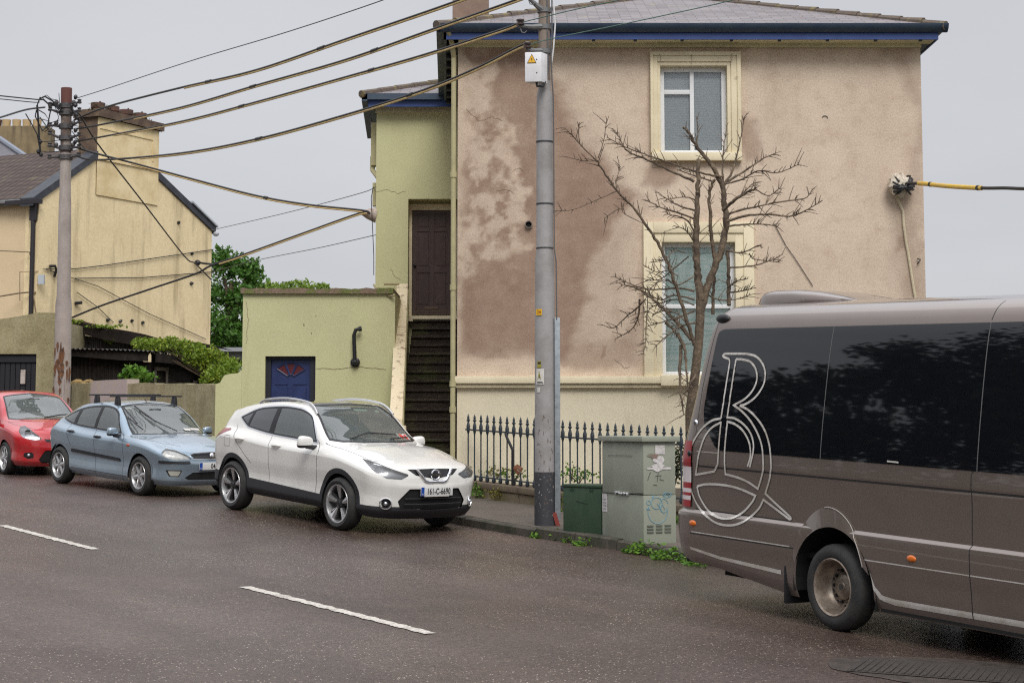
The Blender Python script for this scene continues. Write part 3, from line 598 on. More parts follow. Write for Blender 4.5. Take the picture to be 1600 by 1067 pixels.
steps.pbox((sx0, ys1-.001, zs_t-.3), (sx1-sx0, 0, 0), (0, .6, 0), (0, 0, .3)); steps.pbox((sx0, YA+.02, zs_t-.05), (.9,0,0), (0,.4,0), (0,0,.06))
so_ = move_origin(steps.build('stone_steps', STEP, bevel=.008, seg=1), (sx0, ys0, zs_b)); tag(so_, 'steep flight of dark mossy steps climbing between the green buildings and the house', 'steps')
sw = thing('stair_wall', (sx0-.15, 29.2, 0), 'sloping side wall of the steps with a flaking cream coping', 'wall')
pb, pt_ = at(613, 655, 29.6), at(624, 443, YA-.1); pb.z = at(613, 655, 29.6).z
wv_ = .20; mb = MB()
mb.add([pb+Vector((-.02,.02,-.12)), pb+Vector((wv_-.02,.02,-.12)), pt_+Vector((wv_-.02,0,-.12)), pt_+Vector((-.02,0,-.12)), Vector((pb.x-.02,pb.y+.02,0)), Vector((pb.x+wv_-.02,pb.y+.02,0)), Vector((pt_.x+wv_-.02,pt_.y,0)), Vector((pt_.x-.02,pt_.y,0))], [(0,1,2,3),(4,5,1,0),(5,6,2,1),(7,4,0,3),(6,7,3,2)]); mb.build('wall', GREEN, sw)
mb = MB(); FLAKE = M('flaking cream coping', (.66,.56,.38), .75, col2=(.30,.22,.15), sc=7, lo=.55, hi=.64, fine=.15, bump=.3)
dvec = pt_-pb; mb.pbox(pb+Vector((-.05,0,-.12)), dvec, (wv_+.02,0,0), (0,0,.12)); mb.pbox(pb+Vector((-.03,-.12,-.55)), (wv_+.06,0,0), (0,.2,0), (0,0,.45)); mb.build('coping', FLAKE, sw, bevel=.02)
mb = MB(); mb.tube([at(600,444,YA-.3), at(624,444,YA-.3)], .02, 6); mb.tube([at(584,445,32.6), at(592,458,32.2), at(605,463,32), at(617,462,31.9)], .02, 6); mb.tube([at(616,448,YA-.4), at(615,470,YA-1), at(613,484,YA-1.2)], .012, 6); mb.build('handrail', M('rusty pipe', (.30,.25,.13), .7), sw)
# ================================================================== LOW GREEN OUTBUILDING
YO = 32.0
ob_ = thing('green_outbuilding', (-3.5, YO, 0), 'low flat roofed pale green outbuilding with a blue fanlight door', 'outbuilding')
def ox(px, y=520): return at(px, y, YO).x
def oz(py): return at(500, py, YO).z
ox0, ox1, ozt = ox(379), ox(617), oz(459); od0, od1, odt = ox(415), ox(493.5), oz(556.5)
mb = MB(); mb.pbox((ox0,YO,0),(od0-ox0,0,0),(0,2.4,0),(0,0,ozt)); mb.pbox((od1,YO,0),(ox1-od1,0,0),(0,2.4,0),(0,0,ozt)); mb.pbox((od0,YO,odt),(od1-od0,0,0),(0,2.4,0),(0,0,ozt-odt)); mb.pbox((od0,YO+.5,0),(od1-od0,0,0),(0,.3,0),(0,0,odt))
pts = [(ox(338),oz(600)),(ox(345),oz(598)),(ox(348),oz(592)),(ox(352),oz(586)),(ox(360),oz(584)),(ox(372),oz(583)),(ox0-.002,oz(578)),(ox0-.002,0),(ox(338),0)]
mb.prism([(p[0], p[1]) for p in pts], (0,YO,0), (1,0,0), (0,0,1), (0,.25,0)); mb.build('wall', GREEN, ob_)
mb = MB(); rg = random.Random(2); k = 40; xs = [ox(376)+(ox(614)-ox(376))*i/k for i in range(k+1)]; top = [ozt+.09+rg.uniform(-.012,.014) for _ in xs]
mb.prism([(xs[0],ozt)]+[(xs[-1],ozt)]+[(xs[i],top[i]) for i in range(k,-1,-1)], (0,YO-.07,0), (1,0,0), (0,0,1), (0,2.5,0)); mb.build('coping', M('crumbling mossy coping', (.20,.14,.10), .9, col2=(.13,.15,.04), sc=5, lo=.45, hi=.6, fine=.35, fsc=25, bump=.5), ob_)
BDOOR = M('navy blue door', (.018,.03,.10), .35, col2=(.025,.04,.13), sc=5, fine=.1); YBD = YO+.16
mb = MB(); fr = M('dark door frame', (.012,.013,.022), .5); Wd = od1-od0; zb0 = oz(680)
mb.pbox((od0,YBD-.05,zb0),(.10*Wd,0,0),(0,.1,0),(0,0,odt-zb0)); mb.pbox((od1-.12*Wd,YBD-.05,zb0),(.12*Wd,0,0),(0,.1,0),(0,0,odt-zb0)); mb.pbox((od0+.1*Wd,YBD-.05,odt-.06),(.78*Wd,0,0),(0,.1,0),(0,0,.06)); mb.build('door_frame', fr, ob_)
mb = MB(); bx0, bx1 = od0+.10*Wd, od1-.12*Wd; bw = bx1-bx0; mb.pbox((bx0,YBD,zb0),(bw,0,0),(0,.04,0),(0,0,odt-.06-zb0))
for (a0,a1,zz0,zz1) in ((.10,.43,601,598),(.57,.90,601,598),(.10,.43,640,606),(.57,.90,640,606)):
    mb.pbox((bx0+a0*bw,YBD-.012,oz(zz0)),((a1-a0)*bw,0,0),(0,.012,0),(0,0,oz(zz1)-oz(zz0)))
dd = mb.build('door', BDOOR, ob_, bevel=.004, seg=1)
cx_, cz_ = (bx0+bx1)/2, oz(591); RO, RI = .30, .07; mg = MB(); mf = MB()
for k in range(3):
    a0, a1 = R(36+37*k), R(36+37*k+32); pts = []
    for i in range(7): a = a0+(a1-a0)*i/6; pts.append((cx_+RO*math.cos(a)*1.05, cz_+RO*math.sin(a)*.92))
    for i in range(6,-1,-1): a = a0+(a1-a0)*i/6; pts.append((cx_+RI*math.cos(a), cz_+RI*math.sin(a)))
    mg.prism(pts, (0,YBD-.006,0), (1,0,0), (0,0,1), (0,.005,0)); P3 = [(p[0],YBD-.012,p[1]) for p in pts]; mf.tube(P3+[P3[0]], .012, 6)
o = mg.build('fanlight', M('dull red fanlight', (.10,.02,.025), .25), ob_); o.parent = dd
o = mf.build('fanlight_bars', BDOOR, ob_, smooth=True); o.parent = dd
bp = at(555, 566, YO-.03); mb = MB(); tp = at(553, 520, YO-.12); tr_ = at(565, 514, YO-.12)
mb.lathe([(0,.05),(.05,.05),(.085,.03),(.085,-.03),(0,-.03)], (bp.x,YO-.03,bp.z), (0,-1,0), 16); mb.tube([(bp.x,YO-.10,bp.z),(bp.x-.01,YO-.11,bp.z+.25),(tp.x,YO-.12,tp.z-.05),(tp.x+.03,YO-.12,tp.z+.05),(tr_.x,YO-.12,tr_.z+.01)], .035, 10); mb.blob((bp.x,YO-.10,bp.z),(.05,.05,.05)); mb.lathe([(.04,0),(.046,0),(.046,.05),(.0,.05)], (tr_.x-.05,YO-.12,tr_.z), (1,0,.15), 10); mb.build('flue_pipe', BLACK, ob_, smooth=True)
mb = MB()
for px, py, l in ((474,506,.04),(486,520,.02),(493,493,.015),(560,467,.015)): mb.pbox(at(px,py,YO-.003), (.012,0,0), (0,.003,0), (.006,0,-l))
mb.build_each('wall_pock', DARK, ob_)
crack([(495,575),(520,577),(548,573),(575,574),(608,578)], YO-.004, ob_, .004, 13); crack([(385,470),(388,500),(384,540)], YO-.004, ob_, .003, 14)
# ================================================================== ROADSIDE GARDEN WALL, GARAGE WALL
STUCCO = M('mossy grey green stucco', (.33,.29,.165), .9, col2=(.24,.205,.11), sc=2.2, lo=.4, hi=.62, streak=(.34,.30,.19), ssc=3.5, slo=.5, shi=.7, fine=.3, fsc=26, bump=.45, bsc=24)
A0, A1 = at(112, 598, 38.6), at(341, 600, 32.06)
gw = thing('garden_wall', (A1.x, A1.y, 0), 'mossy stucco garden wall behind the blue car, with one pale repaired panel', 'wall')
dv = Vector((A1.x-A0.x, A1.y-A0.y, 0)); nrm = Vector((dv.y, -dv.x, 0)).normalized(); nrm = -nrm if nrm.y < 0 else nrm
mb = MB(); k = 30; rg = random.Random(4); tops = [A0.z+(A1.z-A0.z)*i/k+rg.uniform(-.012,.012) for i in range(k+1)]
L = dv.length; mb.prism([(0,0),(L,0)]+[(L*i/k,tops[i]) for i in range(k,-1,-1)], (A0.x,A0.y,0), dv.normalized(), (0,0,1), nrm*.22); mb.build('wall', STUCCO, gw)
d_ = dv.normalized()
def on_gw(px): # along-wall distance where a bearing meets the wall face
    r = ray(px, 600); M2 = np.array([[d_.x, -r.x],[d_.y, -r.y]]); return float(np.linalg.solve(M2, [-A0.x, -A0.y])[0])
s0, s1 = on_gw(143), on_gw(199.5); mb = MB(); mb.pbox(Vector((A0.x,A0.y,.6))+d_*s0-nrm*.02, d_*(s1-s0), nrm*.26, (0,0,A0.z-.6+.015)); mb.build('patch_panel', M('pale patch render', (.43,.36,.33), .9, col2=(.50,.40,.20), sc=2.2, lo=.55, hi=.7, fine=.15, bump=.2), gw)
GY = 38.7; gar = thing('garage_wall', (at(40,600,GY).x, GY, 0), 'weathered grey green garage front with a black timber door', 'garage')
gx = lambda px: at(px, 550, GY).x
gz = lambda py: at(60, py, GY).z
mb = MB(); mb.prism([(gx(-60),gz(506)),(gx(-60),gz(553)),(gx(57),gz(553)),(gx(57),0),(gx(84.5),0),(gx(84.5),gz(489)),(gx(60),gz(488)),(gx(40),gz(492)),(gx(10),gz(497))], (0,GY,0), (1,0,0), (0,0,1), (0,.3,0)); mb.pbox((gx(-60),GY+.29,0),(gx(84)-gx(-60),0,0),(0,2.5,0),(0,0,gz(500))); mb.build('wall', STUCCO, gar)
mb = MB(); x = gx(-58)
while x < gx(56): mb.pbox((x, GY+.10, 0), (.105,0,0), (0,.04,0), (0,0,gz(554))); x += .112
mb.pbox((gx(-58), GY+.06, gz(566)), (gx(57)-gx(-58),0,0), (0,.05,0), (0,0,gz(554)-gz(566))); gd = mb.build('door', M('black timber', (.010,.010,.014), .55, fine=.2), gar, bevel=.006, seg=1)
mb = MB(); mb.pbox((gx(32), GY+.05, gz(599.5)), (gx(39.5)-gx(32),0,0), (0,.01,0), (0,0,gz(577.5)-gz(599.5))); o = mb.build('notice', M('faded notice', (.48,.42,.38), .6, col2=(.30,.25,.22), sc=9), gar); o.parent = gd
# ================================================================== BLACK SHED
SHD = M('black tarred boards', (.012,.009,.008), .8, spec=.25, col2=(.03,.024,.02), sc=4, fine=.3, streak=(.06,.05,.045), slo=.62, shi=.8, ssc=5)
CORR = M('rusty corrugated sheet', (.075,.066,.06), .6, .2, col2=(.035,.027,.022), sc=2, lo=.4, hi=.6, streak=(.22,.20,.19), ssc=3, slo=.55, shi=.7)
YS = 40.2; shed = thing('shed', (at(200,600,YS).x, YS, 0), 'black tarred lean to shed with corrugated roof below the cream gable', 'shed')
def corr(mb, x0, x1, Y, zt0, zt1, zb0, zb1, pitch=.09, amp=.018):
    n = max(4, int((x1-x0)/pitch)*4); vs = []
    for i in range(n+1):
        f = i/n; x = x0+(x1-x0)*f; y = Y+amp*math.sin(2*math.pi*(x1-x0)*f/pitch); vs += [(x,y,zb0+(zb1-zb0)*f), (x,y,zt0+(zt1-zt0)*f)]
    mb.add(vs, [(2*i,2*i+2,2*i+3,2*i+1) for i in range(n)])
P = lambda px, py, Y=YS: at(px, py, Y)
mb = MB(); corr(mb, P(105,0).x, P(213,0).x, YS, P(110,548).z, P(205,556).z, 0, 0); mb.build('front_wall', SHD, shed, smooth=True)
mb = MB(); zt = P(110,546).z; x0, x1, x2 = P(105,546).x, P(200,547).x, P(247,552).x
mb.prism([(x0,P(105,545).z),(x0,P(105,556).z),(P(200,0).x,P(200,563).z),(P(245,0).x,P(245,565).z),(P(245,0).x,P(245,551).z),(x1,P(200,549).z)], (0,YS-.25,0), (1,0,0), (0,0,1), (0,.06,0)); mb.build('barge_board', SHD, shed)
cs = Vector((P(247,560).x, YS, 0)); YS2 = 42.5; ce = at(322, 585, YS2)
mb = MB(); mb.add([(P(213,0).x,YS,0),(P(247,0).x,YS,0),(P(247,0).x,YS,P(247,566).z),(P(213,0).x,YS,P(213,563).z),(ce.x,YS2,0),(ce.x,YS2,at(322,590,YS2).z)], [(0,1,2,3),(1,4,5,2)]); mb.build('side_wall', SHD, shed, recalc=False)
mb = MB(); n = 40; vs = []
for i in range(n*2+1):                           # corrugated roof edge along the front and side
    f = i/(2*n); px = 105+(247-105)*f; a = P(px, 546+4*f*f); h = .018*math.sin(i*1.6); vs += [(a.x, YS-.34, a.z+h), (a.x+.3, YS+2.3, a.z+.05+h)]
mb.add(vs, [(2*i,2*i+2,2*i+3,2*i+1) for i in range(2*n)]); b0 = P(247,551); vs = []
for i in range(31):
    f = i/30; p = Vector((b0.x,YS-.3,b0.z)).lerp(Vector((ce.x+.25,YS2,at(328,577,YS2).z)), f); h = .018*math.sin(i*1.6)+.10*math.sin(math.pi*f); vs += [(p.x,p.y,p.z+h), (p.x-.2,p.y+1.6,p.z+.12+h)]
mb.add(vs, [(2*i,2*i+2,2*i+3,2*i+1) for i in range(30)]); mb.build('roof', CORR, shed, smooth=True, recalc=False)
mb = MB(); a, b = Vector((b0.x,YS-.28,b0.z-.02)), Vector((ce.x+.2,YS2,at(326,579,YS2).z-.02))
for i in range(12):
    f0, f1 = i/12, (i+1)/12; q0 = a.lerp(b, f0)+Vector((0,0,.10*math.sin(math.pi*f0))); q1 = a.lerp(b, f1)+Vector((0,0,.10*math.sin(math.pi*f1))); mb.add([q0, q1, q1-Vector((0,0,.2)), q0-Vector((0,0,.2))], [(0,1,2,3)])
mb.build('side_barge_board', SHD, shed, recalc=False)
mb = MB(); WOODG = M('grey weathered frame', (.12,.10,.085), .8, fine=.3); sd = (Vector((ce.x,YS2,0))-Vector((P(247,0).x,YS,0))).normalized()
w0 = Vector((P(252,0).x, YS+.05, P(252,573).z)); mb.pbox(w0-Vector((0,.05,.9)), sd*.09, (0,.05,0), (0,0,.9)); mb.pbox(w0+sd*.5-Vector((0,.05,.9)), sd*.09, (0,.05,0), (0,0,.88)); mb.pbox(w0-Vector((0,.05,.08)), sd*.6, (0,.05,0), (0,0,.08)); mb.pbox(w0+sd*1.7-Vector((0,.05,.75)), sd*.07, (0,.05,0), (0,0,.45)); mb.pbox(w0+sd*1.72-Vector((0,.05,.32)), sd*.4, (0,.05,0), (0,0,.05)); mb.build_each('window_frame', WOODG, shed)
YU = 41.6; mb = MB(); corr(mb, at(105,0,YU).x, at(235,0,YU).x, YU, at(110,517,YU).z, at(235,540,YU).z, at(110,552,YU).z-.5, at(235,556,YU).z-.5); mb.build('upper_wall', CORR, shed, smooth=True)
mb = MB(); up = [(110,499),(130,502),(150,507),(170,512),(200,517),(225,522),(250,529),(280,532),(310,535),(342,541)]
for i in range(len(up)-1):
    a, b = at(up[i][0],up[i][1],YU-.3), at(up[i+1][0],up[i+1][1],YU-.3); dz = Vector((0,0,.30)); mb.add([a,b,b-dz,a-dz,a+Vector((.0,2.2,-.02)),b+Vector((0,2.2,-.02))], [(3,2,1,0),(0,1,5,4)])
mb.build('upper_roof', M('tarred felt', (.016,.012,.010), .9, spec=.2, col2=(.028,.021,.017), sc=3, fine=.3), shed, recalc=False)
mb = MB(); p = at(335,546,44); mb.pbox(at(335,549,44), (1.3,0,0), (0,1.5,0), (0,0,.1)); mb.pbox(at(333,560,44.2), (1.3,0,0), (0,1.5,0), (0,0,.2)); mb.build('rear_roof', M('pale sheet edge', (.30,.31,.33), .6), shed)
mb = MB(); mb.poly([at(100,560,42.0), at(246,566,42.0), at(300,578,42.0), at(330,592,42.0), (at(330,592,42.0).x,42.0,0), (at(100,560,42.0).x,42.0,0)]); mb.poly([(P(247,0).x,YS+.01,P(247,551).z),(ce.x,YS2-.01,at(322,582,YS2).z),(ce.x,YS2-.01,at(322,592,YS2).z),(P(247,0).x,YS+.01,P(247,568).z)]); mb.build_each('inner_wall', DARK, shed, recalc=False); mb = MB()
rg = random.Random(8)
for i in range(10): px = 115+i*3; a = at(px, 598-2*math.sin(i), 38.6); mb.blob((a.x, a.y+.1, a.z-.02), (.12,.1,.07), 8, 5, .2)
rb = move_origin(mb.build('rubble_heap', M('ochre rubble', (.33,.22,.08), .9, col2=(.20,.14,.07), sc=8, fine=.3), smooth=True), at(128,598,38.6)); tag(rb, 'small heap of ochre rubble on top of the garden wall beside the rusty pole', 'rubble')
# ================================================================== CREAM GABLE HOUSE (up the street)
CR = M('weathered yellow cream render', (.80,.655,.40), .85, col2=(.70,.56,.33), sc=.9, lo=.46, hi=.72, streak=(.36,.28,.15), ssc=2.6, slo=.50, shi=.80, fine=.10, fsc=14, bump=.25, bsc=20)
CR2 = M('pale cream front render', (.70,.55,.35), .85, col2=(.64,.50,.31), sc=1.2, fine=.05, bump=.1)
YC = 42.0; C0 = at(62, 312, YC); g = Vector((.44,.9,0)).normalized(); f = Vector((-g.y, g.x, 0)); GZ = CZ
cot = thing('cream_gable_house', (C0.x, C0.y, 0), 'cream two storey house with a blank weathered gable and a broad chimney', 'house')
def ong(px, py):                                     # point on the gable plane at a photo bearing
    r = ray(px, py); A_ = np.array([[g.x, -r.x],[g.y, -r.y]]); s_, k_ = np.linalg.solve(A_, [-C0.x, -C0.y]); return float(s_), float(r.z*k_+CZ)
LG = ong(331, 365); e0 = C0.z; e1 = ong(331, 362)[1]; c0, c1 = ong(151, 248), ong(246, 280); sp = (c0[0]+c1[0])/2; zp = max(c0[1], c1[1])+.55
org = Vector((C0.x, C0.y, 0)); Z = Vector((0,0,1)); LH = 9.0
mb = MB(); mb.prism([(0,0),(LG[0],0),(LG[0],e1),(c1[0],c1[1]),(c0[0],c0[1]),(0,e0)], org, g, Z, f*.25); mb.build('gable_wall', CR, cot)
mb = MB(); mb.pbox(org+f*.251, f*LH, g*.25, Z*(e0-.02)); mb.build('front_wall', CR2, cot)
mb = MB(); mb.pbox(org-g*.03-f*.012, f*.40, g*.029, Z*(e0-.05)); mb.build('quoin_strip', CR, cot)
q = NT('brown pantile'); uv = q.n('ShaderNodeUVMap'); wv = q.n('ShaderNodeTexWave', bands_direction='X', wave_profile='SIN'); wv.inputs['Scale'].default_value = 1.55; q.l(uv.outputs[0], wv.inputs[0])
wy = q.n('ShaderNodeTexWave', bands_direction='Y', wave_profile='SAW'); wy.inputs['Scale'].default_value = .95; q.l(uv.outputs[0], wy.inputs[0])
c = q.mix(q.noise(1.5, 5, .7, lo=.4, hi=.65), (.062,.036,.027), (.088,.056,.042)); c = q.mix(1.0, c, q.mix(wv.outputs['Fac'], (.5,.5,.5), (1.15,1.15,1.15)), 'MULTIPLY'); c = q.mix(1.0, c, q.mix(wy.outputs['Fac'], (.45,.45,.45), (1.2,1.2,1.2)), 'MULTIPLY'); c = q.mix(q.noise(3, 5, .7, lo=.62, hi=.7), c, (.14,.13,.05))
q.set(Base_Color=c, Roughness=.8); q.bump(q.math('ADD', wv.outputs['Fac'], q.math('MULTIPLY', wy.outputs['Fac'], .4)), .9, .04); PANT = q.m
zpk = e0+.50*sp; ov = .28; fo = f*.26
mb = MB(); a0 = org-g*ov+Z*(e0-.50*ov+.06)+fo; a1 = org+g*sp+Z*(zpk+.12)+fo; mb.add([a0, a0+f*(LH+.3), a1+f*(LH+.3), a1], [(0,1,2,3)])
b0_ = org+g*(LG[0]+ov)+Z*(e1-.15+.06)+fo; mb.add([a1, a1+f*(LH+.3), b0_+f*(LH+.3), b0_], [(0,1,2,3)]); ro = mb.build('roof', PANT, cot); uv_slope(ro)
VERGE = M('dark slate verge', (.03,.034,.045), .6, col2=(.05,.055,.065), sc=5, fine=.2)
mb = MB()
for (s_a, z_a, s_b, z_b_) in ((-ov, e0-.62*ov, c0[0], c0[1]), (c1[0], c1[1], LG[0]+.12, e1-.05)):
    a, b = org+g*s_a+Z*(z_a), org+g*s_b+Z*(z_b_); mb.pbox(a-f*.05, b-a, f*.40, Z*.19)
mb.build_each('verge', VERGE, cot)
mb = MB(); s_a = LG[0]-1.0; a = org+g*s_a+Z*(e1+(c1[1]-e1)*1.0/(LG[0]-c1[0])+.20); b = org+g*(LG[0]+.16)+Z*(e1+.12); mb.pbox(a-f*.10, b-a, f*.14, Z*.05); mb.blob(org+g*(LG[0]+.12)+Z*(e1-.05)-f*.05, (.09,.09,.07)); mb.build('verge_flashing', M('pale flashing', (.40,.43,.47), .6), cot)
CHB = M('chimney render', (.80,.66,.40), .85, col2=(.62,.48,.25), sc=1.6, fine=.1, bump=.2); CHD = M('dark brown chimney flank', (.085,.055,.04), .9, col2=(.16,.11,.07), sc=3, fine=.3, bump=.3)  # left flank and cap in a darker brown than the chimney face
zt1 = ong(200, 188)[1]; cw = .62; mb = MB(); co = org-f*.03
mb.pbox(co+g*c0[0]+Z*(c0[1]-.9), g*(c1[0]-c0[0]), f*cw, Z*(zt1-c0[1]+.9-.1)); mb.pbox(co+g*(c0[0]-.09)-f*.08+Z*(zt1-.1), g*(c1[0]-c0[0]+.18), f*(cw+.16), Z*.001)
for z_ in (c0[1]-.02,): mb.pbox(co+g*(c0[0]-.01)-f*.035+Z*z_, g*(c1[0]-c0[0]+.02), f*.034, Z*.05)
za, zb2 = c0[1]+.22, zt1-.38                          # raised panel moulding
for (s_, l_, z_, h_) in ((c0[0]+.06, c1[0]-c0[0]-.3, zb2, .04), (c1[0]-.28, .04, za, zb2-za)): mb.pbox(co+g*s_-f*.02+Z*z_, g*l_, f*.019, Z*h_)
chm = mb.build('chimney', CHB, cot)
mb = MB(); mb.pbox(co+g*(c0[0]-.012)+Z*(c0[1]-.9)+f*.02, g*.011, f*(cw-.04), Z*(zt1-c0[1]+.79)); mb.pbox(co+g*(c0[0]-.10)-f*.09+Z*(zt1-.10), g*(c1[0]-c0[0]+.2), f*(cw+.18), Z*.20); mb.build('chimney_cap', CHD, cot).parent = chm
POT = M('terracotta pot', (.12,.055,.038), .8, col2=(.06,.035,.027), sc=6)
for k in range(4):
    mb = MB(); pc = co+g*(c0[0]+.35+k*.56)+f*(cw/2)+Z*(zt1+.12); pc = pc-Z*.04; mb.lathe([(.15,0),(.16,.1),(.18,.12),(.18,.24),(.14,.24),(.12,.05)], pc, Z, 16); mb.tube([pc+Vector((.05,0,.2)), pc+Vector((.05,0,.29))], .025, 6); mb.build('chimney_pot', POT, cot, smooth=True).parent = chm
mb = MB(); mb.tube([org-g*.16-f*.02+Z*(e0-.06), org-g*.16+f*(LH)+Z*(e0-.06)], .08, 10); mb.build('gutter', M('grey green gutter', (.13,.15,.15), .6, col2=(.08,.07,.07), sc=6), cot, smooth=True)
DPM = M('dark downpipe', (.022,.018,.022), .5); mb = MB(); dp = org+f*.10-g*.09; mb.tube([dp+Z*(e0-.15), dp+Z*1.6], .055, 10); mb.pbox(dp+f*.7-g*.2+Z*(e0-.12), -f*.95, g*.22, Z*.1); mb.pbox(dp+Z*(e0-.5)-f*.08-g*.05, f*.16, g*.12, Z*.4); mb.build('downpipe', DPM, cot, smooth=True)
mb = MB(); p = at(59, 444, YC-.1); mb.pbox(p, (.14,0,0), (0,.1,0), (0,0,.22)); mb.build('meter_box', M('pale meter box', (.42,.46,.5), .5), cot)
mb = MB()
def gp(px, py, o=.04): s_, z_ = ong(px, py); return org+g*s_+Z*z_-f*o
mb.tube([gp(305,409,.0), gp(305,412,.25), gp(322,414,.28)], .03, 6); mb.build('bracket_arm', BLACK, cot, smooth=True); mb = MB(); mb.blob(gp(303,411,.12), (.08,.08,.08))
for px, py in ((167,500),(187,502),(205,501),(222,504),(278,348),(299,396),(298,443)): mb.blob(gp(px,py,.02), (.06,.05,.04), 6, 4, .3)
mb.tube([gp(76,416,.02), gp(80,416,.12), gp(82,422,.12), gp(82,433,.05)], .035, 6); mb.tube([gp(116,474,.02), gp(122,473,.12)], .04, 6); mb.build_each('wall_fixing', BLACK, cot, smooth=True)
mb = MB(); mb.tube([gp(332,390,.03), gp(250,402,.04), gp(160,415,.04), gp(118,420,.04), gp(70,420,.04)], .012, 5); mb.tube([gp(330,425,.03), gp(220,434,.04), gp(115,435,.04)], .012, 5); mb.tube([gp(66,420,.04), gp(150,447,.05), gp(230,490,.05), gp(320,530,.04)], .010, 5); mb.tube([gp(118,457,.05), gp(150,480,.05), gp(176,504,.03)], .010, 5); mb.build_each('wall_cable', BLACK, cot)
mb = MB(); fp = lambda px, py: at(px, py, YC-.05); mb.tube([fp(0,392),fp(25,393),fp(46,394)], .012, 5); mb.tube([fp(0,463),fp(30,458),fp(52,456),fp(56,457)], .018, 5); mb.tube([fp(46,394),fp(50,415),fp(50,450),fp(58,500)], .012, 5); mb.tube([fp(31,470),fp(31,425),fp(60,424)], .01, 5); mb.build_each('front_cable', M('tan cable', (.16,.11,.07), .8), cot)
# slate roof and chimney of the next house up
YN = 53.0; nx = thing('slate_roof_house', (at(20,300,YN).x, YN, 0), 'further house with a blue slate roof and a long stained chimney', 'house')
mb = MB(); a = at(-60,262,YN); mb.pbox((at(-60,262,YN).x, YN, 0), (at(70,300,YN).x-at(-60,262,YN).x,0,0), (0,6,0), (0,0,at(0,268,YN).z)); mb.build('wall', CR2, nx)
mb = MB(); p0, p1, p2 = at(-60,290,YN-.3), at(62,262,YN-.3), at(-2,218,YN+2.5); p3 = at(-120,205,YN+2.5); mb.add([p0,p1,p2,p3,at(72,262,YN+8),at(-60,290,YN+9)], [(0,1,2,3),(1,4,2),(3,2,4,5)]); ro = mb.build('roof', M('blue slate', (.09,.085,.10), .55, col2=(.13,.12,.13), sc=5, fine=.2), nx)
mb = MB(); mb.tube([p1+Vector((0,0,.04)), p2+Vector((0,0,.04))], .09, 8); mb.build('hip_flashing', M('lead flashing', (.18,.20,.24), .6), nx).parent = ro
q0, q1 = at(-40,197,YN+3), at(75,197,YN+3); mb = MB(); mb.pbox((q0.x,YN+3,at(0,275,YN+3).z), (q1.x-q0.x,0,0), (0,.9,0), (0,0,at(0,197,YN+3).z-at(0,275,YN+3).z)); cc = mb.build('chimney', M('stained grey brown chimney', (.25,.19,.105), .9, col2=(.16,.12,.065), sc=1.5, streak=(.06,.045,.03), ssc=3, slo=.48, shi=.7, fine=.2), nx)
for k, px in enumerate((-4, 10, 26, 42, 58)):
    mb = MB(); pc = at(px,196,YN+3.4); mb.lathe([(.12,0),(.14,.26),(.10,.26),(.09,0)], (pc.x,pc.y,at(0,197,YN+3).z), Z, 12); mb.build('chimney_pot', POT if k == 0 else M('buff pot', (.45,.33,.18), .8), nx, smooth=True).parent = cc
# ================================================================== STREET THINGS
CONC = M('grey pole paint', (.30,.29,.285), .6, col2=(.24,.225,.215), sc=2.5, lo=.45, hi=.6, streak=(.40,.39,.38), ssc=4, slo=.6, shi=.7, fine=.06)
GREYD = M('dark grey pole base', (.035,.036,.042), .6, col2=(.07,.068,.068), sc=12, lo=.6, hi=.66, fine=.15)
POLEW = M('weathered brown pole top', (.20,.155,.12), .8, col2=(.14,.10,.08), sc=5, streak=(.28,.24,.2), fine=.15)
WHITEB = M('white box enamel', (.72,.72,.74), .4, col2=(.62,.61,.6), sc=4, fine=.03)
YEL = M('sign yellow', (.75,.42,.02), .5, fine=0); INK = M('printed black', (.015,.015,.015), .6, fine=0); PAPER = M('sticker paper', (.62,.6,.55), .6, col2=(.5,.48,.44), sc=20)
RUSTY = M('rusted steel', (.16,.06,.025), .85, col2=(.30,.27,.25), sc=9, lo=.52, hi=.6, fine=.2)
INSUL = M('brown glazed insulator', (.05,.03,.028), .3, fine=.1)
Z = Vector((0,0,1))
def xy_at(px, n):                                     # bearing px met with the line n across the street
    r = ray(px, 700); k = n/(r.x*UY-r.y*UX); return Vector((r.x*k, r.y*k, 0))
# ---- main pole
YP = 23.8; p0 = at(852, 818, YP); pbz = zroad(p0.x, p0.y)+.118
pole = thing('utility_pole', (p0.x, p0.y, pbz), 'tall grey stepped steel utility pole in front of the beige house, dark at its foot', 'utility pole')
def pz(py): return at(852, py, YP).z
pxo = lambda py: at(850.5+1.3*(py/800), py, YP).x
sc = 2800/24.0
def seg(mb, lst, n=24, m=0):
    for i in range(len(lst)-1):
        (y0, r0), (y1, r1) = lst[i], lst[i+1]; mb.tube([(pxo(y0), YP, pz(y0)), (pxo(y1), YP, pz(y1))], [r0, r1], n, m, caps=(i in (0, len(lst)-2)))
mb = MB(); mb.tube([(pxo(818), YP, pbz-.02), (pxo(737), YP, pz(737))], .142, 24); mb.build('pole_base', GREYD, pole, smooth=True)
mb = MB(); prof = [(818-81,.139),(405,.128),(391,.112),(225,.108),(160,.107),(150,.104),(139,.086),(127,.084)]
vs = [(pxo(y), pz(y), r) for y, r in prof]; mb.tube([(v[0], YP, v[1]) for v in vs], [v[2] for v in vs], 28); mb.build('shaft', CONC, pole, smooth=True)
mb = MB(); mb.tube([(pxo(128), YP, pz(128)), (pxo(128)-.002, YP, pz(-60))], [.083,.075], 20); mb.build('pole_top', POLEW, pole, smooth=True)
mb = MB()
for y in (222, 319, 388): mb.lathe([(.105,-.008),(.118,-.008),(.118,.008),(.105,.008)], (pxo(y), YP, pz(y)), Z, 24)
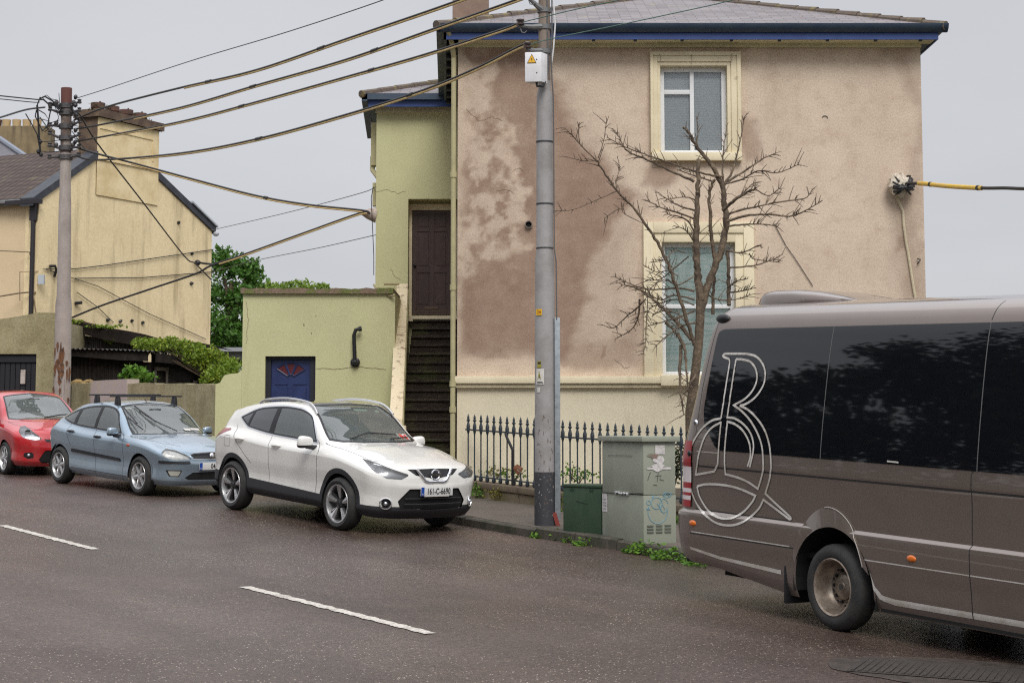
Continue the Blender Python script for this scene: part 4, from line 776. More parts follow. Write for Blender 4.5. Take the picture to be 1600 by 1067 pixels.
mb.build_each('band', M('dark band', (.06,.06,.065), .5, .5), pole)
mb = MB(); mb.tube([(pxo(y)+dx, YP-.09, pz(y)) for y, dx in ((-20,.10),(60,.10),(75,.085),(128,.10),(150,.115),(200,.12),(390,.125),(410,.15),(500,.155))], .009, 6); mb.tube([(pxo(y)+dx, YP-.07, pz(y)) for y, dx in ((0,.03),(70,.04),(110,.05),(126,.02))], .012, 6); mb.build('pole_cable', M('grey cable', (.10,.10,.105), .6), pole)
mb = MB(); mb.tube([(pxo(y)+dx, YP-.05, pz(y)) for y, dx in ((3,.12),(40,.145),(78,.12),(100,.095))], .011, 6); mb.build('white_cable', WHITEB, pole)
gz0, gz1 = pz(497), pbz+.06; mb = MB(); mb.pbox((pxo(650)+.125, YP-.09, gz1), (.075,0,0), (0,.055,0), (0,0,gz0-gz1)); mb.build('cable_guard', STEEL, pole, bevel=.008)
mb = MB(); q0 = Vector((pxo(800)+.14, YP-.1, pbz)); mb.pbox(q0, (.055,0,0), (0,.03,0), (-.05,0,.17)); mb.build('red_guard_foot', M('faded red paint', (.20,.03,.022), .7), pole)
bx = at(820, 133, YP-.25); bx1 = at(846, 85, YP-.25)
mb = MB(); o_ = Vector((bx.x, YP-.30, bx.z+.03)); ax1 = Vector((.22,-.03,0)); ay1 = Vector((.085,.16,0)); mb.pbox(o_, ax1, ay1, (0,0,.40)); bxo = mb.build('warning_box', WHITEB, pole, bevel=.01)
nrm = Vector((ax1.y, -ax1.x, 0)).normalized(); cc = o_+ax1*.42+Z*.30+nrm*.004; e = ax1.normalized(); tri = lambda k: [cc+e*(-.052*k)-Z*.042*k, cc+e*(.052*k)-Z*.042*k, cc+Z*.062*k]
mb = MB(); mb.poly(tri(1.22), 0); mb.poly([p+nrm*.002 for p in tri(1)], 1); bolt = [(.004,.030),(-.012,-.002),(-.001,.0),(-.006,-.026),(.012,.006),(.002,.004)]; mb.poly([cc+e*a+Z*b+nrm*.004 for a, b in bolt], 0); mb.build('warning_sign', [INK, YEL], pole, recalc=False).parent = bxo
mb = MB()
for zz in (.30, .12): mb.lathe([(0,.006),(.008,.006),(.008,0)], o_+ax1*.72+Z*zz, nrm, 8)
mb.tube([o_+ax1*.6+ay1*.3+Z*.0, o_+ax1*.62+ay1*.3-Z*.05, o_+ax1*.9+ay1*.5-Z*.05, o_+ax1*.95+ay1*.7+Z*.02], .018, 8); mb.build_each('box_fitting', INK, pole, bxo, smooth=True)
rs_pins = []
for k, (ip, bp_) in enumerate((((826,-8),(848,16)), ((813,36),(848,42)), ((824,72),(848,80)))):
    ia, ib = at(*ip, YP-.12), at(*bp_, YP-.05); mb = MB()
    mb.tube([ib, (ia*.45+ib*.55)-Z*.03, ia-Z*.045], [.045,.035,.022], 8); mb.lathe([(.0,-.075),(.02,-.07),(.02,-.04),(.055,-.03),(.055,-.008),(.03,0),(.03,.012),(.055,.02),(.055,.04),(.02,.055),(0,.055)], ia, Z, 14, m=1); mb.lathe([(.082,-.03),(.096,-.03),(.096,.03),(.082,.03)], (pxo(bp_[1]), YP, ib.z), Z, 18)
    mb.tube([ia-Z*.07, ia-Z*.13+e*.02, ia-Z*.14+e*.06, ia-Z*.11+e*.09], .008, 6); mb.build('insulator_bracket', [M('grey casting', (.16,.16,.16), .6, .3), INSUL], pole, smooth=True); rs_pins.append(ia)
# stickers on the shaft: number plate 26, danger labels
def onpole(px, py): p = at(px, py, YP-.14); return p
def sticker(name, px0, py0, px1, py1, mats, fn):
    a, b = at(px0, py1, YP-.1), at(px1, py0, YP-.1); mb = MB(); Wd, Hd = b.x-a.x, b.z-a.z; r_ = .139+.003
    def P(u, v, d=0):
        x = a.x+u*Wd; dx = max(-.138, min(.138, x-pxo((py0+py1)/2))); return Vector((x, YP-math.sqrt(r_*r_-dx*dx)-d, a.z+v*Hd))
    fn(mb, P); return mb.build(name, mats, pole, recalc=False)
def plate(mb, P, u0, u1, v0, v1, m, d=0, n=6):
    for i in range(n): a, b = u0+(u1-u0)*i/n, u0+(u1-u0)*(i+1)/n; mb.add([P(a,v0,d),P(b,v0,d),P(b,v1,d),P(a,v1,d)], [(0,1,2,3)], m)
def st_num(mb, P):
    plate(mb, P, 0, 1, 0, 1, 0); vs, fs = text_mesh('26', .07, width=.9); mb.add([P(.52+v[0]/.085, .5+v[1]/.085, .002) for v in vs], fs, 1)
sticker('number_label', 837.5, 483, 846.5, 492.5, [YEL, M('red print', (.35,.03,.02), .6)], st_num)
def st_d(mb, P):
    plate(mb, P, 0, 1, 0, 1, 0); mb.poly([P(.12,.28,.002), P(.62,.28,.002), P(.37,.86,.002)], 1); mb.poly([P(.30,.40,.003), P(.44,.40,.003), P(.37,.64,.003)], 2)
    plate(mb, P, .1, .9, .06, .10, 2, .002); plate(mb, P, .1, .8, .14, .18, 2, .002)
DY = M('dirty yellow', (.30,.27,.04), .6)
sticker('danger_label', 838, 576, 850, 600.5, [PAPER, DY, INK], st_d)
def st_s(mb, P): plate(mb, P, 0, 1, 0, 1, 0); plate(mb, P, .1, .9, .55, .85, 1, .002)
sticker('danger_label', 839.5, 564, 845.5, 574.5, [DY, INK], st_s); sticker('paper_label', 839.5, 605.5, 844, 613, [PAPER, INK], lambda mb, P: plate(mb, P, 0, 1, 0, 1, 0))
mb = MB(); rg = random.Random(6)
def chips(mb, P, n, rg):
    for i in range(n):
        u, v = rg.uniform(.05,.95), rg.random(); w_, h_ = rg.uniform(.01,.035), rg.uniform(.004,.03); mb.add([P(u-w_,v), P(u,v-h_), P(u+w_,v), P(u,v+h_)], [(0,1,2,3)])
sticker('scuffs', 839, 640, 866, 800, [M('scuff brown', (.13,.085,.06), .8)], lambda mb, P: chips(mb, P, 34, rg)); sticker('scuffs', 839, 745, 866, 810, [CONC], lambda mb, P: chips(mb, P, 26, rg))
# ---- left pole
YL = 37.7; l0 = at(97.5, 640, YL); lbz = zroad(l0.x, l0.y)+.118
LP = M('old grey pole', (.35,.305,.275), .8, col2=(.27,.23,.205), sc=2.5, streak=(.45,.40,.37), ssc=3, fine=.15); LPT = M('aged pole head', (.12,.085,.07), .8, col2=(.30,.26,.23), sc=4, lo=.5, hi=.62, fine=.2)
lp = thing('utility_pole', (l0.x, l0.y, lbz), 'older rust scabbed utility pole crowded with cable brackets, beside the cream gable', 'utility pole')
lz = lambda py: at(100, py, YL).z
lx = lambda py: at(104-6.5*(py-138)/473., py, YL).x
pr = [(640,.182),(475,.168),(463,.145),(318,.128),(305,.118),(240,.115)]
mb = MB(); mb.tube([(lx(y), YL, lz(y) if y < 640 else lbz-.02) for y, r in pr], [r for y, r in pr], 24); mb.build('shaft', LP, lp, smooth=True)
mb = MB(); mb.tube([(lx(y), YL, lz(y)) for y in (242, 165)], .112, 20); mb.tube([(lx(y), YL, lz(y)) for y in (166, 138)], .116, 20, m=1); mb.build('pole_head', [LPT, M('red brown pole cap', (.12,.045,.036), .8)], lp, smooth=True)
mb = MB(); rg = random.Random(12)
for i in range(26):
    px, py = rg.uniform(86,110), rg.choice([545,560,570,585,590,610,620])+rg.uniform(-8,8); cx_ = lx(py)+(px-98)/74.; dx = max(-.165, min(.165, cx_-lx(py))); y_ = YL-math.sqrt(.180**2-dx*dx); h = rg.uniform(.05,.22); w_ = rg.uniform(.015,.045)
    mb.add([(cx_-w_,y_-.004,lz(py)),(cx_,y_-.006,lz(py)-h),(cx_+w_,y_-.004,lz(py)),(cx_+w_*.4,y_-.006,lz(py)+h*.6),(cx_-w_*.5,y_-.006,lz(py)+h*.5)], [(0,1,2,3,4)])
mb.build_each('rust_scab', M('orange rust scab', (.15,.065,.028), .9, col2=(.06,.035,.025), sc=8, lo=.45, hi=.6, fine=.3), lp, recalc=False)
mb = MB(); mb.tube([(lx(600)+.06,YL-.19,lz(590)),(lx(600)+.06,YL-.2,lz(640))], .02, 6); mb.build('earth_tube', LP, lp)
mb = MB(); rg = random.Random(21)
for k, y in enumerate((166, 177, 198, 216, 232, 246)):
    mb.lathe([(.11,-.06),(.15,-.05),(.15,.05),(.11,.06)], (lx(y), YL, lz(y)), Z, 16)
    for sgn in (-1, 1):
        a = Vector((lx(y)+sgn*.13, YL-.08, lz(y))); b = a+Vector((sgn*.16, -.05, rg.uniform(-.02,.10))); mb.tube([a, b], [.035,.022], 7); mb.lathe([(.0,-.06),(.04,-.05),(.05,-.02),(.03,0),(.05,.03),(.0,.05)], b+Vector((sgn*.02,0,.02)), Z, 10)
        if k % 2 == 0: mb.blob(a+Vector((sgn*.05,-.03,.06)), (.05,.05,.05), 7, 5)
mb.build('cable_bracket', M('dark casting', (.05,.048,.05), .6, .3, col2=(.13,.12,.12), sc=20), lp, smooth=True)
mb = MB()
def lpp(px, py, d=.15): return at(px, py, YL-d)
for pl, r in (([(62,155),(70,151),(82,158),(92,168),(98,175)],.018), ([(58,165),(60,190),(61,215),(63,238)],.024), ([(57,172),(55,182),(62,196),(66,205),(74,198),(80,168)],.014), ([(63,152),(58,165),(59,180)],.015), ([(68,156),(76,163),(84,162),(92,172)],.02), ([(60,172),(70,178),(78,190),(60,185)],.012), ([(40,178),(50,195),(58,210),(62,232)],.014), ([(62,183),(70,194),(76,202),(70,206),(64,200)],.012), ([(82,158),(88,172),(92,185),(84,195),(78,204),(72,200)],.009), ([(93,188),(80,192),(70,200)],.008), ([(64,222),(80,221),(94,219)],.008), ([(62,236),(75,238),(92,237)],.008), ([(66,152),(73,149),(80,155),(90,157)],.008), ([(112,205),(120,215),(126,225),(132,233)],.010), ([(113,215),(122,218),(125,231)],.009), ([(112,170),(118,180),(121,186)],.03), ([(92,146),(93,160),(95,172)],.008), ([(114,196),(124,198),(134,199)],.007), ([(114,222),(124,218),(134,216)],.007)):
    mb.tube([lpp(*p) for p in pl], r, 6)
for px, py in ((63,222),(60,237),(64,242),(118,152),(118,165),(119,180),(118,204),(118,222)): mb.blob(lpp(px,py), (.045,.04,.05), 7, 5, .2)
mb.build('cable_tangle', BLACK, lp, smooth=True)
# ---- overhead cables
CABLE = M('black cable', (.016,.015,.015), .5, fine=0); SHROUD = M('aged yellow shroud', (.66,.50,.22), .5, col2=(.52,.36,.17), sc=5); GREENW = M('green copper wire', (.07,.14,.11), .6); THIN = M('thin grey wire', (.09,.09,.095), .6)
def curve3(pts, n=14):                              # Catmull-Rom through surveyed points
    out = []; P = [pts[0]*2-pts[1]]+pts+[pts[-1]*2-pts[-2]]
    for i in range(1, len(P)-2):
        for k in range(n):
            t = k/n; out.append(.5*((2*P[i])+(-P[i-1]+P[i+1])*t+(2*P[i-1]-5*P[i]+4*P[i+1]-P[i+2])*t*t+(-P[i-1]+3*P[i]-3*P[i+1]+P[i+2])*t*t*t))
    return out+[pts[-1]]
def span(pix, Y0, Y1):                              # image track with distance running from Y0 to Y1
    a, b = pix[0][0], pix[-1][0]; r = []
    for px, py in pix: f = (px-a)/(b-a); r.append(at(px, py, 1/((1-f)/Y0+f/Y1)))
    return r
def cable(pix, Y0, Y1, rad, label, mat=None, shroud=None, group='overhead cables', cat='cable', name='overhead_cable'):
    pts = curve3(span(pix, Y0, Y1)); rad *= .86; th = thing(name, pts[0], label, cat, group); th_o = Vector(pts[0])
    mb = MB(); mb.tube(pts, rad, 7); mb.build('wire', mat or CABLE, th, smooth=True)
    if shroud:
        a, b = int(shroud[0]*(len(pts)-1)), int(shroud[1]*(len(pts)-1)); mb = MB(); mb.tube([p-Z*rad*1.25 for p in pts[a:b+1]], rad*.85, 7); mb.build('shroud', SHROUD, th, smooth=True)
        mb = MB()
        for f_ in shroud[2]: i = int(f_*(len(pts)-1)); mb.tube([pts[i], pts[min(i+1, len(pts)-1)]], rad*1.5, 7)
        if shroud[2]: mb.build_each('clamp', BLACK, th, smooth=True)
    return th
TOPX, TOPY = 905, -70
cable([(116,188),(168,167),(280,138),(400,110),(540,62),(720,0),(835,-48)], YL, YP, .024, 'topmost thick black cable between the two poles', shroud=(.35,1,(.40,.62)))
cable([(116,202),(153,196),(280,169),(400,134),(540,94),(680,45),(808,0),(826,-8)], YL, YP, .023, 'second thick cable down between the two poles', shroud=(.22,1,(.42,.62)))
cable([(116,222),(138,218),(280,191),(400,160),(540,121),(660,87),(784,47),(812,36)], YL, YP, .022, 'third thick cable down, yellow shroud ending at the middle insulator', shroud=(.20,.96,(.40,.62)))
cable([(116,243),(152,250),(280,240),(400,218),(540,180),(660,142),(745,107),(812,73),(824,72)], YL, YP, .024, 'lowest thick cable between the poles, ending by the white warning box', shroud=(.20,.95,(.38,.60)))
cable([(116,155),(170,138),(300,95),(450,50),(600,0),(700,-40)], YL, YP, .010, 'thin grey wire from the old pole top rising out of the photo', THIN)
cable([(116,230),(150,240),(200,253),(300,280),(400,306),(480,320),(565,329),(578,334)], YL, YA-.1, .026, 'sagging service cable from the old pole to the green annex bracket', shroud=(.3,.9,(.6,)))
cable([(118,180),(124,179),(152,224),(220,312),(287,399),(305,412),(330,437)], YL, 46.5, .020, 'steep black cable dropping from the old pole across the cream gable')
cable([(113,496),(160,477),(240,450),(305,428),(330,415),(375,400),(470,366),(560,334),(578,333)], YL, YA-.1, .024, 'black cable rising from low on the old pole to the green annex', shroud=(.55,.95,()))
cable([(330,360),(450,332),(560,303),(588,292)], 47.5, YA, .009, 'upper thin grey wire between the cream house and the annex', THIN)
cable([(330,425),(400,407),(500,387),(588,367)], 47.5, YA, .009, 'lower thin grey wire between the cream house and the annex', THIN)
cable([(-40,146),(0,150),(60,156),(68,155)], YL-3, YL-.1, .016, 'upper black line leaving the old pole to the left'); cable([(-40,152),(0,155),(50,160),(62,160)], YL-3, YL-.1, .012, 'lower black line leaving the old pole to the left')
cable([(-40,196),(0,184),(40,172),(70,168)], YL-3, YL-.1, .022, 'thick black cable climbing from the left edge to the old pole tangle')
cable([(813,36),(850,27),(900,15),(970,0),(1060,-22)], YP-.12, 22, .008, 'upper green copper wire running right from the near pole', GREENW); cable([(824,71),(866,60),(960,41),(1040,24),(1127,5),(1200,-14)], YP-.12, 22, .008, 'lower green copper wire running right from the near pole', GREENW)
cable([(540,122),(560,117),(575,112)][:2]+[(784,47)], 26, YP, .004, 'thin tie wire lying along the third cable', THIN) if False else None
rc = cable([(1412,287),(1440,287),(1480,291),(1534,294),(1570,294),(1600,295),(1700,297)], YH-.2, 24, .030, 'twisted black service cable leaving the right of the beige house in a yellow sleeve')
ap = curve3(span([(1412,287),(1440,287),(1480,291),(1534,294),(1570,294),(1600,295),(1700,297)], YH-.2, 24)); pts = ap[12:43]; mb = MB(); mb.tube(pts, .036, 10); mb.build('yellow_sleeve', M('yellow sleeve', (.66,.43,.05), .5, col2=(.58,.40,.13), sc=8), rc, smooth=True)
mb = MB()
for i in (7, 28): mb.tube([pts[min(i, len(pts)-2)], pts[min(i, len(pts)-2)+1]], .040, 10)
mb.build('tape', BLACK, rc, smooth=True)
# ---- plinth, railing, garden bed
NP = 16.3
def prow(t, n, z): x, y = tn(t, n); return Vector((x, y, zroad(x, y)+z))
STONE = M('brown lichened stone', (.15,.115,.08), .9, col2=(.10,.085,.04), sc=3, lo=.42, hi=.62, streak=(.22,.19,.10), fine=.25, bump=.5, bsc=18)
pl = thing('plinth_wall', prow(20, NP, 0), 'low brown stone plinth wall under the iron railing', 'low wall')
mb = MB(); mc = MB(); rg = random.Random(31); t = 10.0
while t < 23.7:
    e_ = min(t+1.1, 23.72); a, b = prow(t+.006, NP-.12, .02), prow(e_-.006, NP-.12, .02); nv3 = Vector((UY, -UX, 0)); mb.pbox(a, b-a, nv3*.26, (0,0,.24)); j = rg.uniform(-.01,.01); a2 = a-nv3*(.03+j)+Z*.241; mc.pbox(a2, b-a, nv3*.32, (0,0,.10)); t += 1.1
mb.build('wall', STONE, pl, bevel=.01, seg=1); mc.build('coping', M('brown stone coping', (.105,.075,.055), .85, col2=(.15,.12,.07), sc=4, fine=.25, bump=.4), pl, bevel=.02)
mb = MB(); strip(mb, frange(9, 23.5, .5), lambda t: [NP+.14, NP+1.2, NP+3.0, NP+6], .30); gb = mb.build('garden_bed', EARTH, recalc=False); tag(gb, kind='structure')
IRON = M('blue black iron paint', (.022,.034,.045), .45, col2=(.035,.045,.055), sc=12, fine=.15)
ra = thing('iron_railing', prow(20, NP, 0), 'dark iron railing with spear heads along the low plinth', 'railing')
def bar_mesh(tall=0):
    mb = MB(); mb.tube([(0,0,.40),(0,0,1.14)], .0115, 7); mb.lathe([(.011,.36),(.030,.38),(.034,.40),(.02,.45),(.0115,.50)], (0,0,0), Z, 8); z = 1.14
    mb.lathe([(.0115,z-.05),(.024,z),(.030,z+.05),(.030,z+.085),(.018,z+.125),(.014,z+.15),(.027,z+.165),(.030,z+.175),(.016,z+.188),(.020,z+.21),(.014,z+.24+tall*.3),(.001,z+.275+tall)], (0,0,0), Z, 8)
    mb.pbox((-.035,-.007,z+.155), (.07,0,0), (0,.014,0), (0,0,.016)); return mb
proto = None; t = 23.62; k = 0
while t > 11.5:
    P_ = prow(t, NP, 0)-Vector(ra['origin'][:])
    if proto is None: proto = bar_mesh().build('bar', IRON, None, smooth=True); o = proto
    else: o = proto.copy(); COL.objects.link(o)
    o.parent = ra; o.location = P_; o.rotation_euler = (0, 0, R(126)+random.uniform(-.05,.05)); t -= .176; k += 1
for z_, w_, h_ in ((1.15,.036,.024),(.425,.036,.02)):
    mb = MB(); n_ = 12
    for i in range(n_): a, b = prow(23.68-(12.2*i/n_), NP-.018, z_), prow(23.68-12.2*(i+1)/n_, NP-.018, z_); mb.pbox(a, b-a, Vector((UY,-UX,0))*w_, (0,0,h_))
    mb.build('rail', IRON, ra)
mb = MB()
for px in (1078.5, 1104):
    c_ = xy_at(px, NP-.01); zt_ = zroad(c_.x, c_.y)+1.30; du = Vector((UX,UY,0)); mb.lathe([(.012,0),(.02,.05),(.014,.14),(.001,.24)], (c_.x,c_.y,zt_-.02), Z, 8)
    for s_ in (-1, 1):
        mb.tube([Vector((c_.x,c_.y,zt_))+du*(s_*(.015+.04*(1-math.cos(a))*.9))*1.0+Z*(.055*math.sin(a)*(1-a/9)) for a in [0,.6,1.2,1.8,2.4,3.0,3.6,4.2,4.8]], .009, 6)
mb.build_each('scroll_finial', IRON, ra, smooth=True)
mb = MB(); a = xy_at(790, NP-.06); za = zroad(a.x, a.y); b = xy_at(801, NP-.06); mb.tube([Vector((a.x,a.y,za+1.15)), Vector((a.x,a.y,za+1.08))+(b-a)*.2, b+Z*(za+.9), b+Z*(za+.6), b+Z*(za+.36)], .022, 8); mb.build('bent_conduit', BLACK, ra, smooth=True)
mb = MB(); c_ = xy_at(809, NP-.05); mb.blob((c_.x,c_.y,za+.60), (.07,.02,.07), 7, 5, .25); mb.build('rusty_plate', RUSTY, ra)
# ---- street cabinets
CABG = M('grey green cabinet paint', (.265,.285,.225), .55, col2=(.22,.235,.19), sc=1.6, lo=.45, hi=.7, streak=(.31,.325,.27), ssc=4, slo=.6, shi=.75, fine=.05, bump=.06, bsc=14)
def place(px, n): c_ = xy_at(px, n); return Vector((c_.x, c_.y, zroad(c_.x, c_.y)+.115))
ck = ground(1006, 849, .118); ck.z = zroad(ck.x, ck.y)+.10
cab = thing('street_cabinet', ck, 'tall grey green utility cabinet with blue graffiti beside the van', 'street cabinet')
d1 = (ground(941, 836.5, .118)-ground(1006, 849, .118)); d1.z = 0; Lc = d1.length; d1.normalize(); d2 = Vector((d1.y, -d1.x, 0)); wc = .44; Hc = 1.235
if d2.y < 0: d2 = -d2
mb = MB(); mb.pbox(ck, d1*Lc, d2*wc, Z*.58); mb.pbox(ck+Z*.586+d1*.003+d2*.003, d1*(Lc-.006), d2*(wc-.006), Z*(Hc-.586-.03)); mb.build('body', CABG, cab, bevel=.008)
mb = MB(); mb.pbox(ck+Z*(Hc-.028)-d1*.045-d2*.04, d1*(Lc+.09), d2*(wc+.08), Z*.065); mb.build('lid', CABG, cab, bevel=.012)
f1 = lambda u, v, o=.004: ck+d1*(u*Lc)+Z*(v*Hc)-d2*o; f2 = lambda u, v, o=.004: ck+d2*(u*wc)+Z*(v*Hc)-d1*o
mb = MB(); rg = random.Random(41)
for r_ in range(3):
    for c_ in range(3): u, v = .10+c_*.27, .115+r_*.03; a = f2(u, v, .012); mb.pbox(a, d2*.085, d1*.011, Z*.016)
mb.build('vent', M('vent shadow green', (.10,.11,.085), .6), cab)
mb = MB()
def blot(fn, cu, cv, ru, rv, n=11, j=.4, m=0, o=.004): mb.poly([fn(cu+ru*math.cos(2*math.pi*i/n)*(1+rg.uniform(-j,j)), cv+rv*math.sin(2*math.pi*i/n)*(1+rg.uniform(-j,j)), o) for i in range(n)], m)
mb.add([f2(.36,.86),f2(.66,.86),f2(.66,.945),f2(.36,.945)], [(0,1,2,3)], 0); blot(f2, .50,.80,.17,.045,o=.005); blot(f2,.45,.735,.2,.035,o=.006); mb.add([f2(.10,.715,.005),f2(.85,.715,.005),f2(.85,.735,.005),f2(.10,.735,.005)], [(0,1,2,3)], 0); blot(f2,.28,.845,.16,.02,m=1); blot(f2,.36,.84,.1,.02,m=2,o=.006)
mb.add([f1(.99,.285),f1(.86,.28),f1(.86,.46),f1(.99,.465)], [(0,1,2,3)], 0)
mb.build_each('torn_sticker', [M('torn white paper', (.58,.55,.54), .7, col2=(.42,.40,.38), sc=24, lo=.45, hi=.6), M('glue residue', (.20,.18,.14), .8), M('brown residue', (.22,.15,.12), .8)], cab, recalc=False)
mb = MB()
for i in range(4): mb.add([f1(.97-.0*i,.31+.03*i,.006),f1(.89,.31+.03*i,.006),f1(.89,.318+.03*i,.006),f1(.97,.318+.03*i,.006)], [(0,1,2,3)])
mb.build('sticker_print', M('grey print', (.25,.25,.27), .7), cab, recalc=False)
mb = MB(); G = lambda pts, r=.0055: mb.tube([f2(u, v, .002) for u, v in pts], r*.72, 5)
circ = lambda cu, cv, ru, rv, a0=0, a1=6.4, n=22: [(cu+ru*math.cos(a0+(a1-a0)*i/n), cv+rv*math.sin(a0+(a1-a0)*i/n)) for i in range(n+1)]
G(circ(.40,.395,.17,.055)); G(circ(.62,.37,.13,.065,.3,5.5)); G(circ(.43,.315,.30,.115,2.7,6.6)); G(circ(.15,.40,.06,.02)); G([(.1,.33),(.2,.335),(.08,.34),(.17,.35)]); G([(.30,.46),(.24,.45),(.32,.475),(.26,.44)]); G(circ(.72,.47,.12,.022)); G([(.62,.46),(.70,.485),(.8,.455),(.86,.49)]); G([(.42,.39),(.55,.32),(.62,.30)]); G([(.50,.34),(.58,.38),(.66,.33)]); mb.build('graffiti', M('faded blue spray', (.13,.28,.36), .7), cab, smooth=True)
mb = MB(); G([(.13,.61),(.20,.68),(.24,.69)], .004); G([(.42,.60),(.46,.69)], .004); G([(.36,.65),(.55,.66),(.50,.62),(.62,.61)], .004); G([(.30,.57),(.42,.565)], .004)
mb.tube([f1(1.0,.475,.006),f1(.6,.47,.006),f1(.3,.48,.006),f1(0,.49,.006)], .006, 5); mb.tube([f1(.85,.84,.004),f1(.55,.845,.004),f1(.25,.842,.004)], .002, 4); mb.build('seam_and_tags', M('dark scribble', (.06,.065,.055), .7), cab)
mb = MB()
for i in range(13): u = .18+.026*i; mb.blob(f1(.70-u*.9+.1, .478+rg.uniform(-.006,.008), .008), (.022,.022,.010 if i%3 else .018), 6, 4, .3)
mb.build('tape_scrap', M('silver tape', (.45,.46,.46), .4, .3), cab, smooth=True)
gb0, gb1 = ground(880, 829.5, .118), ground(939.5, 836, .118); gk = Vector((gb1.x, gb1.y, zroad(gb1.x, gb1.y)+.10)); e1_ = gb0-gb1; e1_.z = 0; Lg = e1_.length; e1_.normalize(); e2_ = Vector((e1_.y,-e1_.x,0)); e2_ = -e2_ if e2_.y < 0 else e2_
grn = thing('green_street_box', gk, 'low dark green utility box between the pole and the tall cabinet', 'utility box')
DG = M('dark green box paint', (.026,.055,.030), .55, col2=(.038,.068,.036), sc=3, streak=(.05,.08,.045), fine=.1)
mb = MB(); mb.pbox(gk, e1_*Lg, e2_*.40, Z*.60); mb.build('body', DG, grn, bevel=.008); mb = MB(); mb.pbox(gk+Z*.601-e1_*.012-e2_*.012, e1_*(Lg+.024), e2_*.424, Z*.035); mb.build('lid', DG, grn, bevel=.01)
mb = MB()
for u in (.2, .72): mb.pbox(gk+e1_*(u*Lg)-e2_*.006+Z*.555, e1_*.06, e2_*.006, Z*.03)
mb.tube([gk+e1_*(.65*Lg)-e2_*.003+Z*.43, gk+e1_*(.5*Lg)-e2_*.003+Z*.415, gk+e1_*(.35*Lg)-e2_*.003+Z*.40], .003, 4); mb.build('latch', M('latch green', (.015,.04,.02), .5), grn)
# ================================================================== VEGETATION
def LEAF(name, a, b, c): 
    q = NT(name); oi = q.n('ShaderNodeNewGeometry'); col = q.mix(oi.outputs['Random Per Island'], a, b); col = q.mix(q.noise(1.1, 3, .6, lo=.45, hi=.65), col, c)
    q.set(Base_Color=col, Roughness=.55); q.b.inputs['Specular IOR Level'].default_value = .3
    tl = q.n('ShaderNodeBsdfTranslucent'); q.l(col, tl.inputs[0]); ms = q.n('ShaderNodeMixShader'); ms.inputs[0].default_value = .25; q.l(q.b.outputs[0], ms.inputs[1]); q.l(tl.outputs[0], ms.inputs[2]); q.l(ms.outputs[0], q.o.inputs[0]); return q.m
BARK = M('grey brown bark', (.075,.054,.037), .9, col2=(.17,.125,.082), sc=8, lo=.4, hi=.65, fine=.45, fsc=30, bump=1.0, bsc=22)
L_TREE = LEAF('dark green foliage', (.035,.10,.014), (.09,.20,.028), (.06,.14,.02)); L_LIGHT = LEAF('yellow green foliage', (.13,.21,.025), (.20,.28,.045), (.11,.19,.025)); L_IVY = LEAF('ivy foliage', (.08,.16,.012), (.28,.34,.035), (.16,.25,.025)); L_WEED = LEAF('weed leaves', (.05,.14,.012), (.14,.27,.03), (.10,.18,.02)); L_DK = LEAF('dark shrub leaves', (.014,.03,.010), (.03,.05,.016), (.02,.035,.012)); L_YEL2 = LEAF('dry moss and grass', (.06,.055,.02), (.11,.09,.03), (.05,.05,.018)); L_CU = LEAF('copper foliage', (.022,.012,.012), (.02,.028,.012), (.03,.014,.016))
def crown_tree(name, base, clumps, nleaf, lsz, mat, label, cat='tree', group=None, seed=1, trunk_r=.2, trunk_top=None):
    rg = random.Random(seed); th = thing(name, base, label, cat, group); b = Vector(base); mb = MB(); tt = Vector(trunk_top) if trunk_top else Vector(clumps[0][0])
    mb.tube([b-Z*.1, b.lerp(tt, .5)+Vector((rg.uniform(-.1,.1),0,0)), tt], [trunk_r, trunk_r*.75, trunk_r*.4], 9)
    for (c_, r_) in clumps: mb.tube([b.lerp(tt, .55), (b.lerp(tt, .8)+Vector(c_))/2, Vector(c_)], [trunk_r*.4, trunk_r*.25, trunk_r*.1], 6)
    mb.build('trunk', BARK, th, smooth=True); mb = MB(); tot = sum(r_[0]*r_[2] for c_, r_ in clumps)
    for (c_, r_) in clumps:
        n_ = int(nleaf*r_[0]*r_[2]/tot); sub = [(Vector((rg.gauss(0,1), rg.gauss(0,1), rg.gauss(0,1))).normalized()*rg.uniform(.55,1.0), rg.uniform(.16,.34)) for _ in range(22)]
        for i in range(n_):
            s_, q_ = rg.choice(sub); d = Vector((rg.gauss(0,1), rg.gauss(0,1), rg.gauss(0,1)))*q_*.6+s_; mb.leaf((c_[0]+d.x*r_[0], c_[1]+d.y*r_[1], c_[2]+d.z*r_[2]), lsz, rg)
    mb.build('crown', mat, th, recalc=False); return th
a = lambda px, py, Y: tuple(at(px, py, Y))
YT = 62.0
crown_tree('broadleaf_tree', (at(365,560,YT).x, YT, 1.0), [(a(362,440,YT),(1.2,1.1,1.1)),(a(352,500,YT-.6),(1.1,1,1.3)),(a(380,505,YT),(1.0,1,1.3)),(a(345,410,YT),(.8,.8,.55)),(a(384,430,YT),(.7,.7,.55)),(a(345,540,YT),(1.2,1,.9)),(a(384,545,YT),(.8,.8,.8))], 9000, .17, L_TREE, 'dense green tree between the cream gable and the green outbuilding', seed=4, trunk_r=.25)
crown_tree('broadleaf_tree', (at(450,560,66).x, 66, 1.0), [(a(455,452,66),(1.3,1,.28)),(a(420,450,66),(.7,.7,.22)),(a(485,455,66),(.7,.7,.25)),(a(440,475,66),(1.6,1,.5))], 3200, .17, L_LIGHT, 'yellow green tree top showing over the flat outbuilding roof', seed=6, trunk_r=.2)
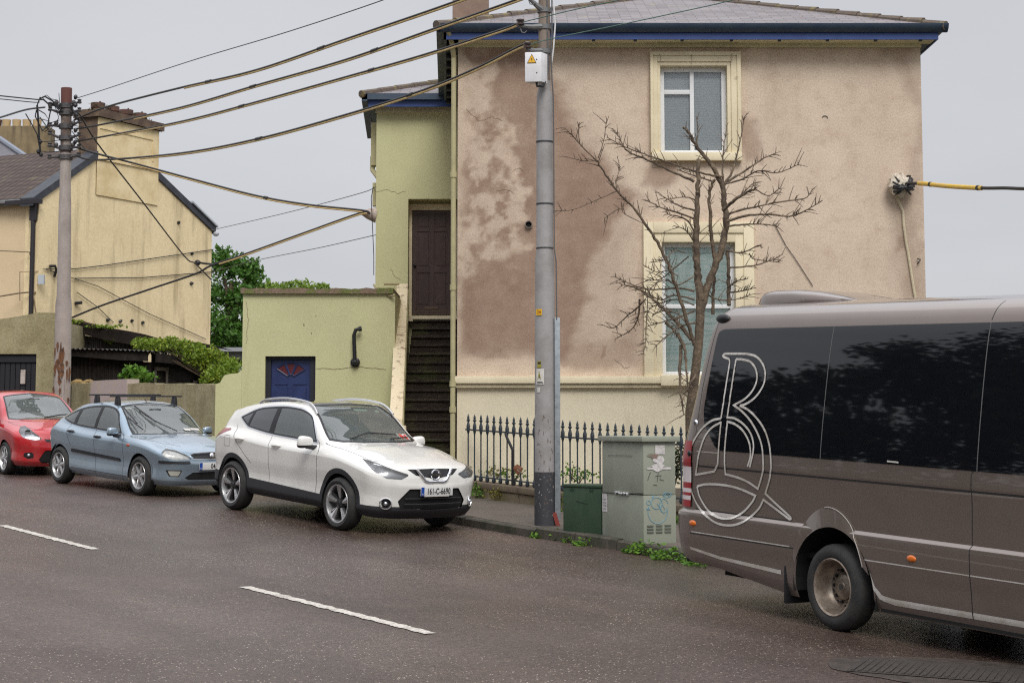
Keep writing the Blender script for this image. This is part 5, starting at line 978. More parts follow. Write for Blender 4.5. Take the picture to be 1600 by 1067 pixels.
def shrub(name, clumps, n, sz, mat, label, cat, group=None, seed=1, stem=True, base=None):
    rg = random.Random(seed); base = Vector(base) if base else Vector((clumps[0][0][0], clumps[0][0][1], clumps[0][0][2]-clumps[0][1][2])); th = thing(name, base, label, cat, group); mb = MB(); tot = sum(r_[0]*r_[2] for c_, r_ in clumps)
    ms = MB()
    for (c_, r_) in clumps:
        for i in range(int(n*r_[0]*r_[2]/tot)):
            d = Vector((rg.gauss(0,1), rg.gauss(0,1), rg.gauss(0,1))).normalized()*rg.uniform(.35,1.05); mb.leaf((c_[0]+d.x*r_[0], c_[1]+d.y*r_[1], c_[2]+d.z*r_[2]), sz, rg)
        for i in range(4): ms.tube([base, Vector(c_)+Vector((rg.uniform(-.7,.7)*r_[0], rg.uniform(-.7,.7)*r_[1], rg.uniform(0,.8)*r_[2]))], [.010,.004], 4)
    mb.build('leaves', mat, th, recalc=False); ms.build('stem', BARK, th); return th
YI = 40.6
shrub('ivy', [(a(238,542,YI),(.40,.4,.20)),(a(262,537,YI+.4),(.5,.5,.16)),(a(288,548,YI+.6),(.5,.5,.26)),(a(312,556,41),(.48,.5,.30)),(a(335,567,41),(.5,.5,.30)),(a(360,575,40.5),(.36,.5,.26)),(a(345,587,40),(.42,.5,.22)),(a(222,536,YI),(.25,.4,.14)),(a(328,592,40),(.25,.3,.18))], 5200, .085, L_IVY, 'bright green ivy spilling over the right end of the black shed', 'ivy', seed=3, base=at(335,600,41))
shrub('buddleia', [(a(212,588,38.9),(.36,.3,.22)),(a(205,580,38.9),(.2,.2,.15)),(a(225,592,38.9),(.3,.3,.14))], 420, .13, L_WEED, 'leafy young shrub growing behind the garden wall', 'shrub', seed=8, base=at(212,606,38.95))
shrub('creeper', [(a(165,510,YU-.4),(.5,.3,.05)),(a(120,502,YU-.4),(.2,.2,.05)),(a(175,532,YU-.2),(.25,.1,.07))], 240, .08, L_IVY, 'sparse creeper sprigs along the upper shed roof', 'creeper', seed=9, base=at(165,514,YU-.3))
cz_ = [gp(px, py, -.2) for px, py in ((160,172),(185,176),(205,182),(228,190),(240,197),(250,205))]
rg = random.Random(5); gt = thing('grass_tuft', cz_[0], 'dry grass and moss tufts growing along the rim of the broad chimney', 'grass'); mb = MB()
for p in cz_:
    for k in range(26): mb.leaf(p+g*rg.uniform(-.35,.35)-f*rg.uniform(-.1,.16)+Z*rg.uniform(-.03,.14), rg.uniform(.05,.11), rg, 2.0)
mb.build('leaves', L_YEL2, gt, recalc=False)
# bare tree in the front garden (limbs surveyed on its own plane, with depth of its own)
YT2 = 26.4; tb = Vector((at(1079,640,YT2).x, YT2, zroad(at(1079,640,YT2).x, YT2)+.30))
bt = thing('bare_tree', tb, 'leafless small tree with many twigs before the beige house windows', 'tree')
rg = random.Random(77); T = lambda x, y, d=0: at(860+x/2.2227, 180+y/2.2227, YT2+d)
mt = MB(); mbr = MB()
def limb(pl, r0, r1, d0=0, d1=0, mesh=None, twig=1.0):
    n_ = len(pl); pts = curve3([T(x, y, d0+(d1-d0)*i/(n_-1)) for i, (x, y) in enumerate(pl)], 5); k = len(pts); pts = [p+Vector((rg.uniform(-1,1), rg.uniform(-1,1), rg.uniform(-1,1)))*min(.012, r0*.3) for p in pts]
    (mesh or mbr).tube(pts, [max(.005, (r0+(r1-r0)*i/(k-1))*rg.uniform(.9,1.12)) for i in range(k)], 7)
    L_ = sum((pts[i+1]-pts[i]).length for i in range(k-1)); nt_ = int(L_*18*twig)
    for j in range(nt_):
        i = rg.randrange(max(1, int(k*.25)), k); p = pts[i]; dr = (pts[min(i+1,k-1)]-pts[max(i-1,0)]).normalized(); side_ = dr.cross(Vector((0,1,0)))*rg.choice((-1,1)); l = rg.uniform(.03,.24)*(.5+.9*rg.random()**2); e_ = p+(dr*rg.uniform(.3,1)+side_*rg.uniform(.3,.9)+Z*rg.uniform(0,.5)+Vector((0,rg.uniform(-.6,.6),0))).normalized()*l
        mbr.tube([p, (p+e_)/2+Vector((0,0,.008)), e_], [.0070,.005,.0035], 5)
root = [(468,1120),(478,1020),(495,900),(512,800),(520,700)]
mt.tube([tb, T(485,1030), T(505,880), T(515,790), T(520,700), T(520,620)], [.078,.074,.070,.068,.068,.062], 10)
limb([(520,640),(512,560),(508,500),(506,420),(507,350),(510,280),(512,230),(514,150)], .066, .024, 0, -.1, mt); limb([(522,680),(545,600),(572,525),(598,445),(610,360),(602,300),(600,245)], .062, .040, 0, .1, mt)
limb([(600,250),(575,200),(540,150),(505,105),(480,65),(462,40)], .040, .016, .1, 0); limb([(600,248),(598,190),(600,130),(612,40)], .018, .006, .1, .3); limb([(600,245),(630,200),(650,130),(665,60),(674,5)], .02, .005, .1, .3); limb([(575,520),(560,430),(555,350),(552,270),(570,225)], .034, .018, .05, -.2); limb([(618,662),(620,600),(618,540),(614,470)], .032, .026, .2, .2, mt, .5); limb([(564,690),(566,620),(570,560)], .028, .02, .2, .2, mt); limb([(505,110),(512,60),(508,8)], .012, .005, 0, 0)
# long limb up to the left
limb([(500,800),(470,700),(440,610),(410,520),(370,440),(330,380),(285,318),(230,262),(185,195),(160,158)], .030, .012, -.2, -.9); limb([(160,158),(110,110),(75,70),(50,45)], .010, .004, -.9, -1.2); limb([(100,95),(98,60),(102,25)], .005, .003, -1, -1); limb([(165,158),(120,160),(62,147)], .006, .003, -.9, -1); limb([(165,150),(185,90),(195,15)], .008, .003, -.9, -.8); limb([(232,262),(228,230),(240,185),(232,143)], .007, .003, -.9, -.8); limb([(228,265),(160,295),(80,328),(14,332)], .008, .003, -.9, -1.2); limb([(330,380),(260,345),(240,325),(188,358)], .006, .003, -.7, -.6)
# tiers of side branches
for pl, r in (([(600,215),(540,205),(470,185),(400,160),(340,140),(270,115),(198,80)],.014), ([(500,230),(420,195),(360,165),(300,140),(262,120),(240,80),(215,45)],.016), ([(600,240),(640,215),(690,185),(740,150),(782,135)],.016), ([(605,240),(660,225),(720,195),(790,200),(860,172)],.011), ([(600,330),(640,295),(690,265),(710,260)],.022), ([(605,350),(660,330),(720,318),(790,302),(880,290),(912,255)],.014), ([(612,370),(680,350),(760,345),(830,352),(880,335),(945,296)],.016), ([(615,385),(680,380),(740,380),(790,385)],.013), ([(500,330),(460,320),(420,300),(366,265)],.012), ([(500,360),(430,335),(380,320),(338,298)],.013), ([(505,420),(480,370),(440,350),(400,345)],.012), ([(505,295),(470,285),(415,290)],.008), ([(500,440),(470,400),(432,385)],.010), ([(500,610),(440,600),(380,605),(310,598),(228,563)],.013), ([(500,640),(430,625),(380,640),(300,600),(250,590)],.011), ([(490,780),(440,720),(380,660),(330,620),(290,596)],.026), ([(330,640),(300,670),(262,700),(222,738),(180,728)],.011), ([(310,640),(305,700),(280,745),(225,778)],.012), ([(500,680),(450,700),(400,715),(330,735)],.011), ([(505,720),(450,735),(400,770),(362,806)],.012), ([(440,760),(465,810),(472,880),(478,960)],.022), ([(400,720),(430,750),(455,790)],.018), ([(455,800),(450,880),(452,960),(465,1040)],.022), ([(505,900),(480,940),(460,990)],.012), ([(612,470),(660,478),(720,455),(735,462)],.010), ([(615,530),(690,525),(750,510),(805,485)],.010), ([(690,480),(710,500),(790,510)],.007), ([(615,600),(650,575),(682,570)],.010), ([(620,615),(670,610),(708,600)],.010), ([(540,620),(580,640),(640,640),(690,625)],.010), ([(480,490),(420,540),(380,570),(330,575)],.008), ([(500,560),(440,590),(400,570),(350,600),(322,660)],.008), ([(470,720),(440,690),(400,680),(360,690)],.009), ([(500,660),(440,640),(390,650),(340,680),(330,760)],.008), ([(445,560),(410,540),(370,545),(322,520)],.006), ([(640,290),(670,270),(700,240),(720,235)],.008), ([(560,230),(500,210),(440,190)],.009), ([(340,600),(335,700),(330,790),(322,830)],.006), ([(470,480),(430,470),(400,500),(360,510)],.006), ([(715,260),(760,280),(800,250)],.007)):
    d = rg.uniform(-.7,.7); limb(pl, r*1.3, max(.006, r*.42), d*.15, d, None, 1.3)
mt.build('trunk', BARK, bt, smooth=True); mbr.build('branches', BARK, bt, smooth=True)
# kerb weeds, bed plants
kw = [(872,842,.9),(893,846,.8),(884,840,.6),(925,851,.9),(913,848,1.0),(840,838,.5),(908,851,.6),(962,856,.7),(1003,865,1.1),(1020,868,1.2),(988,864,.7),(1042,869,1.0),(1056,874,1.1),(1078,879,.8),(1035,874,.8),(1092,884,.8)]
wn_ = ['weed tuft in the gutter by the green box', 'weed tuft in the gutter below the tall cabinet', 'weed tuft in the gutter near the van bumper']
for i, (px, py, s_) in enumerate(kw):
    p = ground(px, py); p.z = zroad(p.x, p.y); p += Vector((UY,-UX,0))*(-.03); rg = random.Random(100+i); th = thing('weed', p, ('small green '+wn_[0] if px < 940 else 'leafy green '+wn_[1] if px < 1040 else 'spreading green '+wn_[2]), 'weed', 'weeds at the kerb '+('by the green box' if px < 940 else 'below the cabinet' if px < 1040 else 'by the van')); mb = MB()
    for k in range(int(66*s_)):
        a_ = rg.uniform(0, 6.28); r_ = rg.random()**.6*.17*s_; h = rg.uniform(.01,.16)*s_*(1.1-r_/(.22*s_)); mb.leaf(p+Vector((UX,UY,0))*(r_*math.cos(a_)*1.4)+Vector((UY,-UX,0))*(r_*math.sin(a_)*.5)+Z*h, .055*rg.uniform(.7,1.4), rg, 1.6)
    mb.build('leaves', L_WEED, th, recalc=False)
L_YEL = LEAF('yellowish weeds', (.14,.13,.02), (.20,.17,.03), (.10,.12,.02))
def bed(px, py, n_, r_, cnt, sz, mat, label, cat='plant', group=None, seed=1):
    c_ = xy_at(px, n_); z_ = at(px, py, c_.y).z; rr = r_ if isinstance(r_, tuple) else (r_, r_, r_*.8); shrub('garden_plant', [((c_.x, c_.y, z_), rr)], cnt, sz, mat, label, cat, group, seed)
bed(757,732,16.75,(.28,.2,.18),110,.06,L_WEED,'low leafy plant behind the left end of the railing',seed=11); bed(775,738,16.6,(.25,.2,.10),90,.05,L_YEL,'yellowish ground plant behind the railing near the white car',seed=12); bed(803,741,16.6,(.3,.2,.10),90,.05,L_WEED,'low plant behind the railing left of the pole',seed=13); bed(905,742,16.5,(.32,.2,.12),130,.055,L_WEED,'low plant behind the railing above the green box',seed=14); bed(893,735,16.7,(.12,.1,.16),40,.05,L_WEED,'upright sprig behind the railing right of the pole',seed=24)
bed(1054,722,16.55,(.22,.22,.32),420,.06,L_DK,'dark evergreen shrub behind the railing beside the van',cat='shrub',seed=15); bed(745,768,16.1,(.22,.06,.16),130,.05,L_WEED,'weeds sprouting from the plinth face by the white car',seed=16); bed(773,772,16.1,(.18,.05,.13),110,.045,L_YEL,'yellow moss clump on the plinth face',seed=17); bed(1048,813,16.0,(.2,.06,.08),80,.045,L_WEED,'weeds at the plinth foot beside the tall cabinet',seed=18); bed(876,790,15.9,(.08,.05,.2),60,.04,L_WEED,'weeds at the plinth foot beside the pole guard',seed=19)
# trees along the opposite pavement, up the street (they are what the van's windows mirror)
for i, (t_, n_, h_, mm) in enumerate(((13,.0,10.5,L_DK),(16.5,.2,10.8,L_CU),(20.5,-.6,11.2,L_DK),(24.5,-.8,10.6,L_CU),(28.5,-1.0,8.8,L_DK),(33,-1.2,6.2,L_CU))):
    x, y = tn(t_, n_); z_ = zroad(x, y); crown_tree('roadside_tree', (x, y, z_), [((x,y,z_+h_*.62),(1.9,1.9,h_*.30)),((x+UX*1.3,y+UY*1.3,z_+h_*.45),(1.5,1.4,h_*.28)),((x-UX*1.3,y-UY*1.3,z_+h_*.5),(1.5,1.4,h_*.28)),((x,y,z_+h_*.24),(2.4,1.3,h_*.22))], 6500, .26, mm, 'dark leafy tree on the opposite pavement, seen mirrored in the van windows', group='trees mirrored in the van windows', seed=50+i, trunk_r=.16)
# ================================================================== VEHICLES
def pchip(xs, ys):
    xs = np.asarray(xs, float); ys = np.asarray(ys, float); shp = ys.shape; Yv = ys.reshape(len(xs), -1)
    h = np.diff(xs)[:, None]; d = np.diff(Yv, axis=0)/h; m = np.zeros_like(Yv)
    if len(xs) > 2:
        w1 = 2*h[1:]+h[:-1]; w2 = h[1:]+2*h[:-1]; same = (d[:-1]*d[1:]) > 0
        with np.errstate(divide='ignore', invalid='ignore'): hm = (w1+w2)/(w1/d[:-1]+w2/d[1:])
        m[1:-1] = np.where(same, hm, 0)
    m[0] = d[0]; m[-1] = d[-1]
    def f(q):
        q = np.asarray(q, float); i = np.clip(np.searchsorted(xs, q)-1, 0, len(xs)-2); t = np.clip((q-xs[i])/(xs[i+1]-xs[i]), 0, 1)[:, None]; hh = (xs[i+1]-xs[i])[:, None]
        return ((2*t**3-3*t**2+1)*Yv[i]+(t**3-2*t**2+t)*hh*m[i]+(-2*t**3+3*t**2)*Yv[i+1]+(t**3-t**2)*hh*m[i+1]).reshape((len(q),)+shp[1:])
    return f
class Shell:
    # half body (y >= 0, y is the car's left): rows of key points lofted along x, with nose and tail wrapped round in plan
    def __init__(s, rowfun, xs, nose, tail, tk, nrow=46, ep=(2.6, 2.6), ncap=22):
        main = np.array([rowfun(x) for x in xs])                     # (NX,K,3)
        def cap(R0, tgt, e):
            out = []; tgt = np.array(tgt)
            for a in np.linspace(0, 1, ncap)[1:]:
                sn, cs = math.sin(a*math.pi/2)**(2/e), (max(0, math.cos(a*math.pi/2)))**(2/e); r = R0.copy()
                r[:, 0] = R0[:, 0]+(tgt[:, 0]-R0[:, 0])*sn if False else R0[:, 0]+(tgt[:, 0]-R0[:, 0])*sn
                r[:, 1] = R0[:, 1]*cs; r[:, 2] = R0[:, 2]+(tgt[:, 1]-R0[:, 2])*sn; out.append(r)
            return np.array(out)
        nz = cap(main[-1], nose, ep[0]); tl = cap(main[0], tail, ep[1])[::-1]
        G = np.concatenate([tl, main, nz]); tt = np.linspace(tk[0], tk[-1], nrow); tt = np.unique(np.concatenate([tt, tk]))
        D = np.stack([pchip(tk, g)(tt) for g in G]); s.G = D; NU, NV = D.shape[:2]
        du = np.gradient(D, axis=0); dv = np.gradient(D, axis=1); N = np.cross(dv, du); L = np.linalg.norm(N, axis=2, keepdims=True); N = np.where(L > 1e-9, N/np.maximum(L, 1e-9), 0)
        for k in (NU-1, 0):
            bad = L[k, :, 0] < 1e-7; N[k][bad] = (1, 0, .2) if k else (-1, 0, .2)
        mid = D[NU//2, NV//3]; 
        if N[NU//2, NV//3][1] < 0: N = -N
        s.P = [tuple(p) for p in D.reshape(-1, 3)]; s.N = [tuple(n) for n in N.reshape(-1, 3)]; s.V = [float(tt[j]) for i in range(NU) for j in range(NV)]; s.cache = {}
        s.F = []
        for i in range(NU-1):
            for j in range(NV-1): s.F.append(([i*NV+j, (i+1)*NV+j, (i+1)*NV+j+1, i*NV+j+1], 'body'))
    def side_y(s, x, z):                                             # lateral position of the flank at (x, z)
        if not hasattr(s, 'P0'): s.P0 = s.G.reshape(-1, 3).copy()
        P = s.P0; d = (P[:,0]-x)**2+(P[:,2]-z)**2; k = np.argsort(d)[:4]; w_ = 1/(d[k]+1e-6); return float((P[k,1]*w_).sum()/w_.sum())
    def cut(s, lab, proj, polys, src=('body',), pred=None):
        pf = {'side': lambda p: (p[0], p[2]), 'front': lambda p: (p[1], p[2]), 'top': lambda p: (p[0], p[1])}.get(proj, proj)
        if not isinstance(polys[0][0], (list, tuple)): polys = [polys]
        for poly in polys:
            A = sum(poly[i][0]*poly[(i+1) % len(poly)][1]-poly[(i+1) % len(poly)][0]*poly[i][1] for i in range(len(poly)))
            if A < 0: poly = poly[::-1]
            ex = [(poly[i], poly[(i+1) % len(poly)]) for i in range(len(poly)) if math.dist(poly[i], poly[(i+1) % len(poly)]) > 1e-7]
            x0, x1 = min(p[0] for p in poly), max(p[0] for p in poly); y0, y1 = min(p[1] for p in poly), max(p[1] for p in poly); out = []; cc = {}
            def q(i):
                if i not in cc: cc[i] = pf(s.P[i])
                return cc[i]
            for f, l in s.F:
                if l not in src: out.append((f, l)); continue
                Q = [q(i) for i in f]
                if max(a[0] for a in Q) < x0 or min(a[0] for a in Q) > x1 or max(a[1] for a in Q) < y0 or min(a[1] for a in Q) > y1: out.append((f, l)); continue
                if pred and not pred(tuple(sum(s.P[i][k] for i in f)/len(f) for k in range(3)), tuple(sum(s.N[i][k] for i in f)/len(f) for k in range(3)), sum(s.V[i] for i in f)/len(f)): out.append((f, l)); continue
                cur = f; ok = True; pend = []
                for ei, (a, b) in enumerate(ex):
                    nx_, ny_ = -(b[1]-a[1]), b[0]-a[0]; ln = math.hypot(nx_, ny_); dd = [((q(i)[0]-a[0])*nx_+(q(i)[1]-a[1])*ny_)/ln for i in cur]
                    if all(v >= -1e-7 for v in dd): continue
                    if all(v <= 1e-7 for v in dd): ok = False; break
                    I, O = [], []; n = len(cur)
                    for k in range(n):
                        i0, i1 = cur[k], cur[(k+1) % n]; d0, d1 = dd[k], dd[(k+1) % n]
                        if d0 >= 0: I.append(i0)
                        if d0 <= 0: O.append(i0)
                        if d0*d1 < 0 and abs(d0) > 1e-7 and abs(d1) > 1e-7:
                            key = (min(i0, i1), max(i0, i1), id(poly), ei)
                            if key not in s.cache:
                                t = d0/(d0-d1); s.P.append(tuple(s.P[i0][c]+(s.P[i1][c]-s.P[i0][c])*t for c in range(3))); s.N.append(tuple(s.N[i0][c]+(s.N[i1][c]-s.N[i0][c])*t for c in range(3))); s.V.append(s.V[i0]+(s.V[i1]-s.V[i0])*t); s.cache[key] = len(s.P)-1
                            m_ = s.cache[key]; I.append(m_); O.append(m_)
                    if len(O) >= 3: pend.append(O)
                    cur = I
                    if len(cur) < 3: ok = False; break
                if not ok:
                    out.append((f, l))            # barely touched: leave whole (restores shared edge)
                    if pend and False: pass
                    continue
                out += [(o, l) for o in pend]; out.append((cur, lab))
            s.F = out
            s.cache = {}
    def mesh_each(s, name, lab, mat, parent, sides=(1, -1), push=0.0):
        FF = s.F; par = {}
        def fd(i):
            par.setdefault(i, i)
            while par[i] != i: par[i] = par[par[i]]; i = par[i]
            return i
        key = lambda i: tuple(round(c, 4) for c in s.P[i])
        sel = [f for f, l in FF if l == lab]
        for f in sel:
            for i in f[1:]: par[fd(key(i))] = fd(key(f[0]))
        g = {}
        for f in sel: g.setdefault(fd(key(f[0])), []).append((f, lab))
        out = []
        for fl in g.values():
            s.F = fl
            for sd in sides: out.append(s.mesh(name, [lab], mat, parent, (sd,), push))
        s.F = FF; return [o for o in out if o]
    def mesh(s, name, labs, mats, parent, sides=(1, -1), push=0.0, lift=None):
        vs, ns, fs, mi = [], [], [], []
        for sd in sides:
            mp_ = {}
            for f, l in s.F:
                if l not in labs: continue
                g_ = []
                for i in f:
                    if i not in mp_:
                        mp_[i] = len(vs); p, n = s.P[i], s.N[i]; pu = push if not lift else push*lift(p); vs.append((p[0]+n[0]*pu, (p[1]+n[1]*pu)*sd, p[2]+n[2]*pu)); ns.append((n[0], n[1]*sd, n[2]))
                    g_.append(mp_[i])
                if len(set(g_)) < 3: continue
                fs.append(tuple(g_) if sd < 0 else tuple(reversed(g_))); mi.append(labs.index(l) if isinstance(mats, list) else 0)
        if not fs: return None
        me = bpy.data.meshes.new(name); me.from_pydata(vs, [], fs)
        for m_ in (mats if isinstance(mats, list) else [mats]): me.materials.append(m_)
        me.polygons.foreach_set('material_index', mi)
        for p in me.polygons: p.use_smooth = True
        me.normals_split_custom_set_from_vertices([Vector(n).normalized() if Vector(n).length > 1e-6 else (0, 0, 1) for n in ns])
        o = bpy.data.objects.new(name, me); COL.objects.link(o); o.parent = parent; return o
def circle(cx, cz, r, a0, a1, n=26): return [(cx+r*math.cos(R(a0+(a1-a0)*i/n)), cz+r*math.sin(R(a0+(a1-a0)*i/n))) for i in range(n+1)]
def archpoly(cx, cz, r, floor=-.2): return circle(cx, cz, r, 0, 180)+[(cx-r, floor), (cx+r, floor)]
def rnd(poly, r, n=5):
    out = []; N = len(poly); rr = r if isinstance(r, (list, tuple)) else [r]*N
    for i in range(N):
        p, a, b = Vector(poly[i]), Vector(poly[i-1]), Vector(poly[(i+1) % N]); u, v = (a-p), (b-p); k = min(rr[i], u.length*.45, v.length*.45)
        p0, p1 = p+u.normalized()*k, p+v.normalized()*k
        for j in range(n+1): t = j/n; out.append(tuple((p0*(1-t)**2+p*2*t*(1-t)+p1*t*t)))
    return out
def grow(poly, d):
    A = sum(poly[i][0]*poly[(i+1) % len(poly)][1]-poly[(i+1) % len(poly)][0]*poly[i][1] for i in range(len(poly))); P = poly if A > 0 else poly[::-1]; N = len(P); out = []
    for i in range(N):
        a, p, b = Vector(P[i-1]), Vector(P[i]), Vector(P[(i+1) % N]); u, v = (p-a).normalized(), (b-p).normalized(); n1, n2 = Vector((u.y, -u.x)), Vector((v.y, -v.x)); m_ = n1+n2
        out.append(tuple(p+m_*(d/max(.35, 1+n1.dot(n2)))))
    return out
def lines(pts, w_): 
    out = []
    for a, b in zip(pts[:-1], pts[1:]):
        a, b = Vector(a), Vector(b); d = (b-a).normalized(); n = Vector((-d.y, d.x))*w_/2; e = d*w_*.25; out.append([tuple(a-e-n), tuple(b+e-n), tuple(b+e+n), tuple(a-e+n)])
    return out
GAP = M('panel gap', (.02,.02,.02), .6, fine=0)
ALLOY = M('silver alloy', (.58,.58,.58), .28, .85, fine=.03); ALLOYD = M('dark alloy', (.02,.02,.022), .35, .3, fine=0); BRAKE = M('brake steel', (.12,.11,.10), .5, .7)
def wheel(parent, pos, Rt, Wt, Rr, style, flip):
    o = Vector(pos); ax = Vector((0, 1 if flip else -1, 0)); half = Wt/2     # ax points to the outside
    mb = MB(); sh = .018
    mb.lathe([(Rr-.005,-half*.9),(Rr+.02,-half),(Rt-.035,-half*.98),(Rt-.008,-half*.8),(Rt,-half*.55),(Rt,half*.5),(Rt-.004,half*.62),(Rt-.018,half*.86),(Rt-.045,half*1.0),((Rt+Rr)/2,half*1.07),(Rr+.015,half*1.0),(Rr-.004,half*.86)], o, ax, 44)
    rim = MB(); face = half*.78
    if style == 'van':
        rim.lathe([(Rr+.012,half*.95),(Rr+.002,half*1.02),(Rr-.012,half*.92),(Rr-.02,half*.55),(Rr-.028,-half*.1),(Rr-.055,-half*.42),(.13,-half*.50),(.115,-half*.46),(.105,-half*.2),(.075,-half*.02),(.045,-half*.0),(.04,half*.05),(.0,half*.05)], o, ax, 40)
        hub = MB()
        for k in range(10): a = 2*math.pi*k/10; c = o+Vector((math.cos(a)*.138, 0, math.sin(a)*.138))+ax*(-half*.48); hub.lathe([(.0,.022),(.013,.022),(.015,0)], c, ax, 8)
        for k in range(10): a = 2*math.pi*(k+.5)/10; c = o+Vector((math.cos(a)*.172, 0, math.sin(a)*.172))+ax*(-half*.435); hub.lathe([(.0,.0),(.02,.0),(.02,-.01)], c, ax, 10)
        rm = M('worn beige steel rim', (.30,.255,.21), .38, .6, col2=(.19,.145,.11), sc=14, fine=.15) if 'worn beige steel rim' not in bpy.data.materials else bpy.data.materials['worn beige steel rim']
        w_ = rim.build('wheel', rm, parent, smooth=True); hub.build_each('wheel_nut', BLACK, parent, w_, smooth=True)
        h2 = MB(); h2.lathe([(0,half*.054),(.028,half*.054),(.030,half*.04)], o, ax, 16); h2 = h2.build('hub_cap', BRAKE, parent, smooth=True); h2.parent = w_
    else:
        rim.lathe([(Rr+.008,half*.92),(Rr+.004,half*1.0),(Rr-.010,half*.97),(Rr-.016,half*.8),(Rr-.03,half*.1),(Rr-.05,-half*.6)], o, ax, 44, m=0)
        if style == 'five': rim.lathe([(0,half*.12),(Rr-.02,half*.12)], o, ax, 40, m=1)
        else: rim.lathe([(0,-half*.1),(Rr-.02,-half*.1)], o, ax, 40, m=2)
        def spoke(a, w0, w1, r0, r1, d0, d1, m, tw=0):
            u = Vector((math.cos(a), 0, math.sin(a))); v = Vector((-math.sin(a), 0, math.cos(a))); 
            P = [o+u*r0+v*w0+ax*d0, o+u*r1+v*(w1+tw)+ax*d1, o+u*r1+v*(-w1+tw)+ax*d1, o+u*r0-v*w0+ax*d0]; B = [p-ax*.05 for p in P]
            C = [P[0].lerp(P[3], .5)+ax*.012, P[1].lerp(P[2], .5)+ax*.006]; rim.add(P+B+C, [(0,1,9,8),(8,9,2,3),(4,5,1,0),(5,6,2,9,1),(6,7,3,2),(7,4,0,8,3)], m)
        if style == 'five':
            for k in range(5):
                a = 2*math.pi*k/5+.3; spoke(a, .016, .050, .07, Rr-.012, face*.72, face, 0, .012); spoke(a+.32, .012, .02, .05, Rr-.012, face*.45, face*.75, 1); spoke(a-.30, .012, .02, .05, Rr-.012, face*.45, face*.75, 1)
        elif style == 'six':
            for k in range(6): spoke(2*math.pi*k/6+.2, .034, .030, .03, Rr-.012, face*.9, face*.92, 0)
        else:
            for k in range(8): spoke(2*math.pi*k/8+.2, .020, .024, .03, Rr-.012, face*.9, face*.92, 0)
        rim.lathe([(0,face*.92),(.028,face*.92),(.034,face*.85),(.062,face*.75),(.075,face*.35)], o, ax, 20, m=1 if style == 'five' else 0)
        for k in range(5): a = 2*math.pi*k/5+.9; rim.lathe([(0,.01),(.008,.01),(.009,0)], o+Vector((math.cos(a)*.048,0,math.sin(a)*.048))+ax*face*.80, ax, 6, m=2)
        w_ = rim.build('wheel', [ALLOY, ALLOYD, BRAKE], parent, smooth=True, sharp=25)
    t_ = mb.build('tyre', RUBBER, parent, smooth=True); t_.parent = w_; return w_
def pose_empty(name, pose, label, cat, group=None):
    tx, ty, tz, yaw, pit, rol = pose
    fw = Vector((math.sin(yaw), -math.cos(yaw), 0)); lf = Vector((math.cos(yaw), math.sin(yaw), 0)); up = Vector((0, 0, 1))
    f2_ = fw*math.cos(pit)-up*math.sin(pit); u2 = up*math.cos(pit)+fw*math.sin(pit); l2 = lf*math.cos(rol)+u2*math.sin(rol); u3 = u2*math.cos(rol)-lf*math.sin(rol)
    o = bpy.data.objects.new(name, None); COL.objects.link(o); o.empty_display_size = .2
    o.matrix_world = Matrix(((f2_.x,l2.x,u3.x,tx),(f2_.y,l2.y,u3.y,ty),(f2_.z,l2.z,u3.z,tz+CZ),(0,0,0,1))); return tag(o, label, cat, group)
def paint(name, col, metal=0, rough=.3, film=.45):
    q = NT(name); c = q.mix(q.noise(2.2, 4, .6, lo=.4, hi=.7), col, tuple(v*.93 for v in col)); q.set(Base_Color=c, Metallic=metal, Roughness=rough, Coat_Weight=1.0, Coat_Roughness=.03)
    # road film on the lower flanks
    sep = q.n('ShaderNodeSeparateXYZ'); q.l(q.obj, sep.inputs[0]); lowm = q.math('MULTIPLY', q.rng(sep.outputs[2], .75, .25), q.noise(6, 5, .7, lo=.35, hi=.8)); c2 = q.mix(q.math('MULTIPLY', lowm, film), c, (.17,.14,.12)); q.l(c2, q.b.inputs['Base Color']); q.l(q.rng(lowm, 0, 1, rough, .6), q.b.inputs['Roughness']); q.bump(q.noise(240, 2), .012, .002); return q.m
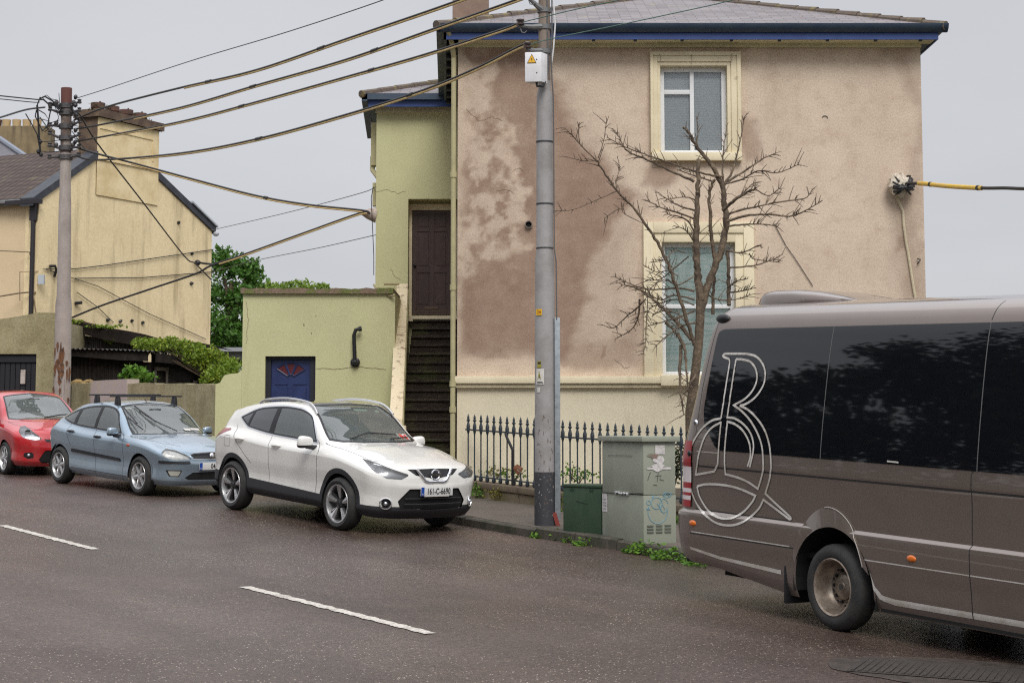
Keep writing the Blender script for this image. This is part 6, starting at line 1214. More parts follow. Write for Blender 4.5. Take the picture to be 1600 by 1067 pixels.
def carve_interior(parent, C):
    it = M('grey cabin trim', (.06,.06,.062), .8, fine=.1); mb = MB()
    def cushion(x, y, z, a, b, c, rot=0):
        m_ = Matrix.Translation((x, y, z)) @ Matrix.Rotation(rot, 4, 'Y'); 
        t = MB(); t.pbox((-a/2,-b/2,-c/2), (a,0,0), (0,b,0), (0,0,c)); mb.add([m_ @ Vector(v) for v in t.v], t.f)
    fx, fz = C['seat']
    for y in (-.36, .36):
        cushion(fx, y, fz, .50, .50, .16); cushion(fx-.30, y, fz+.34, .14, .50, .66, -.25); cushion(fx-.42, y, fz+.76, .09, .26, .18, -.2)
    rx = fx-.95; cushion(rx, 0, fz, .5, 1.25, .16); cushion(rx-.32, 0, fz+.30, .14, 1.25, .58, -.35)
    for y in (-.38, .38): cushion(rx-.46, y, fz+.63, .08, .24, .16, -.2)
    cushion(C['dash'][0], 0, C['dash'][1], .55, 1.36, .14, .12); cushion(C['dash'][0]-.22, 0, C['dash'][1]-.22, .2, 1.36, .4)
    cushion(fx-.6, 0, .30, 2.6, 1.35, .04)
    s_ = mb.build('seat', it, parent, bevel=.035); mb = MB(); st = Vector((C['dash'][0]-.45, -.36, C['dash'][1]+.04)); axs = Vector((.9, 0, -.45)).normalized()
    u = Vector((0,1,0)); v = axs.cross(u); mb.tube([st+(u*math.cos(a)+v*math.sin(a))*.18 for a in [2*math.pi*i/20 for i in range(21)]], .016, 7); mb.tube([st-u*.17, st+u*.17], .02, 6); mb.tube([st, st+axs*.3], .03, 6); mb.build('steering_wheel', BLACK, parent, smooth=True)
    mb = MB(); mb.pbox((C['mir'][0], -.11, C['mir'][1]), (.03,0,0), (0,.22,0), (0,0,.06)); mb.build('rear_view_mirror', BLACK, parent, bevel=.01)
def under(parent, C, sh):
    mb = MB(); x0, x1, zf = C['under']; mb.pbox((x0, -.62, zf), (x1-x0,0,0), (0,1.24,0), (0,0,.25)); mb.pbox((C['axles'][1]+.44, -C['lw']+.05, zf-.01), (-C['axles'][1]-.88,0,0), (0,2*C['lw']-.10,0), (0,0,.2))  # wide box between the axles added to deepen the shade below
    for xa in C['axles']:
        mb.lathe([(C['arch']+.03, .40), (C['arch']+.03, .86)], (xa, 0, C['wr']), (0,1,0), 30); mb.lathe([(C['arch']+.03, .40), (C['arch']+.03, .86)], (xa, 0, C['wr']), (0,-1,0), 30)
        mb.lathe([(0,.42),(C['arch']+.03,.42)], (xa,0,C['wr']), (0,1,0), 30); mb.lathe([(0,.42),(C['arch']+.03,.42)], (xa,0,C['wr']), (0,-1,0), 30)
        mb.tube([(xa,-.65,C['wr']),(xa,.65,C['wr'])], .05, 8)
    # trim the liner below the sills
    kf = [i for i, f in enumerate(mb.f) if len(f) > 4 or min(mb.v[j][2] for j in f) > C['wr']-.10]; mb.f = [mb.f[i] for i in kf]; mb.m = [mb.m[i] for i in kf]; mb.v = [(x, max(-C['lw'], min(C['lw'], y)), z) for x, y, z in mb.v]; mb.build('underbody', DARK, parent, recalc=False)
def mirror_part(parent, x, y, z, paintm, capm, sc=1.0, fold=.62):
    for sd in (-1, 1):
        k_ = sc if sd < 0 else sc*.9; ya = y+(.125 if sd < 0 else .125*fold)*sc; n, m_ = 18, 10; L_, H_, D_ = .105*k_, .072*k_, .060*k_; sg = lambda v, e: math.copysign(abs(v)**e, v)
        mb = MB(); vs = []
        for j in range(m_+1):
            th = math.pi*j/m_
            for i in range(n):
                a = 2*math.pi*i/n; px, py, pz = sg(math.sin(th), .6)*sg(math.cos(a), .7), sg(math.sin(th), .6)*sg(math.sin(a), .6), sg(math.cos(th), .6)
                px = px if px > -.45 else -.45
                vs.append((x+px*D_, sd*(ya+py*L_*(1-.12*pz)), z+pz*H_*(1+.12*py)))
        fs = [(j*n+i, (j+1)*n+i, (j+1)*n+(i+1) % n, j*n+(i+1) % n) for j in range(m_) for i in range(n)]; lowf = [sum(vs[q][2] for q in f)/4 < z-H_*.45 for f in fs]
        for f, l in zip(fs, lowf): mb.f.append(f); mb.m.append(1 if l else 0)
        mb.v = vs; o = mb.build('door_mirror', [paintm, capm], parent, smooth=True, sharp=50)
        mb = MB(); mb.tube([(x-.01, sd*(y-.05), z-.075), (x-.005, sd*(y+.02), z-.072), (x, sd*(ya-.02), z-.062)], [.034,.030,.026], 8); o2 = mb.build('mirror_stalk', capm, parent, smooth=True); o2.parent = o
        g = MB(); g.add([(x-.46*D_, sd*(ya+a*L_*.8), z+b*H_*.75) for a, b in ((-1,-1),(1,-1),(1,1),(-1,1))], [(0,1,2,3)]); o3 = g.build('mirror_glass', CHROME, parent, recalc=False); o3.parent = o
def handle_part(sh, parent, x, z, mat, name='door_handle', pocket=None, length=.20):
    for sd in (-1, 1):
        y = sh.side_y(x, z); mb = MB(); mb.tube([(x+length/2, sd*(y-.002), z+.004), (x+length*.38, sd*(y+.03), z+.006), (x, sd*(y+.038), z+.004), (x-length*.38, sd*(y+.03), z), (x-length/2, sd*(y-.002), z-.004)], [.014,.017,.017,.017,.014], 8); mb.build(name, mat, parent, smooth=True)
def text_part(parent, name, specs, mat): 
    mb = MB()
    for body, size, o, ax, ay, kw in specs: put_text(mb, body, size, o, ax, ay, **kw)
    return mb.build(name, mat, parent, recalc=False)
def plate_part(parent, x, z, body, tilt=0, w_=.52, h_=.115):
    mb = MB(); mb.pbox((x-.01, -w_/2, z-h_/2), (.012,0,0), (0,w_,0), (0,0,h_)); p_ = mb.build('number_plate', M('plate white', (.62,.62,.60), .4, fine=.02), parent, bevel=.004)
    mb = MB(); mb.pbox((x+.002, -w_/2+.002, z-h_/2+.002), (.003,0,0), (0,.05,0), (0,0,h_-.004)); b_ = mb.build('plate_band', M('plate blue', (.01,.06,.32), .4, fine=0), parent); b_.parent = p_
    t_ = text_part(parent, 'plate_lettering', [(body, .108, (x+.004, .028, z-.003), (0,1,0), (0,0,1), dict(width=.70, bold=.0018))], INK); t_.parent = p_
    t2 = text_part(parent, 'plate_lettering', [('IRL', .028, (x+.006, -w_/2+.027, z-.035), (0,1,0), (0,0,1), dict(width=.7))], PAPER); t2.parent = p_
    return p_
def car_rows(C):
    cv = {k: pchip([a for a, b in sorted(v)], [b for a, b in sorted(v)]) for k, v in C['cv'].items()}
    def rf(x):
        g = lambda k: float(cv[k]([x])[0]); wm, wb, wr, zb, zm, zbelt, zr, zt = (g(k) for k in ('wm','wb','wr','zb','zm','zbelt','zr','zt'))
        zc = zbelt-(zbelt-zm)*.30
        return np.array([(x, wm-.07, zb), (x, wm-.016, zb+.10), (x, wm-.026, zm*.80+.02), (x, wm-.002, zm+.08), (x, wm+.006, zc-.012), (x, wm-.012, zc+.030), (x, wb, zbelt), (x, wb*.55+wr*.45+.020*min(1, max(0, (zr-zbelt)/.3)), zbelt*.52+zr*.48), (x, wr, zr), (x, wr*.62, zr+(zt-zr)*.68), (x, 0, zt)])
    return rf
TK = [0, 1, 2.2, 3.3, 4.6, 5.2, 6.5, 8.2, 10, 12, 14]
GLS = glass_mat('windscreen glass', (.74,.82,.78), 1.75, .015, .20, (.42,.48,.46)); GLF = glass_mat('side glass', (.66,.74,.71), 1.8, .015, .22, (.40,.45,.44)); GLD = glass_mat('privacy glass', (.16,.18,.19), 1.8, .02, .5, (.13,.137,.15))
HEADL = glass_mat('headlamp lens', (.86,.87,.88), 1.55, .03, .10, (.5,.5,.5)); REDL = M('red lamp lens', (.24,.008,.012), .15, coat=.6, fine=0); ORL = M('orange lens', (.62,.14,.01), .25, fine=.03, coat=.5); LAMPIN = M('lamp reflector', (.55,.56,.58), .25, .8, fine=.05, col2=(.25,.26,.28), sc=22); LAMPG = M('grey lamp bowl', (.24,.245,.25), .3, .4, fine=.05); BPLAS = M('black bumper plastic', (.020,.020,.023), .55, fine=.08)
side_pred = lambda c, n, v: n[1] > .30 and v < 11.0
def front_pred(x): return lambda c, n, v: c[0] > x and n[0] > .12
def obl(al): ca, sa = math.cos(R(al)), math.sin(R(al)); return lambda p: (p[1]*ca-p[0]*sa, p[2])
# ------------------------------------------------------------------ white crossover
POSES = dict(white=(-1.620,24.213,-1.399,.702,.064,-.002), blue=(-5.296,29.122,-1.140,.737,.048,.009), red=(-8.639,33.531,-.947,.587,.037,-.001), van=(3.528,15.777,-1.742,.518,.034,0))
WP = paint('white car paint', (.74,.73,.69), 0, .3)
car = pose_empty('parked_car', POSES['white'], 'white crossover car with black wheel arch cladding and silver roof rails', 'car', 'cars parked along the kerb')
C = dict(cv=dict(
 wm=[(-3.05,.865),(-2.6,.893),(-1.6,.885),(-.6,.885),(0,.898),(.50,.872)], wb=[(-3.05,.74),(-2.6,.775),(-1.8,.80),(-.7,.795),(-.3,.81),(.1,.80),(.50,.74)],
 wr=[(-3.05,.565),(-2.3,.60),(-1.5,.62),(-1.15,.63),(-.85,.685),(-.55,.745),(-.35,.70),(0,.64),(.50,.56)], zb=[(-3.05,.30),(-2.2,.27),(-.5,.25),(.50,.24)], zm=[(-3.05,.72),(-1.5,.66),(0,.68),(.50,.62)],
 zbelt=[(-3.05,1.16),(-2.5,1.155),(-1.8,1.10),(-.7,1.065),(-.2,1.045),(.15,.985),(.50,.90)], zr=[(-3.05,1.40),(-2.75,1.465),(-2.3,1.53),(-1.7,1.575),(-1.25,1.56),(-.92,1.42),(-.58,1.15),(-.42,1.095),(0,1.045),(.50,.955)],
 zt=[(-3.05,1.455),(-2.6,1.54),(-1.9,1.592),(-1.4,1.592),(-1.12,1.552),(-.75,1.36),(-.38,1.155),(-.28,1.12),(0,1.085),(.50,.985)]))
rf = car_rows(C)
xs = np.unique(np.round(np.concatenate([np.linspace(-3.05, .50, 84)]), 4))
nose = [(0.8, 0.21), (0.9, 0.33), (0.9175, 0.475), (0.935, 0.62), (0.925, 0.68), (0.915, 0.74), (0.875, 0.865), (0.85, 0.885), (0.8, 0.905), (0.72, 0.93), (0.62, 0.955)]
tail = [(-3.35, 0.33), (-3.45, 0.42), (-3.455, 0.57), (-3.46, 0.72), (-3.445, 0.81), (-3.43, 0.9), (-3.38, 1.06), (-3.3, 1.22), (-3.22, 1.38), (-3.18, 1.425), (-3.14, 1.45)]
sh = Shell(rf, xs, nose, tail, TK, 50, (2.5, 2.7))
for xa in (0, -2.646):
    sh.cut('hole', 'side', archpoly(xa, .345, .392), pred=lambda c, n, v: n[1] > .2 or c[2] < .5); sh.cut('cladding', 'side', archpoly(xa, .345, .462), pred=lambda c, n, v: n[1] > .2 and c[2] < .9)
sh.cut('cladding', 'side', [(-2.4,.500),(-2.4,-.1),(-.3,-.1),(-.3,.425)]); sh.cut('cladding', 'side', [(-3.6,.56),(-3.6,0),(-2.9,0),(-2.9,.52)]); sh.cut('cladding', 'side', [(.2,-.1),(1.1,-.1),(1.1,.37),(.2,.39)])
dlo_b = [(-2.76,1.305),(-2.46,1.185),(-1.84,1.125),(-.68,1.092),(-.93,1.42),(-1.20,1.505),(-1.66,1.522),(-2.34,1.462)]; rr_ = [.03,.05,.4,.02,.3,.2,.4,.25]; dlo = rnd(dlo_b, rr_)
sh.cut('chrome_strip', 'side', rnd(grow(dlo_b, .018), rr_), pred=side_pred); sh.cut('window_trim', 'side', dlo, src=('chrome_strip',), pred=side_pred)
inn = rnd(grow(dlo_b, -.020), rr_)
def halfclip(poly, a, b):                                              # keep the part left of a->b
    out = []; n = len(poly)
    dd = [((b[0]-a[0])*(p[1]-a[1])-(b[1]-a[1])*(p[0]-a[0])) for p in poly]
    for i in range(n):
        p, q_ = poly[i], poly[(i+1) % n]
        if dd[i] >= 0: out.append(p)
        if dd[i]*dd[(i+1) % n] < 0: t = dd[i]/(dd[i]-dd[(i+1) % n]); out.append((p[0]+(q_[0]-p[0])*t, p[1]+(q_[1]-p[1])*t))
    return out
sh.cut('front_glass', 'side', halfclip(inn, (-1.745,1.6), (-1.775,1.0)), src=('window_trim',), pred=side_pred) 
sh.cut('rear_glass', 'side', halfclip(halfclip(inn, (-1.91,1.0), (-1.835,1.6)), (-2.36,1.6), (-2.50,1.0)), src=('window_trim',), pred=side_pred)
sh.cut('rear_glass', 'side', halfclip(inn, (-2.56,1.0), (-2.41,1.6)), src=('window_trim',), pred=side_pred)
topm = lambda c, n, v: v > 8.4 and c[2] > 1.0
sh.cut('windscreen_trim', 'top', [(-.25,-.02),(-.27,.30),(-.37,.58),(-.50,.715),(-1.24,.575),(-1.26,-.02)], pred=lambda c, n, v: v > 10.25 and n[2] > .3)
sh.cut('windscreen', 'top', [(-.31,-.02),(-.33,.30),(-.43,.56),(-.54,.675),(-1.17,.545),(-1.20,-.02)], src=('windscreen_trim',))
sh.cut('roof_glass', 'top', [(-1.255,-.02),(-1.24,.50),(-2.55,.47),(-2.65,-.02)], pred=lambda c, n, v: v > 10.2 and n[2] > .5)
hp = obl(40)
sh.cut('headlight', hp, rnd([(-.255,.775),(-.17,.725),(.02,.735),(.18,.815),(.385,.965),(.375,.985),(.15,.915),(-.20,.850)], .012), pred=lambda c, n, v: c[0] > .25 and n[0]+n[1] > .3)
fp_ = front_pred(.45)
sh.cut('grille', 'front', [(-.02,.685),(.17,.685),(.30,.775),(.46,.80),(.46,.85),(-.02,.862)], src=('body',), pred=fp_)
sh.cut('intake', 'front', rnd([(-.02,.605),(.40,.605),(.545,.445),(.50,.345),(-.02,.335)], .02), src=('body','cladding'), pred=fp_)
sh.cut('fog_light', hp, circle(.015,.42,.062,0,360,16)[:-1], src=('body','cladding'), pred=lambda c, n, v: c[0] > .3)
tp_ = lambda c, n, v: c[0] < -2.7
sh.cut('taillight', 'side', rnd([(-3.5,1.06),(-3.5,.92),(-3.28,.94),(-2.86,1.115),(-2.90,1.135),(-3.25,1.11)], .01), pred=tp_)
sh.cut('tailgate_glass', 'front', [(-.02,1.12),(.60,1.12),(.52,1.40),(-.02,1.40)], pred=lambda c, n, v: c[0] < -3.0 and n[0] < -.3)
for pts in ([(-1.775,1.10),(-1.72,.95),(-1.70,.46)], [(-.66,1.12),(-.52,.98),(-.53,.75),(-.56,.43)], [(-2.78,1.20),(-2.62,1.02),(-2.38,.84),(-2.17,.70)]): sh.cut('gap', 'side', lines(pts, .009), src=('body','cladding'), pred=side_pred)
sh.cut('gap', 'top', lines([(-.50,.77),(-.10,.76),(.40,.70),(.58,.60)], .010), pred=lambda c, n, v: n[2] > .3)
sh.cut('fuel_flap', 'side', lines(rnd([(-2.90,1.04),(-2.74,1.04),(-2.74,.89),(-2.90,.89)], .02, 3)+[(-2.9,1.02)], .006), pred=side_pred)
sh.cut('door', 'side', [(-.53,.43),(-.53,1.10),(-1.74,1.12),(-1.705,.44)], pred=side_pred); sh.cut('door', 'side', [(-1.705,.44),(-1.76,1.12),(-2.75,1.19),(-2.40,.85),(-2.2,.46)], pred=side_pred)
sh.mesh('body', ['body','gap','fuel_flap'], [WP, GAP, GAP], car); CLAD = BPLAS
cl = sh.mesh('cladding', ['cladding'], CLAD, car)
for sd in (-1, 1):
    sh.mesh('door', ['door'], WP, car, (sd,))
    sh.mesh('window_trim', ['window_trim'], BLACK, car, (sd,)); sh.mesh('chrome_strip', ['chrome_strip'], CHROME, car, (sd,), .002)
    sh.mesh('side_window', ['front_glass'], GLF, car, (sd,), -.004); sh.mesh('rear_side_window', ['rear_glass'], GLD, car, (sd,), -.004)
    hl = sh.mesh('headlight', ['headlight'], HEADL, car, (sd,), .002); r_ = sh.mesh('reflector', ['headlight'], LAMPG, car, (sd,), -.05); r_.parent = hl
    mb = MB()
    for (x_, y_, z_, r__) in ((.60,.66,.845,.050),(.69,.56,.81,.042)): mb.lathe([(0,.0),(r__*.7,.004),(r__,.018),(r__*1.08,.02)], (x_,sd*y_,z_), (.9,sd*.35,.1), 16)
    mb.tube([(.815,sd*.36,.752),(.77,sd*.50,.747),(.66,sd*.66,.79),(.50,sd*.775,.87)], .010, 6); mb.tube([(.80,sd*.40,.80),(.72,sd*.55,.855),(.55,sd*.73,.905)], .007, 6)
    q_ = mb.build('lamp_unit', LAMPIN, car, smooth=True); q_.parent = hl
    sh.mesh('taillight', ['taillight'], REDL, car, (sd,), .004)
    fg = sh.mesh('fog_light', ['fog_light'], DARK, car, (sd,), -.005); mb = MB(); pts = [sh.P[i] for f_, l in sh.F if l == 'fog_light' for i in f_]
    c_ = Vector([sum(p[k] for p in pts)/len(pts) for k in range(3)]); rr = max((Vector(p)-c_).length for p in pts); dr = Vector((.80,.60,0)); u = Vector((-.6,.8,0)); mb.tube([(lambda p: (p.x, sd*p.y, p.z))(c_+dr*.008+(u*math.cos(a)*1.12+Z*math.sin(a))*rr*.98) for a in [2*math.pi*i/24 for i in range(25)]], .010, 7); mb.blob((c_.x, sd*c_.y, c_.z), (.03,.03,.03), 10, 6); q_ = mb.build('fog_light_ring', CHROME, car, smooth=True); q_.parent = fg
ws = sh.mesh('windscreen', ['windscreen'], GLS, car, push=-.003); sh.mesh('windscreen_trim', ['windscreen_trim'], BLACK, car).parent = ws
sh.mesh('roof_glass', ['roof_glass'], M('dark roof glass', (.008,.008,.010), .04, coat=1, spec=.8, fine=0), car, push=.003); sh.mesh('tailgate_glass', ['tailgate_glass'], GLD, car, push=.002)
gr = sh.mesh('grille', ['grille'], BPLAS, car, push=-.012); sh.mesh('lower_intake', ['intake'], DARK, car, push=-.02)
mb = MB()
for z_ in (.41,.48,): mb.tube([(.885,-.46,z_),(.92,-.25,z_),(.93,0,z_),(.92,.25,z_),(.885,.46,z_)], .008, 6)
mb.build_each('intake_slat', BPLAS, car, smooth=True)
mb = MB()
def fx_(y, z): P_ = [p for p in sh.P if p[0] > .5]; return max((p for p in P_), key=lambda p: -((p[1]-abs(y))**2+(p[2]-z)**2))[0]
vp = [(-.285,.855),(-.17,.71),(-.12,.695),(.12,.695),(.17,.71),(.285,.855)]
for i in range(len(vp)-1):
    a, b = vp[i], vp[i+1]; n_ = 6
    for k in range(n_):
        y0_, z0_ = a[0]+(b[0]-a[0])*k/n_, a[1]+(b[1]-a[1])*k/n_; y1_, z1_ = a[0]+(b[0]-a[0])*(k+1.05)/n_, a[1]+(b[1]-a[1])*(k+1.05)/n_
        xm = (.923 if abs(y0_) < .2 else .905); mb.tube([(fx_(y0_,z0_)+.008,y0_,z0_),(fx_(y1_,z1_)+.008,y1_,z1_)], .020 if 0 < i < 4 else .022, 8)
gv = mb.build('grille_chevron', CHROME, car, smooth=True, sharp=60)
ex_ = fx_(0,.79)+.02; mb = MB(); mb.tube([(ex_, .066*math.cos(a), .785+.062*math.sin(a)) for a in [2*math.pi*i/30 for i in range(31)]], .011, 8); mb.pbox((ex_-.008,-.088,.768), (.018,0,0), (0,.176,0), (0,0,.034)); em = mb.build('emblem', CHROME, car, smooth=True); t_ = text_part(car, 'emblem_lettering', [('NISSAN', .030, (ex_+.0105,0,.785), (0,1,0), (0,0,1), dict(width=1.05, bold=.0008))], INK); t_.parent = em
plate_part(car, .965, .575, '161-C-6690'); mb = MB(); mb.pbox((.955,-.20,.508), (.012,0,0), (0,.40,0), (0,0,.012)); mb.build('plate_holder', PAPER, car)
for sd in (-1, 1):
    mb = MB(); pts = [(-2.50,.575,1.495),(-2.32,.585,1.572),(-1.75,.595,1.622),(-1.25,.60,1.600),(-1.05,.615,1.545),(-.93,.635,1.455)]; mb.tube(curve3([Vector((x, sd*y, z)) for x, y, z in pts], 6), .019, 8); mb.build('roof_rail', ALLOY, car, smooth=True)
handle_part(sh, car, -1.53, .985, WP); handle_part(sh, car, -2.46, 1.015, WP); mirror_part(car, -.66, .86, 1.10, WP, BLACK, 1.1, .25)
for xa in (0, -2.646):
    for sd in (-1, 1): wheel(car, (xa, sd*.79, .345), .345, .215, .245, 'five', sd > 0)
C.update(seat=(-1.35,.62), dash=(-.62,.98), mir=(-1.02,1.40), under=(-3.2,.55,.24), axles=(0,-2.646), arch=.392, wr=.345, lw=.86); carve_interior(car, C); under(car, C, sh)
def on_screen(fx0, y):                                                 # point on the windscreen line
    return Vector((fx0, y, float(np.interp(fx0, [-1.2,-.95,-.75,-.55,-.36], [1.555,1.465,1.36,1.25,1.15]))-.02*(abs(y)/.6)**2))
mb = MB(); a = [(-.56,.60),(-.56,.44),(-.40,.44),(-.40,.60)]; Pn = [on_screen(x, y)+Vector((-.02,0,-.03)) for x, y in a]; mb.poly(Pn, 0)
npl = mb.build('novice_plate', M('plate card', (.62,.6,.56), .6), car, recalc=False); oN = sum(Pn, Vector())/4+Vector((.004,0,.006)); axN = (Pn[0]-Pn[1]).normalized(); ayN = (Pn[0]-Pn[3]).normalized(); t_ = text_part(car, 'novice_letter', [('N', .16, oN, axN, ayN, dict(bold=.006))], M('novice red', (.55,.03,.02), .5, fine=0)); t_.parent = npl
mb = MB()
for (x_, y_, w_, h_) in ((-1.10,.20,.22,.05),(-1.08,.47,.07,.05),(-1.12,-.42,.05,.03)): P4 = [on_screen(x_+dx, y_+dy)+Vector((-.012,0,-.012)) for dx, dy in ((-h_/2,-w_/2),(-h_/2,w_/2),(h_/2,w_/2),(h_/2,-w_/2))]; mb.poly(P4)
mb.build('screen_sticker', M('pale green sticker', (.38,.52,.42), .6), car, recalc=False)
mb = MB(); mb.tube([on_screen(-.40,-.45)+Vector((.01,0,.0)), on_screen(-.50,-.10)+Vector((.01,0,.012)), on_screen(-.46,.35)+Vector((.01,0,.012))], .009, 6); mb.tube([on_screen(-.38,.20)+Vector((.01,0,.0)), on_screen(-.44,.52)+Vector((.02,0,.0))], .009, 6); mb.build_each('wiper', BLACK, car, smooth=True)
mb = MB()
for sd in (-1, 1):
    pts_ = [(-.30,.45,1.108),(.0,.44,1.070),(.35,.40,1.013),(.60,.34,.957)]
# ------------------------------------------------------------------ pale blue hatchback
BP = paint('pale blue metallic paint', (.265,.345,.415), .5, .30)
car2 = pose_empty('parked_car', POSES['blue'], 'pale blue hatchback with black roof bars parked between the red and white cars', 'car', 'cars parked along the kerb')
C2 = dict(cv=dict(
 wm=[(-2.90,.80),(-2.5,.842),(-1.5,.846),(-.5,.846),(0,.848),(.42,.825)], wb=[(-2.90,.70),(-2.4,.735),(-1.6,.76),(-.7,.765),(-.3,.775),(.42,.70)],
 wr=[(-2.90,.50),(-2.3,.565),(-1.5,.575),(-1.1,.60),(-.75,.69),(-.55,.715),(-.3,.66),(.42,.53)], zb=[(-2.90,.27),(-2.2,.21),(-.5,.19),(.42,.20)], zm=[(-2.90,.66),(-1.5,.58),(0,.60),(.42,.56)],
 zbelt=[(-2.90,1.03),(-2.4,.995),(-1.7,.945),(-.7,.91),(-.2,.885),(.1,.845),(.42,.775)], zr=[(-2.90,1.16),(-2.6,1.26),(-2.2,1.345),(-1.6,1.395),(-1.2,1.355),(-.9,1.20),(-.62,.975),(-.48,.925),(0,.885),(.42,.815)],
 zt=[(-2.90,1.24),(-2.6,1.345),(-2.1,1.425),(-1.5,1.448),(-1.15,1.40),(-.75,1.185),(-.36,.985),(-.25,.955),(0,.925),(.42,.845)]))
xs = np.linspace(-2.90, .42, 80)
nose = [(0.74, 0.19), (0.8, 0.27), (0.8225, 0.395), (0.845, 0.52), (0.8325, 0.57), (0.82, 0.62), (0.755, 0.715), (0.73, 0.73), (0.68, 0.755), (0.61, 0.785), (0.5, 0.825)]
tail = [(-3.2, 0.29), (-3.28, 0.4), (-3.295, 0.51), (-3.31, 0.62), (-3.285, 0.71), (-3.26, 0.8), (-3.2, 0.96), (-3.13, 1.07), (-3.06, 1.17), (-3.02, 1.21), (-2.98, 1.235)]
s2 = Shell(car_rows(C2), xs, nose, tail, TK, 48, (2.3, 2.5))
for xa in (0, -2.615): s2.cut('hole', 'side', archpoly(xa, .315, .352), pred=lambda c, n, v: n[1] > .2 or c[2] < .45); s2.cut('arch_lip', 'side', archpoly(xa, .315, .378), pred=lambda c, n, v: n[1] > .2 and c[2] < .8)
dlo2_b = [(-2.86,1.095),(-2.44,1.015),(-2.1,.985),(-.70,.935),(-.98,1.245),(-1.15,1.335),(-1.45,1.368),(-2.05,1.325),(-2.5,1.23)]; rr_ = [.04,.3,.3,.02,.3,.2,.3,.3,.3]; dlo2 = rnd(dlo2_b, rr_)
s2.cut('window_trim', 'side', dlo2, pred=side_pred); in2 = rnd(grow(dlo2_b, -.028), rr_)
s2.cut('front_glass', 'side', halfclip(halfclip(in2, (-1.50,1.5), (-1.56,.8)), (-.98,.8), (-.98+.0001,1.5)) if False else halfclip(in2, (-1.49,1.5), (-1.57,.8)), src=('window_trim',), pred=side_pred)
s2.cut('front_glass', 'side', halfclip(halfclip(in2, (-1.66,.8), (-1.57,1.5)), (-2.16,1.5), (-2.30,.8)), src=('window_trim',), pred=side_pred); s2.cut('front_glass', 'side', halfclip(in2, (-2.42,.8), (-2.24,1.5)), src=('window_trim',), pred=side_pred)
s2.cut('windscreen_trim', 'top', [(-.22,-.02),(-.24,.3),(-.33,.55),(-.47,.69),(-1.15,.545),(-1.22,-.02)], pred=lambda c, n, v: v > 10.2 and n[2] > .3); s2.cut('windscreen', 'top', [(-.27,-.02),(-.29,.3),(-.38,.54),(-.51,.655),(-1.11,.525),(-1.18,-.02)], src=('windscreen_trim',))
hp2 = obl(40)
s2.cut('headlight', hp2, rnd([(-.235,.615),(.0,.595),(.19,.645),(.235,.70),(.19,.765),(.03,.745),(-.15,.675)], .015), pred=lambda c, n, v: c[0] > .2 and n[0]+n[1] > .3)
f2p = front_pred(.35)
s2.cut('grille', 'front', rnd([(-.02,.615),(.33,.615),(.38,.685),(-.02,.70)], .015), pred=f2p); s2.cut('intake', 'front', rnd([(-.02,.285),(.40,.285),(.46,.32),(.34,.40),(-.02,.41)], .015), pred=f2p)
s2.cut('fog_surround', hp2, rnd([(-.10,.44),(.16,.44),(.10,.34),(-.05,.335)], .02), pred=lambda c, n, v: c[0] > .3); s2.cut('fog_light', hp2, rnd([(-.08,.425),(.125,.425),(.08,.35),(-.04,.348)], .02), src=('fog_surround',))
s2.cut('bump_strip', hp2, [(-.22,.545),(.27,.545),(.27,.58),(-.20,.58)], pred=lambda c, n, v: c[0] > .25)
s2.cut('taillight', 'side', [(-3.2,1.12),(-3.2,.80),(-3.02,.80),(-2.93,1.02)], pred=lambda c, n, v: c[0] < -2.8)
for pts in ([(-1.53,.96),(-1.46,.85),(-1.40,.6),(-1.38,.20)], [(-.68,.94),(-.52,.86),(-.50,.6),(-.52,.20)], [(-2.42,1.02),(-2.35,.85),(-2.22,.66)], [(-2.2,.305),(-.40,.275)]): s2.cut('gap', 'side', lines(pts, .009), pred=side_pred)
s2.cut('gap', 'top', lines([(-.48,.735),(-.05,.70),(.30,.60),(.55,.42)], .009), pred=lambda c, n, v: n[2] > .3)
s2.cut('side_moulding', 'side', rnd([(-2.20,.615),(-2.20,.565),(-.58,.500),(-.62,.548)], .01), pred=side_pred)
s2.cut('door', 'side', [(-.51,.20),(-.52,.94),(-1.52,.96),(-1.38,.20)], pred=side_pred); s2.cut('door', 'side', [(-1.38,.20),(-1.52,.96),(-2.40,1.01),(-2.22,.66),(-2.2,.22)], pred=side_pred)
s2.mesh('body', ['body','gap','arch_lip'], [BP, GAP, BP], car2)
